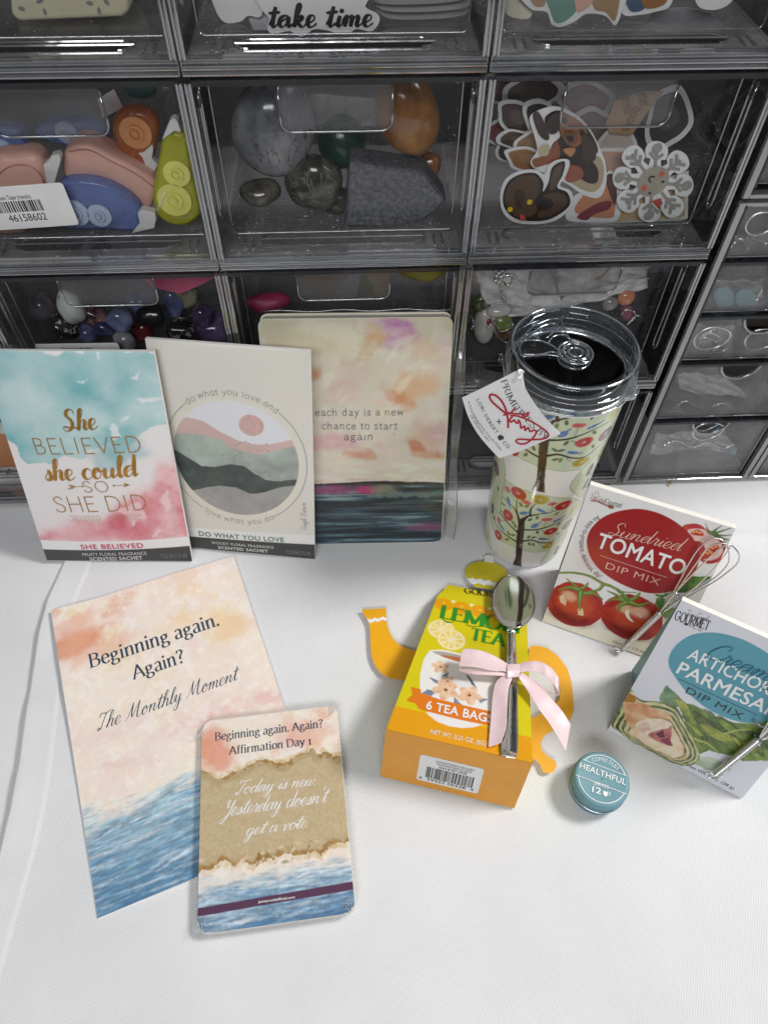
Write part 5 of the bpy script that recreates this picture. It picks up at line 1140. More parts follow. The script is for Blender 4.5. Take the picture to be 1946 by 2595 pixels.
# ------------------------------------------------------------------ teapot-shaped tea box
Zt = Z(880, 1350, .3737)
b0, b1 = T(964, 1970), T(1302, 2051); f0, f1 = T(978, 1849, .050), T(1350, 1935, .050)
t0 = T(1108, 1511, .012); ax = (f1-f0)/np.linalg.norm(f1-f0); t1 = t0 + ax*.0665; r0 = T(1138, 1481, .0045); r1 = r0 + ax*.0480
ff = Frame(f0, f1-f0, (t0+t1)/2-(f0+f1)/2); FW = np.linalg.norm(f1-f0); FH = ff.px(1108, 1511)[1]
tea_c = (b0+b1)/2; tE = thing('tea_box', 'yellow and orange lemon tea carton shaped like a teapot, lying on its back', 'tea box', (tea_c[0], tea_c[1], 0))
YEL, ORG = (222, 206, 22), (236, 164, 22)
down = lambda p, z: np.array([p[0], p[1], z])
back = (f0-b0); k0, k1 = down(r0+(t0-r0)*.3, .0012), down(r1+(t1-r1)*.3, .0012)
yel = mat('yellow carton', YEL, .38, coat=.15); org = mat('orange carton', (224, 152, 28), .38, coat=.15)
m = MB(); m.add([b0+[0, 0, .0006], b1+[0, 0, .0006], f1, f0, t0, t1, r0, r1, k0, k1], [(0, 1, 2, 3), (4, 5, 7, 6), (6, 7, 9, 8), (0, 8, 9, 1)], 1); m.add([b0+[0, 0, .0006], f0, t0, r0, k0, b1+[0, 0, .0006], f1, t1, r1, k1], [(0, 1, 2, 3, 4), (9, 8, 7, 6, 5)], 0)
m.mi = [1, 0, 0, 0, 0, 0]; ob_ = m.build('carton', [yel, org], tE, bevel=.0006)
E_ = lambda *p: ff.pxs(Zt(*p))
c = Canvas(ff, FW+.004, FH+.004, res=.0004, base=YEL, x0=-.002, y0=-.002); c.mix(np.clip((c.noise(.03, 3, 2)-.4)*.5, 0, .2), (232, 220, 40))
ob = E_((200, 1146), (330, 1178), (1255, 1394), (1400, 1430)); c.poly(np.vstack([ob, [[FW+.02, -.02], [-.02, -.02]]]), ORG)
sc = E_((598, 445), (1240, 570)); d_ = (sc[1]-sc[0]); 
for i in range(6):
    p = sc[0]+d_*((i+.5)/5.2); c.ellipse(p[0], p[1]-.0050, .0067, .0066, ORG); c.ellipse(p[0], p[1]-.0035, .0013, .0010, (238, 206, 60))
c.poly(np.vstack([sc+[[-.01, -.0045], [.01, -.0045]], sc[::-1]+[[.01, -.0085], [-.01, -.0085]]]), ORG)
for i in range(1, 6):
    p = sc[0]+d_*(i/5.2)+[0, -.001]
    for a in (-.6, 0, .6): c.ellipse(p[0]+.0011*math.sin(a), p[1]+.0011*math.cos(a), .0005, .0012, (244, 240, 226), ang=-a)
for x, y, rx, ry in ((637, 658, 90, 70), (705, 727, 95, 70)):
    q = E_((x, y))[0]; R_ = .0098 if x < 700 else .0102; c.ellipse(q[0], q[1], R_, R_, (238, 214, 96)); c.ellipse(q[0], q[1], R_*.93, R_*.93, (246, 236, 196))
    for i in range(9):
        a = i*2*math.pi/9; c.poly([q+R_*.82*np.array([math.cos(a+s_), math.sin(a+s_)]) for s_ in (-.27, -.1, .1, .27)]+[q+R_*.12*np.array([math.cos(a), math.sin(a)])], (238, 206, 96), tex=((246, 226, 150), .002, .9), seed=i)
c.poly(E_((560, 800), (640, 795), (760, 820), (900, 855), (1000, 885), (1075, 930), (1075, 1050), (1050, 1170), (1000, 1250), (930, 1300), (860, 1322), (780, 1328), (690, 1315), (610, 1285), (545, 1235), (510, 1160), (492, 1080), (494, 960), (518, 860)), (240, 238, 234))
c.poly(smooth_curve(E_((578, 812), (640, 808), (760, 832), (900, 865), (990, 900), (940, 915), (800, 880), (680, 852)), 4, True), (176, 170, 160)); c.poly(smooth_curve(E_((628, 836), (700, 838), (820, 862), (960, 898), (900, 912), (760, 880)), 4, True), (196, 118, 78), tex=((170, 92, 60), .004, .6))
c.ellipse(*E_((790, 1010))[0], .0085, .0075, (226, 224, 222), .9, soft=.002); c.poly(E_((800, 960), (830, 975), (880, 1060), (840, 1030)), (84, 100, 124), warp=.0005)
for pts in (((550, 978), (610, 1000), (640, 1040), (590, 1020)), ((480, 1110), (540, 1065), (610, 1080), (560, 1120)), ((690, 950), (650, 1000), (660, 960)), ((720, 1110), (790, 1180), (720, 1170)), ((880, 1120), (960, 1130), (900, 1160)), ((640, 970), (690, 945), (670, 1010))): c.poly(E_(*pts), (100, 116, 142), .95, warp=.0006, wscale=.003, tex=((140, 150, 164), .003, .8))
for x, y, r_, n in ((632, 912, .0052, 5), (668, 1068, .0075, 5), (828, 1105, .0070, 5), (680, 1010, .0045, 4)):
    q = E_((x, y))[0]
    for i in range(n):
        a = i*2*math.pi/n+.5+x*.01; c.ellipse(q[0]+r_*.62*math.cos(a), q[1]+r_*.62*math.sin(a), r_*.55, r_*.42, (240, 212, 180), ang=a, warp=.0004, tex=((226, 174, 136), .003, .9), seed=i); 
    c.ellipse(q[0], q[1], r_*.16, r_*.16, (120, 86, 50))
c.poly(E_((430, 1046), (500, 1065), (500, 1172), (398, 1142), (440, 1100)), (226, 128, 26)); c.poly(smooth_curve(E_((478, 1090), (620, 1130), (800, 1175), (985, 1215), (1120, 1230), (1120, 1350), (960, 1312), (780, 1275), (600, 1230), (478, 1190)), 4, True), (232, 126, 34))
quad = np.array([ff.px(*q) for q in ((978, 1849), (1350, 1935))] + [[ff.X@(p-ff.O), ff.Y@(p-ff.O)] for p in (t1, t0)])
ins = np.ones(c.X.shape, bool)
for i in range(4):
    a, b = quad[i], quad[(i+1) % 4]; ins &= ((b[0]-a[0])*(c.Y-a[1])-(b[1]-a[1])*(c.X-a[0])) > -2e-8
c.build('printed_front', A_GLOSS, tE, lift=.0002, mask=ins)
g = Print(ff, .0005); GRN = ink((46, 140, 34))
L(g, Zt, write_print('LEMON', 'serif', 19, 3.4, track=-2), (625, 578), (1165, 690), (640, 495), 72); L(g, Zt, write_print('TEA', 'serif', 19, 3.4, track=2), (830, 725), (1068, 778), (848, 648), 72)
g.stroke(smooth_curve(E_((640, 580), (665, 605), (700, 612), (730, 600)), 6), np.r_[np.linspace(.0003, .0012, 9), np.linspace(.0012, .0003, 10)]); g.stroke(smooth_curve(E_((808, 628), (850, 640), (930, 640), (990, 665)), 6), .0006); g.build('green_lettering', GRN, tE)
g = Print(ff, .0005); L(g, Zt, write_sans('6 TEA BAGS', .022, 1.05), (530, 1198), (985, 1298), (545, 1142)); L(g, Zt, write_sans('NET WT. 0.21 OZ. (6G)'), (562, 1367), (938, 1452), (572, 1337)); g.build('white_lettering', M['white_ink'], tE)
fl_ = Frame(t0, t1-t0, (r0+r1)/2-(t0+t1)/2); g = Print(fl_, .0003); L(g, Zt, write_print('GOURMET', 'serif', 14, 4, track=0), (792, 410), (1120, 452), (800, 378), 72); g.stroke(fl_.pxs(Zt((870, 420), (930, 430), (1000, 440))), .0004); g.build('black_lettering', ink((40, 40, 30)), tE)
fo = Frame(b0+[0, 0, .0006], b1-b0, f0-b0); O_ = lambda *p: fo.pxs(Zt(*p))
lq = O_((468, 1672), (884, 1772), (920, 1606), (502, 1504)); lx = Frame(fo.at(*lq[0]), fo.at(*lq[1])-fo.at(*lq[0]), fo.at(*lq[3])-fo.at(*lq[0])); lw, lh = np.linalg.norm(lq[1]-lq[0]), np.linalg.norm(lq[3]-lq[0])
def price_label(fr, w, h, lines, parent, bars, digits=None, th=.00015, name='barcode_sticker'):
    m = MB(); m.prism(rounded_rect(0, 0, w, h, .002, 4), fr, 0, th); lab = m.build(name, M['paper'], parent); g = Print(fr, th+.0001)
    x0, x1, y0, y1 = bars; rng = random.Random(int(w*1e6)); x = x0
    while x < x1:
        bw = rng.choice((1, 1, 2, 3))*(x1-x0)/95; g.poly([(x, y0), (x+bw, y0), (x+bw, y1), (x, y1)]); x += bw + rng.choice((1, 1, 2))*(x1-x0)/95
    for t_, xa, xb, y_, hh_ in lines: g.line(write_sans(t_, .0), (xa, y_), (xb, y_), (xa, y_+hh_))
    g.build('barcode', M['black'], lab if lab.parent else None); return lab
price_label(lx, lw, lh, [('CONTENTS MADE IN SRI LANKA', lw*.25, lw*.86, lh*.84, .0018), ('PACKAGING MADE IN CHINA', lw*.28, lw*.83, lh*.75, .0018), ('Item # 601.0428', lw*.32, lw*.76, lh*.64, .0026), ('6  59422 06528  4', lw*.04, lw*.92, lh*.07, .0026)], tE, (lw*.13, lw*.88, lh*.18, lh*.60))
fc = Frame((0, 0, .0030), (1, 0, 0), (0, 1, 0)); W_ = lambda *p: fc.pxs(Zt(*p))
def card(name, pts, material, z0=-.0006, z1=0.0, n=4, sm=True):
    q = W_(*pts); q = smooth_curve(q, n, True) if sm else q
    if np.sum(q[:, 0]*np.roll(q[:, 1], -1)-np.roll(q[:, 0], -1)*q[:, 1]) < 0: q = q[::-1]
    m = MB(); m.prism(q, fc, z0, z1); m.mi = [0, 0]+[1]*(len(m.f)-2); return m.build(name, [material, M['cream']], tE)
gold = mat('golden carton', (238, 172, 18), .4, coat=.15); lime = mat('lime carton', (204, 190, 34), .4, coat=.15)
card('spout', [(95, 522), (95, 522), (262, 512), (262, 512), (265, 600), (280, 660), (310, 720), (350, 760), (400, 785), (470, 805), (470, 805), (450, 1005), (450, 1005), (380, 1000), (290, 990), (235, 960), (190, 905), (165, 840), (157, 760), (155, 690), (150, 625), (130, 580)][::1], gold, n=3, sm=False)
card('handle', [(1235, 770), (1300, 768), (1360, 785), (1430, 840), (1490, 920), (1520, 1010), (1530, 1100), (1535, 1210), (1505, 1280), (1430, 1325), (1360, 1360), (1330, 1385), (1312, 1430), (1320, 1480), (1360, 1520), (1410, 1550), (1420, 1590), (1395, 1625), (1360, 1635), (1325, 1620), (1305, 1570), (1265, 1535), (1225, 1500), (1225, 1268), (1320, 1228), (1390, 1190), (1440, 1130), (1445, 1060), (1420, 980), (1360, 905), (1300, 872), (1225, 880)], gold, sm=False)
ldk = [(870, 370), (830, 330), (803, 290), (800, 255), (815, 225), (850, 205), (890, 196), (925, 194), (995, 203), (1030, 215), (1065, 240), (1083, 275), (1078, 315), (1050, 350), (1020, 385)]
card('pot_lid', ldk, lime, sm=False); card('lid_knob', [(926, 196), (932, 182), (926, 170), (934, 156), (958, 150), (984, 156), (996, 172), (990, 188), (996, 205)], M['paper'], -.0005, .0001, sm=False)
q_ = [(805, 305), (818, 314), (834, 310), (850, 306), (868, 318), (890, 316), (905, 312), (925, 326), (948, 326), (962, 322), (982, 336), (1003, 338), (1030, 346), (1060, 350), (1040, 380), (990, 366), (975, 360), (950, 352), (925, 360), (902, 346), (880, 345), (860, 352), (838, 345)]
card('scallop_trim', q_, M['white_ink'], .0001, .0003, sm=False); card('scallop_trim', [(133, 580), (150, 590), (172, 588), (186, 575), (202, 585), (222, 583), (240, 570), (255, 578), (266, 585), (266, 598), (250, 598), (236, 590), (222, 602), (200, 606), (186, 598), (170, 612), (150, 612), (142, 600)], M['white_ink'], .0001, .0003, sm=False)

# --- chrome teaspoon tied on with a pink bow
tS = thing('teaspoon', 'shiny chrome teaspoon tied to the tea carton with a bow', 'spoon', ff.at(.07, .05, .003))
def spoon():
    H0 = .0075
    s_ = [ff.px(*Zt(p)[0], H0) for p in ((1132, 293), (1128, 470), (1112, 655), (1117, 800), (1118, 940), (1112, 1150), (1108, 1480))]
    tip, end = s_[0], s_[-1]; axd = (tip-end)/np.linalg.norm(tip-end); nrm = np.array([-axd[1], axd[0]]); Ls = np.linalg.norm(tip-end)
    bl = np.linalg.norm(s_[0]-s_[2]); bw = np.linalg.norm(ff.px(*Zt((988, 490))[0], H0)-ff.px(*Zt((1268, 480))[0], H0))/2
    V, Fc = [], []; nu, nv = 30, 20
    def centre(t):                                        # bend of the axis to follow the photograph
        i = np.interp(t, [0, 1], [0, 1]); d = np.linalg.norm(np.array(s_)-end, axis=1)/Ls; o = np.argsort(d)
        return np.array([np.interp(t, d[o], np.array(s_)[o, 0]), np.interp(t, d[o], np.array(s_)[o, 1])])
    ts = np.r_[np.linspace(0, 1-bl/Ls, 26)[:-1], 1-bl/Ls*(.5+.5*np.cos(np.linspace(0, math.pi, 46)))]
    for t in ts:
        p = centre(t); e = (t-(1-bl/Ls))/(bl/Ls)
        if e <= 0:
            w = np.interp(t, [0, .02, .1, .3, .5, 1-bl/Ls], [.0042, .0050, .0052, .0043, .0030, .0026]); dep = 0; z = .0016 + .0050*sstep(.0, .62, t) 
        else:
            w = bw*(1-abs((e-.52)/.485)**2.15)**.5 if abs((e-.52)/.485) < 1 else 0; w *= 1-.10*(e-.5); w = max(w, .0026+.004*e if e < .16 else .0002); dep = .0045*math.sin(math.pi*min(1, e))**.8; z = .0075 + .0006*e
        for layer in (0, 1):
            for k in range(nv+1):
                x = -1 + 2*k/nv
                if e <= 0: zz = z + (.0011*(1-x*x) + .0006*abs(x)**6 if layer == 0 else -.0006*(1-x*x))
                else:
                    zz = z - dep*(1-abs(x)**2.2) + (0 if layer == 0 else -.0008); zz += (.0011*(1-x*x))*max(0, 1-e*6) if layer == 0 else 0
                V.append(ff.at(*(p+nrm*x*w), zz))
    m_ = len(ts); row = 2*(nv+1)
    for i in range(m_-1):
        for k in range(nv): Fc.append((i*row+k, i*row+k+1, (i+1)*row+k+1, (i+1)*row+k)); Fc.append((i*row+nv+1+k+1, i*row+nv+1+k, (i+1)*row+nv+1+k, (i+1)*row+nv+1+k+1))
        for k in (0, nv): Fc.append((i*row+k, (i+1)*row+k, (i+1)*row+nv+1+k, i*row+nv+1+k))
    for i in (0, m_-1):
        for k in range(nv): Fc.append((i*row+k, i*row+k+1, i*row+nv+1+k+1, i*row+nv+1+k))
    obj('spoon_body', V, Fc, M['chrome'], tS, True)
spoon()
satin = mat('pale pink satin', (238, 210, 214), .30, spec=.6, sheen=.5, var=.05, vscale=300, bump=.25, bscale=2200)
tR = thing('ribbon_bow', 'pale pink satin ribbon bow tied round the teaspoon handle', 'ribbon', ff.at(.068, .052, .006))
def strip(name, A, B, oa, ob, n=6, parent=tR):
    """ribbon between two edge curves given on the photograph, each with its height above the carton face"""
    A, B = smooth_curve(A, n), smooth_curve(B, n); m_ = min(len(A), len(B)); ia, ib = np.linspace(0, len(A)-1, m_), np.linspace(0, len(B)-1, m_)
    rs = lambda Q, ii: np.c_[np.interp(ii, range(len(Q)), Q[:, 0]), np.interp(ii, range(len(Q)), Q[:, 1])]
    A, B = rs(A, ia), rs(B, ib); t = np.linspace(0, 1, m_); oa = np.interp(t, np.linspace(0, 1, len(oa)), oa); ob = np.interp(t, np.linspace(0, 1, len(ob)), ob); V = []; w_ = 9
    for i in range(m_):
        pa, pb = ff.px(*Zt(tuple(A[i]))[0], oa[i]), ff.px(*Zt(tuple(B[i]))[0], ob[i])
        for k in range(w_):
            s_ = k/(w_-1); V.append(ff.at(*(pa*(1-s_)+pb*s_), oa[i]*(1-s_)+ob[i]*s_ + .0007*math.sin(s_*math.pi)*math.sin(t[i]*5+1)))
    V = np.array(V); Fc = [(i*w_+k, i*w_+k+1, (i+1)*w_+k+1, (i+1)*w_+k) for i in range(m_-1) for k in range(w_-1)]
    o = obj(name, V, Fc, satin, parent, True); s = o.modifiers.new('thick', 'SOLIDIFY'); s.thickness = .00025
    s2 = o.modifiers.new('sub', 'SUBSURF'); s2.levels = s2.render_levels = 1
    return o
strip('loop', [(1100, 975), (960, 968), (850, 962), (758, 938), (756, 908), (770, 850), (790, 788), (900, 797), (1000, 835), (1095, 893)], [(1100, 950), (960, 935), (850, 925), (770, 930), (768, 915), (766, 908), (765, 905), (870, 912), (980, 930), (1095, 945)], [.0085, .008, .008, .009, .012, .015, .016, .014, .010], [.0085, .010, .012, .013, .015, .016, .016, .013, .010])
strip('loop', [(1165, 885), (1230, 872), (1300, 872), (1380, 912), (1428, 975), (1436, 1000), (1434, 1040), (1430, 1098), (1340, 1055), (1250, 990), (1170, 965)], [(1165, 950), (1240, 940), (1310, 955), (1370, 1000), (1420, 1060), (1428, 1085), (1430, 1095), (1428, 1100), (1330, 1070), (1240, 1010), (1170, 975)], [.010, .014, .015, .013, .010, .008, .006, .007, .009], [.010, .012, .012, .010, .008, .006, .005, .006, .008])
strip('tail', [(1085, 955), (1010, 1010), (985, 1100), (972, 1250), (955, 1460)], [(1120, 985), (1095, 1060), (1084, 1200), (1076, 1330), (1043, 1428)], [.0085, .006, .004, .0025, .0015], [.0085, .007, .006, .005, .004])
strip('tail', [(1160, 985), (1215, 1065), (1285, 1180), (1385, 1320), (1482, 1490)], [(1180, 945), (1265, 1008), (1370, 1108), (1460, 1215), (1516, 1300)], [.009, .006, .004, .000, -.004], [.009, .007, .005, .002, -.002])
strip('knot', [(1080, 895), (1084, 940), (1086, 985)], [(1172, 893), (1170, 935), (1165, 978)], [.0105, .0115, .0098], [.0105, .0115, .0098])

# ------------------------------------------------------------------ little teal tin
Zi = Z(1330, 1180, .4069); TZ = .0195
tn = [T(*Zi(p)[0], TZ) for p in ((302, 1945), (662, 1965), (490, 1785), (470, 2120))]; nc = (tn[0]+tn[1])/2*.5 + (tn[2]+tn[3])/2*.5; NR = (np.linalg.norm(tn[1]-tn[0])+np.linalg.norm(tn[3]-tn[2]))/4
tN = thing('tin', 'small round teal metal tin of coffee dust with white lettering', 'tin', (nc[0], nc[1], 0))
tealm = mat('teal enamel', (108, 152, 162), .55); N_ = (nc[0], nc[1], 0)
m = MB(); m.lathe([(.0004, .0004), (NR-.0016, .0004), (NR-.0006, .0012), (NR-.0005, .0075)], N_, 72); m.build('tin_base', mat('blue teal enamel', (92, 142, 168), .5), tN, smooth=True)
m = MB(); m.tube([(nc[0]+(NR+.0001)*math.cos(q), nc[1]+(NR+.0001)*math.sin(q), .0082) for q in np.linspace(0, 2*math.pi, 73)[:-1]], .0005, 8, closed=True); m.build('bare_rim', M['steel'], tN, smooth=True)
m = MB(); m.lathe([(NR-.0002, .0090), (NR, .0094), (NR, TZ-.0022), (NR-.0006, TZ-.0006), (NR-.0016, TZ+.0002), (NR-.0030, TZ-.0002), (.0004, TZ-.0002)], N_, 96); 
for k in range(90):
    q = 2*math.pi*k/90; m.tube([(nc[0]+NR*math.cos(q), nc[1]+NR*math.sin(q), z_) for z_ in (.0100, .0138)], .00035, 4)
m.build('lid', tealm, tN, smooth=True)
xd = T(*Zi((640, 1995))[0], TZ)-T(*Zi((350, 1885))[0], TZ); fn = Frame((nc[0], nc[1], TZ), xd, np.cross([0, 0, 1.0], xd)); g = Print(fn, .0003); Ln = lambda t_, a, b, h_: L(g, Zi, t_, a, b, h_)
Ln(write_sans('HEALTHFUL', .010, 1.04), (338, 1884), (626, 1993), (350, 1851)); Ln(write_sans('SERVES', .005, 1.05), (424, 1988), (520, 2016), (430, 1968)); Ln(write_sans('12', .02), (416, 2034), (472, 2050), (424, 1998))
ri = NR*.78
g.arc(write_sans('COFFEE DUST', .005, 1.1), (0, 0), ri*.80, math.radians(132), math.radians(48), .0026)
def arcl(a0, a1, r_): t = np.radians(np.linspace(a0, a1, 40)); g.stroke(np.c_[r_*np.cos(t), r_*np.sin(t)], .0005)
arcl(150, 30, ri*1.08); arcl(-165, -15, ri*1.08)
y1_ = ri*1.08*math.sin(math.radians(30)); x1_ = ri*1.16; g.stroke([(-x1_*.86, y1_), (x1_*.86, y1_)], .0004); g.stroke([(-x1_, -ri*1.08*math.sin(math.radians(15))), (x1_, -ri*1.08*math.sin(math.radians(15)))], .0004)
cu = fn.pxs(Zi((484, 2028), (518, 2036), (512, 2058), (502, 2066), (488, 2054))); g.poly(cu); cq = fn.px(*Zi((520, 2045))[0]); g.stroke([cq+.0009*np.array([math.cos(a), math.sin(a)]) for a in np.linspace(-1.4, 1.6, 10)], .0004)
g.build('white_lettering', M['white_ink'], tN)
# ------------------------------------------------------------------ dip mix boxes with whisks
def tent(name, fr, w, h, lean, depth, top, side_mat, front_mat, parent):
    """carton whose front leans back to a narrow top; side gussets fold inward at the foot"""
    bk = np.array([fr.N[0], fr.N[1], 0]); bk = -bk/np.linalg.norm(bk)
    fl, frr, tl, tr = fr.at(0, 0), fr.at(w, 0), fr.at(0, h), fr.at(w, h); tbl, tbr = tl+bk*top, tr+bk*top; bl, br = fl+bk*depth, frr+bk*depth
    X = fr.X; gl, gr = fl+bk*depth*.5+X*.011+[0, 0, .0004], frr+bk*depth*.5-X*.011+[0, 0, .0004]; ml, mr = (tl+bl)/2, (tr+br)/2
    m = MB(); m.add([fl, frr, tr, tl], [(0, 1, 2, 3)], 1); m.add([tl, tr, tbr, tbl], [(0, 1, 2, 3)], 1); m.add([bl, br, tbr, tbl], [(1, 0, 3, 2)], 1)
    m.add([fl, gl, tl, tbl, bl], [(0, 2, 1), (2, 3, 4), (2, 4, 1)], 0); m.add([frr, gr, tr, tbr, br], [(0, 1, 2), (2, 4, 3), (2, 1, 4)], 0)
    m.add([fl, frr, gr, br, bl, gl], [(0, 5, 4, 3, 2, 1)], 1)
    V = np.vstack(m.v)
    o = obj(name, V, m.f, [side_mat, front_mat], parent); o.data.polygons.foreach_set('material_index', np.array(m.mi, np.int32)); return o
def pl(P, q): return P
Zm = Z(1380, 1210, .3134)
fm = lean_frame(.1192, .2634, -21.9, 23.4, .0936, .1178)
tM = thing('dip_mix_box', 'white and red tomato dip mix carton with a whisk tied to it', 'food box', fm.at(.047, 0))
tent('carton', fm, .0936, .1178, 23.4, .050, .0035, mat('red carton side', (150, 34, 36), .4), mat('white carton', (232, 228, 220), .45), tM)
c = Canvas(fm, .0936, .1178, res=.0004, base=(236, 235, 236)); c.mix(sstep(.30, .0, c.v)*.9, (236, 228, 208)); H = lambda *p: fm.pxs(Zm(*p))
RED, DRED = (158, 22, 30), (132, 14, 26)
c.poly(smooth_curve(H((1310, 420), (1250, 375), (1180, 370), (1110, 400), (1130, 470), (1180, 560), (1230, 650), (1290, 690), (1370, 695), (1440, 650), (1465, 570), (1440, 500), (1390, 450)), 4, True), (178, 34, 38), warp=.0006, tex=((206, 84, 76), .006, .7))
c.poly(smooth_curve(H((1280, 420), (1200, 410), (1150, 430), (1190, 500), (1260, 520), (1300, 580), (1270, 650), (1330, 670), (1410, 640), (1440, 570), (1400, 500), (1340, 450)), 4, True), (228, 186, 180), warp=.0008, tex=((240, 214, 206), .004, .7))
for pts in (((1180, 445), (1230, 420), (1275, 440), (1280, 470), (1210, 465)), ((1250, 630), (1300, 590), (1380, 545), (1415, 570), (1380, 620), (1310, 655), (1260, 660))): c.poly(smooth_curve(H(*pts), 4, True), (186, 44, 42), warp=.0004)
for x, y in ((1200, 440), (1230, 437), (1258, 447), (1275, 625), (1300, 605), (1330, 590), (1358, 570), (1385, 558), (1318, 615), (1345, 605)): c.ellipse(*H((x, y))[0], .0011, .0008, (232, 168, 96))
for pts, w in ((((1400, 470), (1330, 440), (1300, 370)), .0022), (((1350, 450), (1400, 410), (1432, 390)), .002), (((1360, 455), (1440, 430), (1508, 408)), .002), (((1380, 465), (1450, 468), (1522, 462)), .002), (((1390, 470), (1450, 495), (1500, 505)), .002), (((1330, 440), (1390, 470), (1430, 510)), .0024)):
    q = smooth_curve(H(*pts), 5); c.line(q, np.linspace(w, .0004, len(q)), (58, 92, 48), warp=.0003); c.line(q, np.linspace(w*.4, .0002, len(q)), (128, 160, 90), .8)
for pts in (((1050, 930), (1180, 800), (1350, 800), (1260, 860), (1150, 930)), ((880, 1050), (900, 980), (950, 960), (990, 1000), (960, 1060), (910, 1080)), ((940, 1090), (1010, 1020), (1050, 1060), (980, 1150)), ((870, 940), (960, 945), (1040, 925), (960, 975)), ((1100, 900), (1200, 850), (1220, 880), (1130, 940))):
    c.poly(H(*pts), (58, 104, 46), warp=.0012, wscale=.004, tex=((116, 160, 74), .003, .9))
for (cx_, cy_, rx, ry, sd) in ((245, 1030, 232, 178, 3), (705, 1135, 255, 178, 4)):
    q = H((cx_, cy_), (cx_-rx, cy_-20), (cx_+rx, cy_+20), (cx_+10, cy_-ry), (cx_-10, cy_+ry)); a_, b_ = np.linalg.norm(q[2]-q[1])/2, np.linalg.norm(q[4]-q[3])/2
    c.ellipse(*q[0], a_, b_, (156, 26, 26), warp=.0012, wscale=.008, seed=sd, tex=((190, 58, 40), .007, .9)); c.ellipse(q[0][0], q[0][1]-b_*.62, a_*.75, b_*.3, (112, 16, 22), .8, soft=.003, warp=.001, seed=sd)
    c.ellipse(q[0][0], q[0][1]+b_*.05, a_*.62, b_*.55, (204, 84, 50), .8, soft=.004, warp=.002, seed=sd+2); c.ellipse(q[0][0]-a_*.3, q[0][1]+b_*.3, a_*.25, b_*.2, (236, 206, 168), .7, soft=.002, warp=.0016, seed=sd+5)
c.poly(H((120, 960), (150, 950), (180, 1000), (170, 1040), (130, 1010)), (240, 216, 178), .8, warp=.0008); c.poly(H((270, 1060), (310, 1060), (320, 1120), (270, 1110)), (240, 222, 186), .8, warp=.0008)
c.poly(smooth_curve(H((650, 1090), (680, 1070), (685, 1120), (720, 1172), (670, 1140)), 4, True), (246, 238, 226)); c.poly(H((760, 1085), (790, 1120), (780, 1135), (750, 1110)), (246, 230, 214)); c.ellipse(*H((770, 1090))[0], .0058, .0045, (236, 196, 172), .8, soft=.002)
GS, GL = (86, 118, 44), (150, 176, 82)
def stem(pts, w0, w1):
    q = smooth_curve(H(*pts), 6); c.line(q, np.linspace(w0, w1, len(q)), GS, warp=.0002); c.line(q+[0, w0*.12], np.linspace(w0*.4, w1*.3, len(q)), GL, .9)
for pts, a, b in ((((105, 770), (240, 770), (360, 795), (460, 850), (560, 890), (640, 950), (690, 1010)), .0016, .0026), (((470, 870), (440, 905), (380, 920), (310, 930)), .0026, .0012), (((290, 920), (250, 880), (180, 820)), .0034, .0006), (((300, 900), (340, 870), (352, 845)), .003, .0006), (((280, 910), (200, 890), (105, 912)), .004, .0008), (((310, 940), (400, 940), (470, 985)), .0036, .0006), (((290, 930), (280, 1010), (285, 1075)), .0044, .0008), (((640, 990), (570, 945), (505, 915)), .0036, .0006), (((660, 1000), (580, 985), (510, 998)), .003, .0008), (((680, 1000), (740, 970), (768, 935)), .0040, .0014), (((690, 1010), (760, 1035), (850, 1010)), .0044, .001), (((660, 1010), (610, 1040), (600, 1085)), .0040, .001), (((560, 900), (640, 925), (740, 930)), .0012, .0008)): stem(pts, a, b)
c.poly(smooth_curve(H((340, 520), (352, 455), (392, 390), (470, 322), (580, 276), (700, 254), (800, 256), (920, 286), (1040, 345), (1140, 422), (1210, 502), (1245, 580), (1250, 665), (1215, 770), (1130, 870), (1030, 922), (900, 938), (790, 925), (660, 880), (540, 818), (440, 740), (378, 660), (350, 590)), 4, True), RED, tex=((172, 38, 36), .02, .5))
c.mix(np.exp(-(((c.X-H((430, 640))[0][0])/.012)**2+((c.Y-H((430, 640))[0][1])/.014)**2))*.35, (196, 84, 30))
c.build('printed_front', A_GLOSS, tM, lift=.0002)
g = on(fm); L(g, Zm, write_sans('TOMATO', .016, 1.05), (410, 557), (1111, 793), (447, 440)); g.build('white_lettering', M['white_ink'], tM)
g = on(fm); L(g, Zm, write_script('Sundried', 4.6, 2.4, .3), (510, 462), (1130, 605), (560, 352)); L(g, Zm, write_sans('DIP MIX', -.006, 1.1), (488, 733), (922, 872), (503, 683)); zl(g, Zm, ((450, 628), (990, 808)), .35); g.build('pink_lettering', ink((226, 190, 176)), tM)
def circ3(a, b, d):
    A = 2*np.array([b-a, d-a]); r = np.array([b@b-a@a, d@d-a@a]); o = np.linalg.solve(A, r); return o, np.linalg.norm(o-a)
pts_ = H((437, 312), (296, 545), (452, 806)); o_, r_ = circ3(*pts_); an = [math.atan2(*(p-o_)[::-1]) for p in pts_]; an = [a+2*math.pi if a < 0 else a for a in an]
g = on(fm); g.arc(write_sans('An easy-to-prepare, delicious, dip!'), o_, r_+.0010, an[0], an[2], .0036, inside=True); L(g, Zm, write_sans('Net Wt. 1.5 oz'), (553, 1333), (806, 1420), (557, 1316)); g.build('grey_lettering', ink((70, 62, 58)), tM)
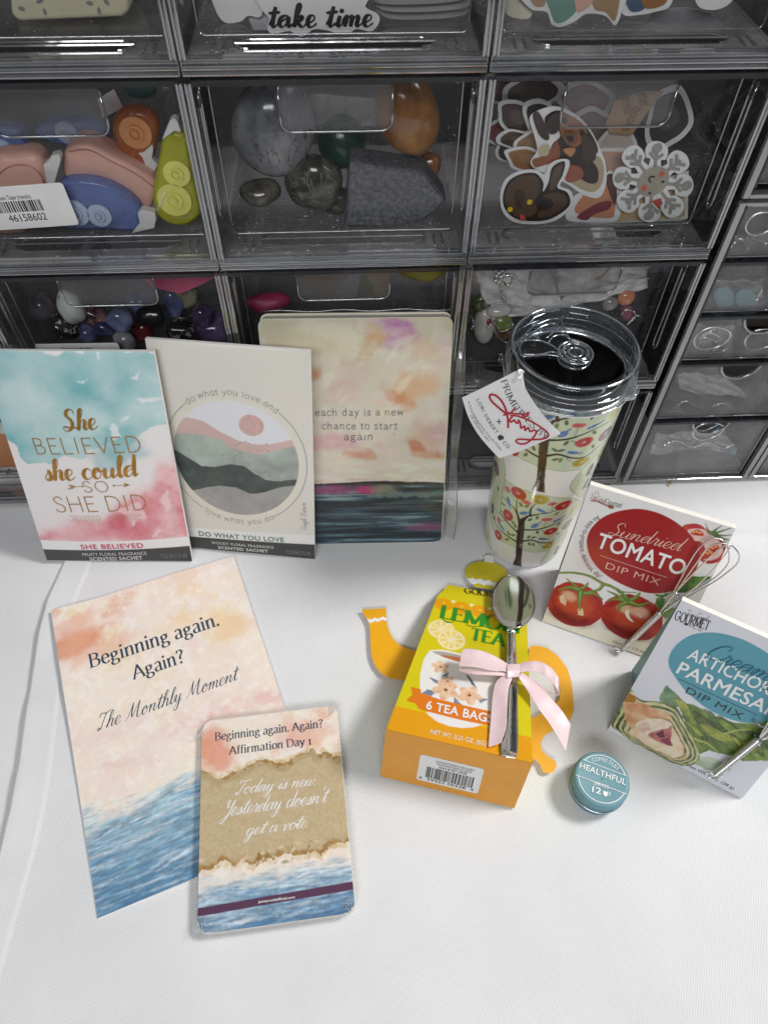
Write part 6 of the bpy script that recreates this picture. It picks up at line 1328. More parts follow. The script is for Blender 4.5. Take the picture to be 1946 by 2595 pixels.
g = on(fm); L(g, Zm, write_print('TooGood', 'serif', 9, 4, track=-4), (362, 167), (484, 210), (368, 122)); g.stroke(smooth_curve(H((378, 187), (420, 190), (470, 212), (510, 228)), 5), .0009); g.poly(smooth_curve(H((508, 224), (535, 222), (565, 242), (545, 252), (518, 244)), 4, True)); g.stroke(smooth_curve(H((412, 135), (408, 122), (422, 116), (436, 120), (438, 134), (430, 142)), 4), .00025); g.build('brown_lettering', ink((150, 88, 44)), tM)
g = on(fm); L(g, Zm, write_print('Gourmet', 'serif', 9, 4, track=-4), (486, 211), (620, 247), (492, 165)); g.build('green_lettering', ink((56, 92, 60)), tM)

Zr = Z(1530, 1500, .2508)
fr_a = lean_frame(.1534, .1807, -29.6, 17.6, .0897, .1235)
tQ = thing('dip_mix_box', 'white and teal artichoke dip mix carton with a whisk tied to it', 'food box', fr_a.at(.045, 0))
tent('carton', fr_a, .0897, .1235, 17.6, .050, .0030, mat('teal carton side', (106, 156, 160), .45), mat('white carton edge', (234, 231, 222), .5), tQ)
c = Canvas(fr_a, .0897, .1235, res=.0004, base=(224, 224, 232)); Hr = lambda *p: fr_a.pxs(Zr(*p))
# leafy green artichoke behind
c.poly(smooth_curve(Hr((560, 1100), (600, 1000), (632, 930), (680, 985), (750, 1040), (780, 1115), (740, 1170), (650, 1140)), 3, True), (92, 128, 92), warp=.0008, tex=((140, 166, 130), .004, .9))
big = Hr((750, 1150), (800, 1120), (900, 1140), (1000, 1190), (1100, 1250), (1250, 1300), (1400, 1330), (1560, 1320), (1700, 1300), (1700, 1640), (1580, 1700), (1420, 1715), (1300, 1660), (1180, 1640), (1060, 1600), (960, 1640), (880, 1450)); c.poly(smooth_curve(big, 3, True), (84, 104, 48), warp=.001, tex=((128, 150, 70), .005, 1.0))
rng = np.random.RandomState(8)
for i in range(46):
    x, y = rng.uniform(800, 1680), rng.uniform(1150, 1680)
    if y < 1120+(x-800)*.28 or y > 1560+(x-800)*.2: continue
    q = Hr((x, y))[0]; a = -.35+rng.uniform(-.5, .5); L_ = rng.uniform(.004, .009); col = [(150, 168, 74), (112, 140, 62), (66, 92, 50), (182, 186, 84), (48, 62, 40)][rng.randint(5)]
    c.ellipse(q[0], q[1], L_, L_*.36, col, .85, a, warp=.0010, wscale=.004, seed=i, tex=((110, 132, 62), .003, .8))
    d = np.array([math.cos(a), math.sin(a)]); nn = np.array([-d[1], d[0]]); c.line(smooth_curve([q-d*L_+nn*.0004, q+nn*L_*.38, q+d*L_], 5), np.r_[np.linspace(.0003, .0009, 6), np.linspace(.0009, .0002, 5)][:11], (50, 58, 34), .75)
for pts in (((900, 1480), (1040, 1530), (1130, 1600), (1160, 1650)), ((1200, 1440), (1350, 1400), (1480, 1390))): q = smooth_curve(Hr(*pts), 5); c.line(q, np.linspace(.0014, .0006, len(q)), (176, 184, 96))
c.poly(smooth_curve(Hr((900, 1720), (990, 1660), (1120, 1680), (1200, 1740), (1290, 1800), (1180, 1830), (1050, 1800), (960, 1760)), 3, True), (150, 176, 138), .9, warp=.001, tex=((196, 208, 180), .004, 1))
# cut half artichoke: nested leaves round a heart
out_ = smooth_curve(Hr((255, 985), (330, 1055), (400, 1095), (520, 1100), (640, 1125), (740, 1180), (800, 1280), (860, 1380), (920, 1500), (965, 1600), (972, 1680), (930, 1732), (850, 1755), (760, 1748), (640, 1700), (520, 1640), (380, 1570), (250, 1490), (150, 1410), (75, 1345), (110, 1260), (170, 1150)), 4, True); core = Hr((520, 1390))[0]
for k, (sc_, col, tx) in enumerate(((1.0, (64, 72, 52), (150, 160, 90)), (.955, (178, 182, 112), (226, 216, 176)), (.90, (52, 58, 50), (110, 126, 74)), (.85, (214, 206, 170), (178, 182, 110)), (.79, (60, 64, 54), (140, 150, 90)), (.73, (226, 212, 184), (196, 190, 130)), (.665, (104, 100, 78), (190, 150, 110)), (.62, (236, 222, 196), (228, 190, 150)))):
    sh = (np.array([.0016, -.0024]))*k*.25; c.poly(core+(out_-core)*sc_+sh, col, warp=.0010, wscale=.006, seed=30+k, tex=(tx, .004, .9))
c.poly(smooth_curve(Hr((190, 1110), (280, 1090), (390, 1130), (520, 1170), (640, 1220), (690, 1290), (560, 1270), (400, 1290), (300, 1380), (230, 1310), (200, 1210)), 4, True), (228, 190, 150), .95, warp=.0012, wscale=.006, tex=((206, 132, 84), .006, .9))
c.poly(smooth_curve(Hr((320, 1340), (400, 1290), (520, 1285), (640, 1310), (690, 1340), (650, 1400), (540, 1420), (470, 1440), (380, 1430)), 4, True), (238, 226, 206), warp=.0006, tex=((224, 196, 164), .003, .7))
for i in range(14): a = 2.1+i*.10; q = Hr((480, 1440))[0]; d = np.array([math.cos(a), math.sin(a)]); c.line([q+d*.004, q+d*(.009+.001*(i % 3))], .0003, (196, 120, 90), .7)
c.poly(smooth_curve(Hr((450, 1440), (540, 1400), (640, 1380), (680, 1350), (690, 1420), (680, 1500), (700, 1560), (620, 1540), (520, 1500)), 4, True), (166, 84, 86), warp=.0006, tex=((204, 140, 128), .003, .8)); c.poly(Hr((520, 1430), (600, 1400), (620, 1470), (560, 1480)), (104, 36, 56), warp=.0005); c.poly(Hr((560, 1490), (660, 1470), (690, 1560), (620, 1540)), (138, 52, 72), warp=.0005)
c.poly(Hr((200, 1060), (260, 1020), (330, 1080), (300, 1120), (220, 1110)), (176, 122, 40), warp=.0008)
c.poly(smooth_curve(Hr((652, 700), (665, 638), (700, 572), (770, 500), (870, 440), (990, 412), (1120, 410), (1260, 434), (1400, 478), (1520, 535), (1640, 608), (1760, 700), (1835, 810), (1855, 930), (1830, 1080), (1770, 1200), (1700, 1275), (1600, 1315), (1480, 1325), (1350, 1308), (1200, 1258), (1050, 1182), (920, 1085), (800, 970), (712, 850), (665, 770)), 4, True), (84, 154, 172), tex=((98, 166, 182), .02, .5))
c.build('printed_front', A_GLOSS, tQ, lift=.0002)
g = on(fr_a); L(g, Zr, write_sans('ARTICHOKE', .014, 1.04), (835, 665), (1745, 1078), (892, 558)); L(g, Zr, write_sans('PARMESAN', .014, 1.04), (726, 812), (1755, 1288), (786, 698)); g.build('white_lettering', M['white_ink'], tQ)
g = on(fr_a, .0005); L(g, Zr, write_script('Creamy', 5, 2.4, .3), (1035, 660), (1790, 960), (1110, 490), 82); g.build('blue_lettering', ink((30, 96, 124)), tQ)
g = on(fr_a); L(g, Zr, write_sans('DIP MIX', .002, 1.1), (820, 1015), (1385, 1290), (855, 958)); zl(g, Zr, ((760, 880), (1540, 1240)), .35); g.build('dark_lettering', ink((52, 56, 58)), tQ); g = on(fr_a); L(g, Zr, write_print('GOURMET', 'serif', 15, 4, track=0), (708, 277), (1052, 388), (738, 185), 72); L(g, Zr, write_script('Too Good', 4, 2.4, .3), (822, 238), (1052, 305), (850, 168))
L(g, Zr, write_sans('EST.', .01), (768, 302), (808, 316), (773, 290)); L(g, Zr, write_sans('1998', .01), (942, 384), (985, 398), (946, 373)); zl(g, Zr, ((850, 335), (930, 372)), .3); g.poly(smooth_curve(Hr((812, 315), (835, 312), (855, 332), (835, 338), (815, 330)), 4, True)); g.build('maker_logo', ink((52, 56, 58)), tQ); g = on(fr_a); L(g, Zr, write_sans('Net Wt. 1 oz. (28 g)'), (838, 1757), (1310, 1998), (848, 1732)); g.build('weight_lettering', ink((52, 56, 58)), tQ)

def whisk(fr, zoom, label, loop, h0, h1, wires, ties, off=.0048):
    t = thing('whisk', label, 'whisk', fr.at(*fr.px(*zoom(h0)[0], off), off)); a, b = fr.px(*zoom(h0)[0], off), fr.px(*zoom(h1)[0], off); d = (b-a)/np.linalg.norm(b-a); Lh = np.linalg.norm(b-a)
    m = MB(); n = int(Lh/.0010); prof = []
    for i in range(n*4+1): prof.append((.00205+.00028*math.cos(i*math.pi/2), i/(n*4)*Lh))
    D3 = fr.X*d[0]+fr.Y*d[1]; m.lathe([(.0004, 0)]+prof+[(.0004, Lh)], fr.at(a[0], a[1], off), 18, axis=(np.cross(D3, fr.N), fr.N, D3)); m.build('coil_handle', M['steel'], t, smooth=True)
    m = MB(); lp = fr.pxs(zoom(*loop), off); lp = smooth_curve(lp, 5, True); m.tube(np.array([fr.at(p[0], p[1], off-.0003) for p in lp]), .00075, 6, closed=True); m.build('hanging_loop', M['steel'], t, smooth=True)
    for pts, hs in wires:
        m = MB(); q = smooth_curve(np.array([fr.px(*p, o) for p, o in zip(zoom(*pts), hs)]), 7); hh = smooth_curve(np.c_[np.arange(len(hs)), hs], 7)[:, 1]; m.tube([fr.at(q[i][0], q[i][1], hh[i]) for i in range(len(q))], .00050, 6); m.build('wire_loop', M['steel'], t, smooth=True)
    m = MB()
    for pts in ties: q = smooth_curve(fr.pxs(zoom(*pts), off), 6); m.tube([fr.at(p[0], p[1], off*(.2+.8*math.sin(math.pi*i/(len(q)-1)))) for i, p in enumerate(q)], .0006, 6)
    m.build('clear_tie', M['lid_edge'], t, smooth=True); return t
O_ = .0048
whisk(fm, Zm, 'small steel whisk tied across the tomato dip carton', ((600, 1390), (565, 1378), (572, 1402), (612, 1412), (640, 1400), (638, 1378)), (640, 1380), (932, 1096),
      [(((930, 1092), (1040, 930), (1170, 690), (1255, 565), (1325, 505), (1400, 493), (1460, 530), (1490, 610), (1480, 700), (1390, 800), (1240, 900), (1100, 975), (945, 1096)), (O_, O_, .006, .007, .007, .007, .007, .006, .004, .002, .002, .003, O_)),
       (((935, 1092), (1055, 935), (1230, 690), (1320, 570), (1400, 535), (1495, 542), (1560, 600), (1573, 655), (1530, 725), (1370, 845), (1190, 950), (1060, 1020), (948, 1098)), (O_, .006, .010, .013, .015, .015, .014, .012, .010, .008, .006, .005, O_)),
       (((932, 1092), (1050, 940), (1200, 780), (1340, 640), (1440, 560), (1480, 545), (1500, 560), (1440, 650), (1320, 790), (1180, 920), (946, 1097)), (O_, .006, .010, .014, .016, .016, .015, .014, .010, .007, O_))],
      [((972, 962), (1000, 935), (1060, 935), (1100, 975), (1090, 1000)), ((965, 1005), (985, 1045), (1040, 1050), (1060, 1020))])
whisk(fr_a, Zr, 'small steel whisk tied across the artichoke dip carton, at the right edge', ((1120, 1850), (1050, 1830), (1040, 1860), (1090, 1890), (1165, 1885), (1195, 1855), (1150, 1830)), (1140, 1838), (1565, 1492),
      [(((1560, 1495), (1640, 1360), (1740, 1180), (1840, 1040), (1930, 980), (1990, 1010), (1980, 1110), (1860, 1260), (1700, 1410), (1575, 1500)), (O_, .006, .007, .007, .007, .007, .005, .003, .003, O_)),
       (((1565, 1495), (1670, 1400), (1800, 1260), (1920, 1140), (2030, 1090), (2090, 1130), (2050, 1230), (1900, 1360), (1720, 1460), (1578, 1502)), (O_, .007, .011, .014, .015, .014, .011, .009, .006, O_)),
       (((1562, 1495), (1660, 1380), (1780, 1230), (1880, 1100), (1960, 1040), (2020, 1040), (1990, 1110), (1880, 1250), (1720, 1430), (1576, 1500)), (O_, .008, .013, .016, .017, .017, .016, .014, .009, O_))],
      [((1490, 1360), (1540, 1330), (1600, 1370), (1660, 1420)), ((1520, 1480), (1540, 1540), (1580, 1550), (1600, 1510))])
# ------------------------------------------------------------------ what the drawers hold
Z1, Z2, Z3, Z4 = Z(0, 0, .3918), Z(450, 0, .4822), Z(1150, 0, .4798), Z(0, 620, .3753)
def CF(d): return CabFrame(d)
def Cp(zoom, x, y, d): return cabpx(*zoom((x, y))[0], d)
def blob(name, label, cat, zoom, x, y, rx, ry, d, material, thick=.8, ang=0., group=None, rough=.08, seed=0, facet=False, ztab=None):
    """a stone or other rounded lump; rx, ry in zoomed pixels, d = depth of its front"""
    c0 = Cp(zoom, x, y, d); e = Cp(zoom, x+rx, y, d); f = Cp(zoom, x, y+ry, d); a, b = np.linalg.norm(e-c0), np.linalg.norm(f-c0); cc = (a+b)/2*thick
    n, mrow = 28, 18; V = []; rng = np.random.RandomState(seed+3); ph = rng.rand(6)*6
    for i in range(mrow+1):
        th = math.pi*i/mrow
        for k in range(n):
            q = 2*math.pi*k/n; p = np.array([math.sin(th)*math.cos(q), math.cos(th), math.sin(th)*math.sin(q)])
            w = 1 + rough*(math.sin(2*p[0]*2+ph[0])*math.sin(3*p[1]+ph[1]) + .6*math.sin(4*p[2]+ph[2]+2*p[0]))
            if facet: p = p/np.max(np.abs(p))**.45
            x_, z_ = p[0]*a*w, p[1]*b*w; xr, zr = x_*math.cos(ang)-z_*math.sin(ang), x_*math.sin(ang)+z_*math.cos(ang)
            V.append(cab(c0[0]+xr, d+cc+p[2]*cc*w, c0[1]+zr))
    Fc = [(i*n+k, (i+1)*n+k, (i+1)*n+(k+1) % n, i*n+(k+1) % n) for i in range(mrow) for k in range(n)]
    o = obj(name, V, Fc, material, None, True); tag(o, label, cat, group); return o
def flat(name, label, cat, zoom, pts, d, th, material, tilt=0.0, group=None, sm=True, parent=None, n=4, lift=0.0):
    q = np.array([cabpx(u, v, d) for u, v in zoom(*pts)]); q = smooth_curve(q, n, True) if sm else q
    if np.sum(q[:, 0]*np.roll(q[:, 1], -1)-np.roll(q[:, 0], -1)*q[:, 1]) < 0: q = q[::-1]
    m = MB(); m.prism(q, CF(d), -th+lift, lift); o = m.build(name, material, parent)
    if parent is None: tag(o, label, cat, group)
    return o
def spot(zoom, x, y, r_, d, material, name, parent, th=.0002, n=20, ry=None):
    c0 = Cp(zoom, x, y, d); a = np.linalg.norm(Cp(zoom, x+r_, y, d)-c0); b = a if ry is None else np.linalg.norm(Cp(zoom, x, y+ry, d)-c0)
    m = MB(); m.prism([(c0[0]+a*math.cos(t), c0[1]+b*math.sin(t)) for t in np.linspace(0, 2*math.pi, n+1)[:-1]], CF(d), 0, th); return m.build(name, material, parent)
WHT = mat('white plastic', (214, 214, 212), .35)
# correction tapes, second row left
PINK = mat('pink plastic', (216, 168, 152), .4); BLUE = clear_colour('clear blue plastic', (140, 160, 212), .6); YELL = clear_colour('clear yellow plastic', (214, 214, 60), .6); ORGE = clear_colour('clear orange plastic', (206, 126, 70), .6); PBL = mat('pale blue gear', (176, 190, 214), .4); PYL = mat('pale yellow gear', (222, 222, 110), .4)
tp = 'correction tapes in the drawer'
def tape(label, zoom, outline, d, th, material, gears=(), tip=None, gmat=None, bodyname='case'):
    q = np.array([cabpx(u, v, d) for u, v in zoom(*outline)]); ctr_ = q.mean(0); t = thing('correction_tape', label, 'correction tape', cab(ctr_[0], d, q[:, 1].min()), 0, tp)
    o = flat(bodyname, None, None, zoom, outline, d, th, material, parent=t); b = o.modifiers.new('bevel', 'BEVEL'); b.width = th*.32; b.segments = 4; b.limit_method = 'ANGLE'; b.angle_limit = 1.0
    o.data.polygons.foreach_set('use_smooth', np.ones(len(o.data.polygons), dtype=bool))
    for gx, gy, gr in gears:
        c0 = Cp(zoom, gx, gy, d); r_ = np.linalg.norm(Cp(zoom, gx+gr, gy, d)-c0); fr = CF(d); m = MB(); P = []
        for k in range(80): rr = r_*(1 if k % 2 else .955); P.append((c0[0]+rr*math.cos(k*math.pi/40), c0[1]+rr*math.sin(k*math.pi/40)))
        m.prism(P, fr, .0002, .0016); m.lathe([(r_*.5, 0), (r_*.5, .0026), (r_*.36, .0026), (r_*.36, 0)], fr.at(c0[0], c0[1], .0002), 24, axis=(fr.X, fr.Y, fr.N)); m.lathe([(r_*.2, 0), (r_*.18, .003), (.0001, .003)], fr.at(c0[0], c0[1], .0002), 16, axis=(fr.X, fr.Y, fr.N)); m.build('gear_wheel', gmat or PBL, t)
    if tip: o = flat('white_tip', None, None, zoom, tip, d, .006, WHT, parent=t, sm=False, lift=.001); b = o.modifiers.new('bevel', 'BEVEL'); b.width = .0006; b.segments = 2
    return t
tape('long pale pink correction tape lying above the blue one', Z1, [(440, 960), (520, 930), (600, 945), (720, 1010), (880, 1090), (1000, 1170), (1005, 1260), (960, 1370), (860, 1330), (700, 1230), (560, 1190), (440, 1170), (400, 1090), (405, 1010)], .040, .020, PINK)
tape('pale pink correction tape with its white tip up, above the barcode sticker', Z1, [(-60, 1060), (80, 1010), (200, 1000), (270, 1050), (310, 1170), (310, 1290), (190, 1480), (100, 1525), (-60, 1480)], .034, .018, PINK, tip=[(280, 1060), (310, 1040), (335, 1000), (380, 990), (398, 1020), (350, 1200), (312, 1215)])
tape('clear blue correction tape with white gears beside the barcode sticker', Z1, [(380, 1200), (480, 1165), (640, 1180), (780, 1240), (880, 1320), (905, 1380), (895, 1480), (840, 1500), (680, 1490), (500, 1490), (400, 1470), (350, 1350)], .0305, .010, BLUE, gears=((490, 1370, 90), (645, 1385, 78)), tip=[(890, 1370), (920, 1352), (1005, 1370), (1012, 1410), (1000, 1470), (855, 1502), (880, 1470), (905, 1440)])
tape('clear yellow correction tape standing at the drawer side', Z1, [(1050, 900), (1110, 860), (1190, 870), (1215, 950), (1235, 1100), (1280, 1300), (1285, 1400), (1200, 1460), (1100, 1455), (1020, 1400), (985, 1280), (1000, 1150), (1030, 1000)], .0305, .011, YELL, gears=((1145, 1115, 88), (1130, 1285, 112)), tip=[(1048, 900), (1100, 770), (1130, 757), (1150, 780), (1175, 850), (1130, 840), (1090, 870)], gmat=PYL)
tape('clear orange correction tape behind the white clip', Z1, [(720, 820), (760, 740), (850, 712), (960, 740), (1020, 820), (1010, 960), (970, 1080), (900, 1100), (820, 1040), (750, 960)], .050, .012, ORGE, gears=((880, 850, 105),), tip=[(893, 985), (930, 980), (985, 928), (995, 950), (985, 1020), (1022, 1060), (1000, 1110), (960, 1132), (940, 1120), (915, 1085), (940, 1060), (920, 1010)], gmat=mat('amber gear', (206, 138, 84), .4))
tape('clear blue correction tape half hidden behind the pull tab', Z1, [(220, 850), (340, 800), (560, 800), (660, 850), (690, 920), (600, 970), (480, 950), (330, 920)], .060, .012, BLUE, gears=((430, 850, 70),))
tape('clear blue correction tape at the far left of the drawer', Z1, [(-60, 860), (100, 840), (160, 930), (150, 1030), (60, 1080), (-60, 1100)], .056, .012, BLUE, gears=((20, 960, 70),))
_t = bpy.data.objects['correction_tape.003']; fy = CF(.0302); g = Print(fy, .0030); q = np.array([cabpx(u, v, .0302) for u, v in Z1((1030, 1340), (1075, 1215), (1010, 1335))]); g.line(write_script('candy', 8, 4, .2), q[0], q[1], q[2], 82); g.build('white_lettering', M['white_ink'], _t)
for nm_, pts in (('correction_tape', ((430, 1010), (560, 1000), (700, 1070), (860, 1150), (985, 1240))), ('correction_tape.001', ((-40, 1150), (60, 1075), (170, 1065), (250, 1110), (285, 1180)))):
    q = smooth_curve(np.array([cabpx(u, v, .034) for u, v in Z1(*pts)]), 6); m = MB(); dd_ = .0398 if nm_ == 'correction_tape' else .0338; m.tube([CF(dd_).at(p[0], p[1], .0) for p in q], .0004, 5); m.build('seam_line', mat('pink seam', (176, 124, 110), .5), bpy.data.objects[nm_], smooth=True)
_o = blob('jar_lid', 'dark teal ribbed lid at the back of the tape drawer', 'lid', Z1, 900, 585, 110, 66, .075, mat('dark teal plastic', (54, 96, 92), .4), .5, rough=0)
_o = blob('tape_roll', 'clear tape roll at the back of the tape drawer', 'tape roll', Z1, 1080, 660, 70, 100, .070, clear('cloudy roll', (.7, .7, .7), haze=.25), .4, rough=0)
_o = flat('price_tag', 'small white price tag at the back of the tape drawer', 'tag', Z1, [(630, 640), (735, 575), (795, 695), (665, 760)], .068, .0006, M['paper'], sm=False)
def labelled(zoom, poly, d, lines, bars, name, label):
    q = np.array([cabpx(u, v, d) for u, v in zoom(*poly)]); fr0 = CF(d); fr = Frame(fr0.at(*q[0]), fr0.at(*q[1])-fr0.at(*q[0]), fr0.at(*q[3])-fr0.at(*q[0])); w, h = np.linalg.norm(q[1]-q[0]), np.linalg.norm(q[3]-q[0])
    o = price_label(fr, w, h, [(t_, w*a, w*b, h*y, h*k) for t_, a, b, y, k in lines], None, tuple(np.array(bars)*[w, w, h, h]), name=name); tag(o, label, 'sticker')
    bc = [x for x in bpy.data.objects if x.name.startswith('barcode') and x.parent is None and not x.name.startswith('barcode_sticker')]
    for x in bc:
        x.parent = o; x.location = x.location - o.location
    return o
labelled(Z1, [(-190, 1500), (515, 1450), (410, 1212), (-190, 1250)], .0245, [('Correction Tape (rando)', .28, .68, .70, .10), ('46158602', .40, .74, .18, .17)], (.26, .74, .40, .66), 'barcode_sticker', 'white barcode sticker reading 46158602 on the tape drawer front')
labelled(Z4, [(290, 800), (840, 790), (780, 640), (285, 675)], .0245, [('Gemstone (Rando)', .30, .66, .70, .11)], (.26, .76, .30, .64), 'barcode_sticker', 'white barcode sticker on the gemstone drawer, half covered by the teal packet')
# big polished stones, second row middle
sg = 'polished stones in the middle drawer'
blob('polished_stone', 'large grey banded agate stone at the drawer left', 'stone', Z2, 495, 745, 225, 262, .030, stone('grey agate', (60, 62, 66), (142, 144, 150), (172, 172, 176), 22, 'marble', pos=(.34, .56), vein=(44, 44, 48)), .75, -.25, sg, .03, 1)
blob('polished_stone', 'large amber brown agate stone at the drawer right', 'stone', Z2, 1215, 660, 165, 232, .032, stone('amber agate', (112, 66, 22), (176, 126, 76), (150, 132, 122), 26, 'marble', pos=(.35, .62)), .8, .38, sg, .03, 2)
blob('polished_stone', 'dark green round stone in the drawer middle', 'stone', Z2, 865, 800, 130, 132, .050, stone('deep green', (14, 48, 32), (30, 76, 52), None, 30, rough=.25), .9, 0, sg, .01, 3)
blob('polished_stone', 'glossy grey-green stone below the grey agate, nearest the front', 'stone', Z2, 715, 1020, 155, 130, .030, stone('labradorite', (44, 46, 38), (92, 94, 84), None, 40, vein=(120, 122, 112)), .8, .3, sg, .08, 4)
blob('polished_stone', 'small dark stone under the grey agate', 'stone', Z2, 430, 1050, 110, 62, .032, stone('smoky stone', (52, 50, 44), (98, 92, 82), None, 50), .9, 0, sg, .08, 5)
blob('polished_stone', 'dark stone tucked beneath the green one', 'stone', Z2, 820, 1080, 90, 70, .040, stone('dark jasper', (40, 40, 36), (78, 78, 70), None, 50), .9, 0, sg, .08, 6)
blob('polished_stone', 'brown stone peeking out under the amber agate', 'stone', Z2, 1330, 900, 60, 70, .055, stone('brown agate', (120, 74, 34), (156, 108, 62), None, 40), .9, 0, sg, .05, 7)
_o = flat('crystal_slab', 'grey sparkling crystal point lying by the drawer front', 'crystal', Z2, [(905, 845), (1000, 860), (1300, 905), (1420, 1055), (1290, 1165), (1080, 1195), (875, 1190)], .0300, .020, stone('druzy', (58, 60, 66), (104, 106, 112), (138, 140, 146), 420, 'marble', .3, (.38, .66)), sm=False)
b_ = _o.modifiers.new('bevel', 'BEVEL'); b_.width = .002; b_.segments = 2
_o = flat('paper_card', 'white card with grey specks behind the middle pull tab', 'card', Z2, [(640, 520), (720, 490), (1040, 520), (1040, 660), (720, 650)], .070, .0008, stone('specked card', (196, 196, 192), (150, 150, 148), None, 130, 'marble', .6, (.5, .7)), sm=False)
# stickers, second row right
STK = mat('white sticker vinyl', (226, 226, 226), .35, coat=.2); BRN = mat('dark brown sticker ink', (72, 56, 42), .35, coat=.3); DBR = mat('outline ink', (34, 28, 26), .35)
sk = 'stickers packed in the right drawer'
def inked(parent, zoom, d, polys):
    for i, (pts, col, sm_) in enumerate(polys): flat('printed_shape', None, None, zoom, pts, d, .00012, ink(col, .35), parent=parent, sm=sm_, lift=.00016+.00012*i)
def sticker(label, zoom, outline, d, sm=True, th=.0005, **k): return flat('sticker', label, 'sticker', zoom, outline, d, th, STK, sm=sm, group=sk, **k)
# pile of earlier stickers behind
rng = random.Random(5)
for i, (x, y, w, h, a, d, col) in enumerate(((240, 470, 130, 90, .2, .060, (96, 44, 46)), (400, 500, 170, 110, -.3, .054, (74, 54, 44)), (520, 470, 160, 70, .3, .066, (70, 56, 46)), (330, 620, 120, 80, .6, .050, (66, 48, 42)), (260, 700, 110, 70, -.2, .056, (110, 46, 44)), (470, 640, 130, 90, .9, .046, (52, 44, 42)), (340, 740, 110, 60, .2, .048, (86, 66, 52)), (410, 760, 120, 70, -.5, .044, (148, 116, 84)), (300, 800, 90, 60, .4, .052, (72, 54, 46)), (380, 840, 120, 60, .2, .042, (154, 112, 70)), (700, 540, 150, 110, .1, .058, (150, 108, 112)), (740, 690, 130, 120, .3, .056, (110, 86, 78)), (870, 760, 110, 90, 0, .052, (206, 190, 182)), (860, 860, 180, 90, .1, .046, (204, 168, 150)), (1130, 620, 120, 180, .2, .060, (62, 60, 64)))):
    def bl(k): return [(x+(w*k)*(1+.16*math.sin(3*t+i))*math.cos(t)*math.cos(a)-(h*k)*math.sin(t)*math.sin(a), y+(w*k)*math.cos(t)*math.sin(a)+(h*k)*(1+.14*math.cos(2*t+i))*math.sin(t)*math.cos(a)) for t in np.linspace(0, 2*math.pi, 13)[:-1]]
    s_ = sticker(['maroon sticker at the pile top left', 'brown dog head sticker in the pile', 'dark wooden scene sticker in the pile', 'small brown sticker on the pile left', 'red brown sticker at the pile left edge', 'black and white sticker behind the dachshund', 'brown sticker low in the white pile', 'tan sticker under the dachshund paw', 'dark sticker at the pile lower left', 'tan sticker below the pile', 'rose coloured sticker behind the pull tab', 'mauve sticker right of the dachshund', 'pale sticker with little flowers', 'blush pink sticker left of the snowflake', 'dark grey sticker behind the snowflake'][i], Z3, bl(1.0), d)
    inked(s_, Z3, d, [(bl(.80), col, True), ([(px_*.5+x*.5+6, py_*.5+y*.5-4) for px_, py_ in bl(.8)], tuple(int(v*.8+36) for v in col), True)])
s_ = flat('paper_tag', 'tan kraft paper sticker with handwriting, behind the pull tab', 'sticker', Z3, [(850, 530), (1000, 480), (1110, 480), (1030, 580), (940, 710), (830, 700), (800, 660)], .048, .0005, mat('kraft paper', (190, 152, 112), .6), sm=False, group=sk)
fk_ = CF(.048); g = Print(fk_, .0003); Zq = lambda *p: np.array([cabpx(u, v, .048) for u, v in Z3(*p)])
for t_, a, b, tp_ in (('books.', (950, 560), (885, 690), (925, 545)), ('behind', (880, 490), (900, 600), (920, 480)), ('better', (960, 470), (990, 570), (1000, 460))): q = Zq(a, b, tp_); g.line(write_print(t_, w=6), q[0], q[1], q[0]+np.array([-(q[1]-q[0])[1], (q[1]-q[0])[0]])/np.linalg.norm(q[1]-q[0])*.006)
g.build('handwriting', ink((60, 50, 44)), None); h_ = bpy.data.objects['handwriting']; h_.parent = s_; h_.location = h_.location - s_.location
s_ = sticker('sticker with a music-sheet print along the drawer floor', Z3, [(760, 1060), (1240, 900), (1235, 1150), (1200, 1165), (760, 1178)], .0365, False); inked(s_, Z3, .0365, [([(790, 1070), (1222, 925), (1218, 1140), (1190, 1150), (790, 1165)], (196, 170, 128), False)])
s_ = sticker('sticker of a stretching figure in maroon with leaves', Z3, [(590, 1150), (640, 1030), (760, 990), (820, 900), (880, 960), (880, 1120), (840, 1170), (700, 1175)], .0350); inked(s_, Z3, .0350, [([(640, 1120), (700, 1010), (800, 930), (850, 980), (850, 1110), (820, 1150)], (194, 132, 100), True), ([(650, 1140), (760, 1070), (830, 1060), (820, 1100), (740, 1130), (700, 1160)], (122, 58, 68), True), ([(800, 940), (840, 920), (860, 1010), (845, 1080)], (88, 56, 52), True)])
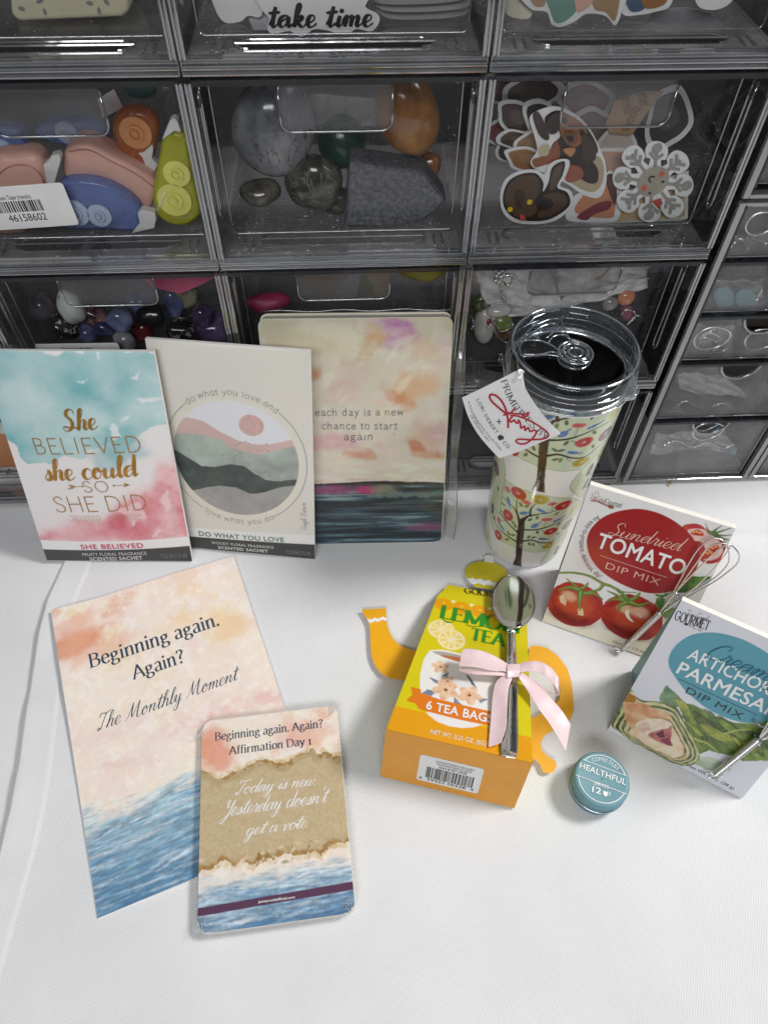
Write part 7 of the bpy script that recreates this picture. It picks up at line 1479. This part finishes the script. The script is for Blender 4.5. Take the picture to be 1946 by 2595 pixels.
# dachshund puppy
s_ = sticker('big sticker of a black and tan dachshund puppy', Z3, [(400, 620), (450, 580), (540, 560), (640, 600), (720, 680), (770, 780), (800, 860), (805, 960), (770, 1040), (690, 1030), (600, 970), (520, 930), (430, 890), (405, 850), (440, 790), (420, 700)], .0335)
inked(s_, Z3, .0335, [([(740, 820), (790, 870), (785, 960), (740, 1010), (660, 990), (560, 900)], (176, 160, 130), True), ([(480, 620), (540, 580), (600, 600), (690, 660), (745, 740), (760, 800), (720, 830), (760, 890), (755, 960), (700, 960), (610, 900), (520, 890), (500, 840), (520, 760), (560, 720), (545, 680), (500, 690)], (44, 34, 32), True), ([(555, 610), (620, 610), (690, 660), (700, 710), (650, 770), (600, 760), (565, 700)], (158, 100, 62), True), ([(520, 770), (545, 740), (560, 800), (545, 850), (500, 860), (430, 880), (415, 840), (470, 820)], (140, 84, 54), True), ([(600, 870), (670, 880), (680, 930), (620, 960), (585, 940)], (150, 84, 58), True), ([(585, 715), (610, 700), (635, 720), (630, 745), (600, 740)], (26, 22, 24), True), ([(565, 625), (585, 615), (600, 632), (580, 645)], (40, 24, 20), True), ([(660, 690), (680, 680), (692, 702), (672, 712)], (40, 24, 20), True), ([(415, 600), (450, 590), (500, 700), (490, 735), (445, 700)], (60, 48, 44), True), ([(450, 770), (500, 760), (495, 810), (450, 815)], (190, 178, 140), True), ([(575, 780), (640, 775), (615, 820)], (186, 132, 88), True), ([(680, 700), (740, 750), (745, 830), (700, 850), (672, 790)], (62, 48, 42), True), ([(490, 620), (548, 588), (556, 650), (540, 692), (500, 694)], (54, 40, 36), True), ([(590, 690), (640, 700), (650, 740), (610, 760), (580, 730)], (120, 80, 58), True), ([(592, 706), (628, 712), (622, 738), (598, 732)], (24, 20, 22), True)])
# python with yellow eyes
s_ = sticker('dark brown snake sticker with round yellow eyes', Z3, [(245, 1030), (270, 950), (340, 905), (430, 895), (480, 920), (500, 870), (560, 840), (612, 850), (590, 930), (560, 980), (620, 1010), (628, 1080), (560, 1150), (470, 1180), (330, 1175), (260, 1120)], .0315)
inked(s_, Z3, .0315, [([(258, 1040), (285, 960), (350, 918), (430, 912), (472, 960), (470, 1010), (500, 960), (520, 880), (585, 850), (575, 920), (545, 985), (600, 1015), (612, 1080), (540, 1140), (460, 1165), (340, 1158), (275, 1110)], (40, 30, 26), True), ([(270, 1042), (295, 970), (352, 930), (425, 926), (456, 965), (450, 1020), (425, 1060), (440, 1110), (400, 1140), (340, 1145), (288, 1100)], (86, 66, 48), True), ([(505, 985), (528, 890), (572, 866), (560, 925), (530, 990), (515, 1000)], (96, 76, 54), True), ([(470, 1030), (520, 1010), (580, 1025), (595, 1075), (530, 1128), (450, 1145), (450, 1110), (500, 1100), (530, 1070), (500, 1045)], (80, 60, 44), True), ([(320, 1010), (350, 1000), (375, 1030), (345, 1100), (320, 1050)], (58, 44, 36), True), ([(350, 1125), (365, 1130), (385, 1165), (362, 1150), (348, 1170)], (206, 84, 70), False)])
for x, y in ((297, 1104), (400, 1065)): spot(Z3, x, y, 14, .0305, ink((226, 196, 30), .35), 'eye', s_)
# snowflake with a face, upside down
sx_, sy_ = 1052, 958
def armp(a, prof):
    d = np.array([math.cos(a), math.sin(a)]); n_ = np.array([-d[1], d[0]]); return [tuple(np.array([sx_, sy_])+d*r*(1 if True else 1)+n_*w) for r, w in prof]
outl_ = []
for k in range(8):
    a = -math.pi/2+.12+k*math.pi/4; R_ = 205 if k % 2 == 0 else 215; outl_ += armp(a, [(85, -33), (120, -28), (R_*.60, -50), (R_*.78, -60), (R_*.95, -50), (R_+8, -16), (R_+8, 16), (R_*.95, 50), (R_*.78, 60), (R_*.60, 50), (120, 28), (85, 33)])
s_ = sticker('white and grey snowflake sticker with a smiling face, upside down', Z3, outl_, .0310, n=2)
for k in range(8):
    a = -math.pi/2+.12+k*math.pi/4; R_ = 185; pl_ = []
    for (p, q, w) in ((70, R_, 9),): pl_.append((armp(a, [(p, -w), (q, -w), (q, w), (p, w)]), (150, 148, 142), False))
    for rr in (118, 155) if k % 2 else (118,):
        for sg_ in (1, -1):
            d = np.array([math.cos(a), math.sin(a)]); n_ = np.array([-d[1], d[0]])*sg_; b0_ = np.array([sx_, sy_])+d*rr; e_ = b0_+d*34+n_*36; w_ = (d-n_)*6; pl_.append(([tuple(b0_-w_), tuple(b0_+w_), tuple(e_+w_), tuple(e_-w_)], (150, 148, 142), False))
    inked(s_, Z3, .0310, [pl_[0]]); [inked(s_, Z3, .0307-.00012*j, [p_]) for j, p_ in enumerate(pl_[1:])]
    if k % 2 == 0: p = armp(a, [(178, 0)])[0]; spot(Z3, p[0], p[1], 27, .0306, ink((150, 148, 142), .35), 'printed_shape', s_)
spot(Z3, sx_, sy_, 80, .0302, ink((158, 152, 138), .35), 'face', s_); spot(Z3, 1098, 918, 15, .0299, ink((206, 84, 64), .35), 'cheek', s_); spot(Z3, 1004, 992, 15, .0299, ink((206, 84, 64), .35), 'cheek', s_)
for x, y in ((1103, 958), (1034, 1018)): spot(Z3, x, y, 7, .0299, ink((30, 28, 28), .35), 'eye', s_)
flat('red_hat', None, None, Z3, [(1045, 1060), (1098, 1046), (1088, 1105)], .0299, .0002, ink((176, 62, 54), .35), parent=s_, sm=False); spot(Z3, 1083, 1114, 13, .0298, ink((158, 152, 146), .35), 'hat_bobble', s_)
q = smooth_curve([Cp(Z3, *p, .0298) for p in ((1062, 932), (1040, 930), (1030, 948), (1040, 962))], 5); m = MB(); m.tube([CF(.0298).at(p[0], p[1], .0003) for p in q], .0004, 5); m.build('smile', M['black'], s_)
# top row
_o = flat('cream_box', 'cream soap-like box with grey petals wrapped in clear film, at the top left corner', 'box', Z1, [(45, -320), (830, -330), (830, 80), (790, 108), (120, 140), (70, 90)], .040, .03, mat('cream petal card', (206, 200, 172), .5), sm=False); b_ = _o.modifiers.new('bevel', 'BEVEL'); b_.width = .003; b_.segments = 3
for x, y, a in ((140, 50, .3), (258, 0, -.4), (290, 72, 1.2), (580, 15, .2), (640, 65, 1.4), (690, 10, .8), (420, -60, .5)):
    flat('petal', None, None, Z1, [(x-26*math.cos(a), y-26*math.sin(a)), (x+10*math.sin(a), y-14*math.cos(a)), (x+22*math.cos(a), y+22*math.sin(a)), (x-12*math.sin(a), y+14*math.cos(a))], .0398, .0003, ink((132, 132, 134)), parent=_o, lift=.0004)
flat('film_wrap', None, None, Z1, [(0, -300), (960, -300), (960, 90), (880, 180), (500, 210), (150, 215), (20, 150)], .036, .0005, M['film'], parent=_o)
s_ = flat('sticker', 'white sticker with the black brushed words take time', 'sticker', Z2, [(430, -80), (1000, -80), (985, 30), (1050, 70), (1060, 110), (1020, 160), (940, 150), (880, 180), (800, 160), (720, 150), (650, 190), (590, 160), (500, 175), (470, 140), (480, 90), (440, 40)], .0300, .0005, STK)
ft_ = CF(.0300); g = Print(ft_, .0003); q = np.array([cabpx(u, v, .0300) for u, v in Z2((478, 140), (1030, 135), (470, 10))]); g.line(write_script('take time', 15, 6, .1, track=4), q[0], q[1], q[2], 72); g.build('brush_lettering', M['black'], None); h_ = bpy.data.objects['brush_lettering']; h_.parent = s_; h_.location = h_.location-s_.location
flat('sticker', 'plain white scalloped sticker left of take time', 'sticker', Z2, [(190, -60), (430, -60), (440, 80), (370, 80), (330, 110), (250, 115), (200, 50)], .034, .0005, STK); flat('sticker', 'white sticker peeking below the scalloped one', 'sticker', Z2, [(370, 0), (480, 0), (480, 155), (400, 155), (370, 90)], .037, .0005, mat('grey sticker back', (176, 176, 180), .5), sm=False)
for i, (x0, y0, x1, y1) in enumerate(((1000, -60, 1480, 20), (1040, -20, 1500, 60), (1060, 20, 1490, 100))): flat('sticker', ['top white edged sticker right of take time', 'middle white edged sticker right of take time', 'lowest white edged sticker right of take time'][i], 'sticker', Z2, [(x0, y0), (x1, y0+10), (x1, y1-20), ((x0+x1)/2, y1), (x0+40, y1-10)], .040+.004*i, .0005, mat('pale sticker', (150+i*8, 148+i*8, 150+i*6), .5), sm=True)
s_ = flat('sticker', 'sticker of a figure in green cloth with a golden wing', 'sticker', Z3, [(360, -80), (880, -80), (885, 60), (850, 130), (800, 80), (700, 70), (640, 110), (560, 140), (515, 120), (490, 60), (400, 40)], .031, .0005, STK)
inked(s_, Z3, .031, [([(480, -70), (640, -70), (650, 40), (600, 100), (540, 118), (510, 60)], (112, 150, 138), True), ([(730, -70), (870, -70), (868, 40), (845, 108), (800, 60), (740, 40)], (160, 132, 96), True), ([(640, -70), (720, -70), (730, 10), (660, 60), (640, 20)], (210, 166, 148), True), ([(390, -70), (470, -70), (480, 20), (420, 20)], (172, 140, 110), True)])
s_ = flat('sticker', 'blue and brown sticker right of the winged figure', 'sticker', Z3, [(890, -60), (1140, -60), (1140, 30), (1060, 60), (980, 75), (890, 70)], .034, .0005, STK); inked(s_, Z3, .034, [([(905, -50), (1020, -50), (1010, 40), (930, 55)], (76, 92, 120), True), ([(1000, -40), (1130, -50), (1110, 20), (1010, 40)], (150, 104, 62), True)])
flat('sticker', 'white cloud shaped sticker at the upper right', 'sticker', Z3, [(1270, -80), (1480, -80), (1470, 0), (1400, 45), (1320, 45), (1280, 10)], .034, .0005, STK); flat('sticker', 'pale sticker with ring doodles beside the winged figure', 'sticker', Z3, [(260, -60), (400, -60), (410, 80), (340, 95), (270, 60)], .035, .0005, mat('ivory sticker', (214, 208, 190), .5))
flat('sticker', 'grey rounded sticker lying low at the upper right', 'sticker', Z3, [(1060, 60), (1250, 40), (1390, 90), (1400, 160), (1060, 165)], .045, .0005, mat('grey sticker', (128, 128, 132), .5))
# gemstones, third row left
gg = 'tumbled gemstones in the lower left drawer'
GEM = [('white gemstone with black specks', 465, 480, 98, 95, stone('dalmatian', (40, 40, 42), (196, 202, 196), None, 110, 'speck', pos=(.10, .26))), ('black gemstone with white snow flecks, at the lower left', 420, 605, 80, 78, stone('snowflake obsidian', (206, 200, 200), (26, 24, 28), None, 150, 'marble', pos=(.36, .44))), ('pink and black mottled gemstone', 630, 530, 62, 78, stone('rhodonite', (58, 40, 44), (172, 128, 124), None, 90)),
       ('small violet blue gemstone at the front', 570, 630, 70, 55, stone('sodalite', (54, 58, 92), (104, 112, 148), None, 40)), ('blue grey gemstone in the middle', 800, 560, 95, 66, stone('blue lace', (78, 86, 122), (128, 134, 164), None, 40)), ('lilac gemstone near the top', 930, 450, 72, 76, stone('lepidolite', (84, 86, 124), (132, 132, 166), None, 40)), ('glossy black gemstone above the dark red one', 1010, 530, 110, 62, stone('onyx', (14, 14, 16), (32, 30, 34), None, 40)), ('dark red gemstone below the glossy black one', 950, 620, 90, 60, stone('red jasper', (60, 14, 16), (104, 34, 32), None, 40)),
       ('black gemstone with white flower flecks', 1210, 640, 92, 70, stone('flower stone', (210, 208, 206), (24, 24, 26), None, 95, 'marble', pos=(.36, .44))), ('long blue gemstone at the top right', 1170, 450, 120, 60, stone('kyanite', (72, 82, 118), (112, 120, 150), None, 40)), ('dark purple gemstone above the round purple one', 1360, 520, 70, 66, stone('amethyst dark', (50, 36, 64), (92, 74, 110), None, 40)), ('round purple gemstone at the right', 1440, 640, 112, 92, stone('amethyst', (74, 56, 92), (128, 108, 146), None, 30)), ('pale grey gemstone behind the packets', 830, 690, 70, 60, stone('grey quartz', (104, 104, 108), (150, 150, 152), None, 40)), ('dark blue gemstone beside the mottled pink one', 700, 600, 60, 60, stone('lapis', (34, 38, 66), (62, 66, 100), None, 40)), ('greenish translucent gemstone at the back', 1250, 380, 90, 70, stone('prehnite', (112, 112, 92), (156, 152, 128), None, 30)), ('grey gemstone at the back left', 270, 470, 90, 80, stone('grey agate small', (70, 66, 72), (112, 104, 110), None, 40))]
for i, (lb, x, y, rx, ry, mt) in enumerate(GEM): blob('gemstone', lb, 'gemstone', Z4, x, y, rx, ry, .030+.004*(i % 4)+(.02 if y < 460 else 0), mt, .9, .4*(i % 5), gg, .10, i, i % 3 == 2)
_o = flat('paper_heart', 'pink paper card at the upper right of the gemstone drawer', 'card', Z4, [(945, 150), (1119, 120), (1480, 120), (1480, 200), (1240, 320), (1180, 320), (1010, 270)], .050, .001, mat('pink paper', (226, 104, 140), .6))
# third row middle, mostly hidden by the journal
Zc = Z(350, 750, .5124)
blob('wrapped_bundle', 'yellow wrapped bundle seen above the journal', 'bundle', Z2, 1290, 1440, 130, 60, .045, mat('olive yellow wrap', (178, 172, 60), .5), .6, 0, None, .1, 4); blob('wrapped_bundle', 'magenta bundle just behind the journal top', 'bundle', Zc, 640, 60, 110, 40, .040, mat('magenta wrap', (150, 40, 84), .5), .6, 0, None, .1, 5); blob('wrapped_bundle', 'pale pink bundle in the drawer above the journal', 'bundle', Z2, 760, 1450, 160, 50, .060, mat('dusty pink wrap', (150, 116, 116), .6), .6, 0, None, .1, 6)
# bagged jewellery, third row right
Z5 = Z(1100, 650, .51); BAG = clear('cloudy white bag', (.78, .78, .78), rough=.2, haze=.55, hcol=(.86, .86, .86))
def bag(label, zoom, pts, d, material=None, seed=0, amp=.0035):
    q = np.array([cabpx(u, v, d) for u, v in zoom(*pts)]); x0, y0 = q.min(0); x1, y1 = q.max(0); n_ = 26; gx, gy = np.meshgrid(np.linspace(0, 1, n_), np.linspace(0, 1, n_)); a, b, c_, e = q[0], q[1], q[2], q[3]
    P = (a*(1-gx[..., None])+b*gx[..., None])*(1-gy[..., None]) + (e*(1-gx[..., None])+c_*gx[..., None])*gy[..., None]; z_ = (fbm(gx*4+seed, gy*4, 3, seed)-.5)*2*amp + np.abs(np.sin(gx*9+gy*6+seed))*amp*.5
    i = np.arange(n_*n_).reshape(n_, n_); Fc = np.stack([i[:-1, :-1], i[:-1, 1:], i[1:, 1:], i[1:, :-1]], -1).reshape(-1, 4); P = P.reshape(-1, 2)
    o = obj('plastic_bag', CF(d).at(P[:, 0], P[:, 1], z_.ravel()), Fc, material or BAG, None, True); tag(o, label, 'plastic bag'); s = o.modifiers.new('thick', 'SOLIDIFY'); s.thickness = .0003; return o
bag('crinkled white bag with a silver chain at the top left', Z5, [(250, 230), (640, 240), (560, 40), (190, 40)], .036, seed=1); bag('crinkled white bag behind the pull tab', Z5, [(620, 230), (1010, 160), (1080, 30), (600, 30)], .042, seed=2); bag('folded white bag below the pull tab', Z5, [(560, 270), (1060, 150), (1060, 90), (640, 200)], .038, seed=3); bag('white paper bag at the drawer left', Z5, [(280, 300), (620, 260), (620, 190), (280, 210)], .040, seed=4)
def chain(label, zoom, pts, d, material, r_=.0007):
    q = smooth_curve(np.array([cabpx(u, v, d) for u, v in zoom(*pts)]), 10); m = MB(); m.tube([CF(d).at(p[0], p[1], .0006*math.sin(i*2.4)) for i, p in enumerate(q)], [r_*(1+.5*math.sin(i*1.9)) for i in range(len(q))], 6); o = m.build('necklace_chain', material, None, smooth=True); tag(o, label, 'chain')
chain('tangled silver chain on the white bag', Z5, [(300, 60), (340, 130), (300, 110), (390, 90), (370, 140), (310, 100), (350, 70), (330, 150), (350, 220)], .0325, M['steel'], .0009); chain('gold chain behind the pull tab', Z5, [(880, 40), (860, 70), (830, 100), (800, 110)], .036, mat('gold metal', (180, 140, 70), .3, metal=.9))
jw = 'stones in the jewellery drawer'
for lb, x, y, rx, ry, a, mt in (('white oval stone standing at the drawer left', 258, 375, 56, 88, .1, stone('milky quartz', (168, 168, 166), (206, 204, 200), None, 30)), ('long white oval stone lying on top', 325, 290, 68, 28, .1, stone('milky quartz', (168, 166, 164), (206, 204, 200), None, 30)), ('green wire-wrapped stone beside the tumbler', 345, 350, 52, 34, -.2, stone('peridot', (96, 112, 50), (146, 158, 86), None, 40)), ('brown stone beside the tumbler', 340, 395, 60, 44, .2, stone('brown stone', (72, 54, 42), (112, 88, 70), None, 40)), ('orange heart-like stone at the right', 962, 222, 44, 34, 0, stone('carnelian', (176, 104, 76), (212, 146, 116), None, 40)), ('purple pink wire-wrapped stone', 968, 298, 36, 36, .5, stone('ruby', (116, 54, 80), (160, 96, 118), None, 40)), ('small magenta stone by the green one', 272, 335, 16, 18, 0, stone('garnet', (120, 30, 66), (160, 60, 96), None, 40)), ('grey stone at the right of the pull tab', 880, 250, 40, 30, 0, stone('grey bead', (110, 110, 112), (150, 150, 150), None, 40)), ('dark green stone at the far left', 230, 250, 40, 40, 0, stone('moss', (56, 66, 44), (92, 100, 70), None, 40))): blob('stone', lb, 'stone', Z5, x, y, rx, ry, .032, mt, .7, a, jw, .03, int(x))
chain('silver wire round the green stone', Z5, [(265, 350), (300, 330), (330, 370), (370, 360), (390, 330), (320, 310), (300, 360), (330, 410), (370, 430)], .0300, M['steel'], .0004); chain('silver wire tail at the purple stone', Z5, [(930, 290), (950, 265), (990, 270), (1000, 300), (960, 335), (1000, 295), (1030, 295)], .0300, M['steel'], .0005)
_m = chain('small silver charm on the drawer floor', Z5, [(328, 480), (322, 510), (335, 525), (340, 490), (328, 482)], .030, M['steel'], .0010)
# bottom left: orange sticker
s_ = flat('sticker', 'orange sticker with a white ragged edge, beside the teal packet', 'sticker', Z4, [(-120, 1220), (40, 1210), (60, 1260), (130, 1290), (160, 1520), (90, 1540), (60, 1510), (20, 1560), (-120, 1530)], .034, .0006, STK); inked(s_, Z4, .034, [([(-120, 1290), (40, 1280), (120, 1320), (140, 1480), (60, 1500), (-120, 1490)], (206, 140, 96), True)])
# earrings and bags in the small drawers
Z6 = Z(1500, 200, .4745)
CLB = clear('crinkled clear bag', (.9, .9, .9), rough=.12, haze=.22, hcol=(.7, .7, .7), fmul=3)
for lb, pts, d, sd in (('clear bag on the middle notched drawer', [(460, 1480), (740, 1480), (760, 1310), (520, 1310)], .018, 11), ('white carded bag in the lower notched drawer', [(470, 1660), (820, 1680), (700, 1570), (450, 1570)], .018, 12), ('iridescent clear bag in the bottom notched drawer', [(300, 1990), (780, 1980), (700, 1880), (340, 1880)], .022, 13), ('crinkled bag round the teal earrings', [(590, 1250), (900, 1240), (920, 1060), (640, 1060)], .020, 14), ('clear bag in the top notched drawer', [(700, 960), (930, 950), (940, 820), (740, 830)], .020, 15), ('folded clear bag standing in the lower notched drawer', [(420, 1800), (840, 1790), (800, 1690), (520, 1700)], .035, 16)): bag(lb, Z6, pts, d, CLB, sd, .0045)
for i, (x, y) in enumerate(((705, 1165), (820, 1175))): flat('earring', ['left teal earring with script in the notched drawer', 'right teal earring with script in the notched drawer'][i], 'earring', Z6, [(x-52, y-10), (x-20, y-48), (x+40, y-40), (x+52, y+20), (x+30, y+55), (x-30, y+45)], .0125, .0015, mat('teal earring', (92, 146, 150), .4))
for lb, x, y, r_, d in (('silver hoop ring in the middle notched drawer', 640, 1385, 92, .0120), ('silver hoop at the right of the middle notched drawer', 905, 1390, 85, .0130), ('silver wire hoop in the top notched drawer', 905, 770, 80, .0130), ('round silver ring in the lower notched drawer', 610, 1835, 70, .020), ('thin silver hoop behind the bottom drawer notch', 620, 1880, 78, .0140)):
    c0 = Cp(Z6, x, y, d); a = np.linalg.norm(Cp(Z6, x+r_, y, d)-c0); m = MB(); m.tube([CF(d).at(c0[0]+a*math.cos(t), c0[1]+a*.8*math.sin(t), .0006*math.sin(2*t)) for t in np.linspace(0, 2*math.pi, 49)[:-1]], .0010, 6, closed=True); o = m.build('hoop_earring', M['steel'], None, smooth=True); tag(o, lb, 'earring')
for lb, pts, d in (('silver chain heap in the middle notched drawer', [(560, 1430), (600, 1380), (680, 1420), (640, 1460), (720, 1440), (700, 1390), (620, 1350), (570, 1390), (660, 1330)], .016), ('silver chain in the top notched drawer', [(740, 900), (790, 850), (830, 900), (800, 940), (880, 930), (930, 880), (860, 850), (900, 820)], .016), ('silver chain with a bend in the bottom notched drawer', [(380, 1960), (450, 1930), (540, 1965), (620, 1940), (700, 1970), (760, 1950)], .018), ('silver chain round the teal earrings', [(600, 1230), (660, 1245), (760, 1235), (840, 1245), (900, 1225), (880, 1180), (910, 1120)], .0122), ('silver wire curl in the lower notched drawer', [(440, 1760), (500, 1720), (600, 1760), (700, 1730), (780, 1770)], .018)): chain(lb, Z6, pts, d, M['steel'], .0009)
for i, (x, y, r_, lb) in enumerate(((680, 1900, 22, 'blue iridescent bead left of the bottom drawer middle'), (760, 2000, 20, 'pale blue bead low in the bottom notched drawer'), (560, 1960, 20, 'brown bead in the bottom notched drawer'), (870, 1190, 20, 'small clear bead in the earring drawer'))): blob('bead', lb, 'bead', Z6, x, y, r_, r_, .020, stone('bead %d' % i, ((90, 150, 190), (120, 170, 190), (120, 84, 60), (170, 172, 176))[i], ((150, 200, 220), (170, 206, 216), (160, 120, 90), (206, 206, 210))[i], None, 90), .9, 0, None, .03, i)
_p = [(700, 1470), (800, 1480), (760, 1340), (820, 1330), (760, 1300)]
_o = flat('dark_card', 'dark jewellery card behind the middle drawer notch', 'card', Z6, [(770, 1320), (940, 1320), (940, 1250), (790, 1260)], .030, .001, mat('dark card', (60, 52, 44), .6), sm=False); _o = flat('dark_card', 'dark jewellery card behind the lower drawer notch', 'card', Z6, [(690, 1600), (880, 1600), (880, 1520), (700, 1530)], .034, .001, mat('charcoal card', (56, 52, 50), .6), sm=False)
# crumb on the cloth behind the tomato carton
_c = T(1699, 1226); m = MB(); m.lathe([(.0002, .0021), (.0012, .0018), (.0016, .0010), (.0011, .0002)], (_c[0], _c[1], 0), 9, cap=True); o = m.build('crumb', mat('crumb', (168, 140, 92), .8, var=.3, vscale=900), None); tag(o, 'tiny tan crumb on the cloth in front of the small drawer cabinet', 'crumb')
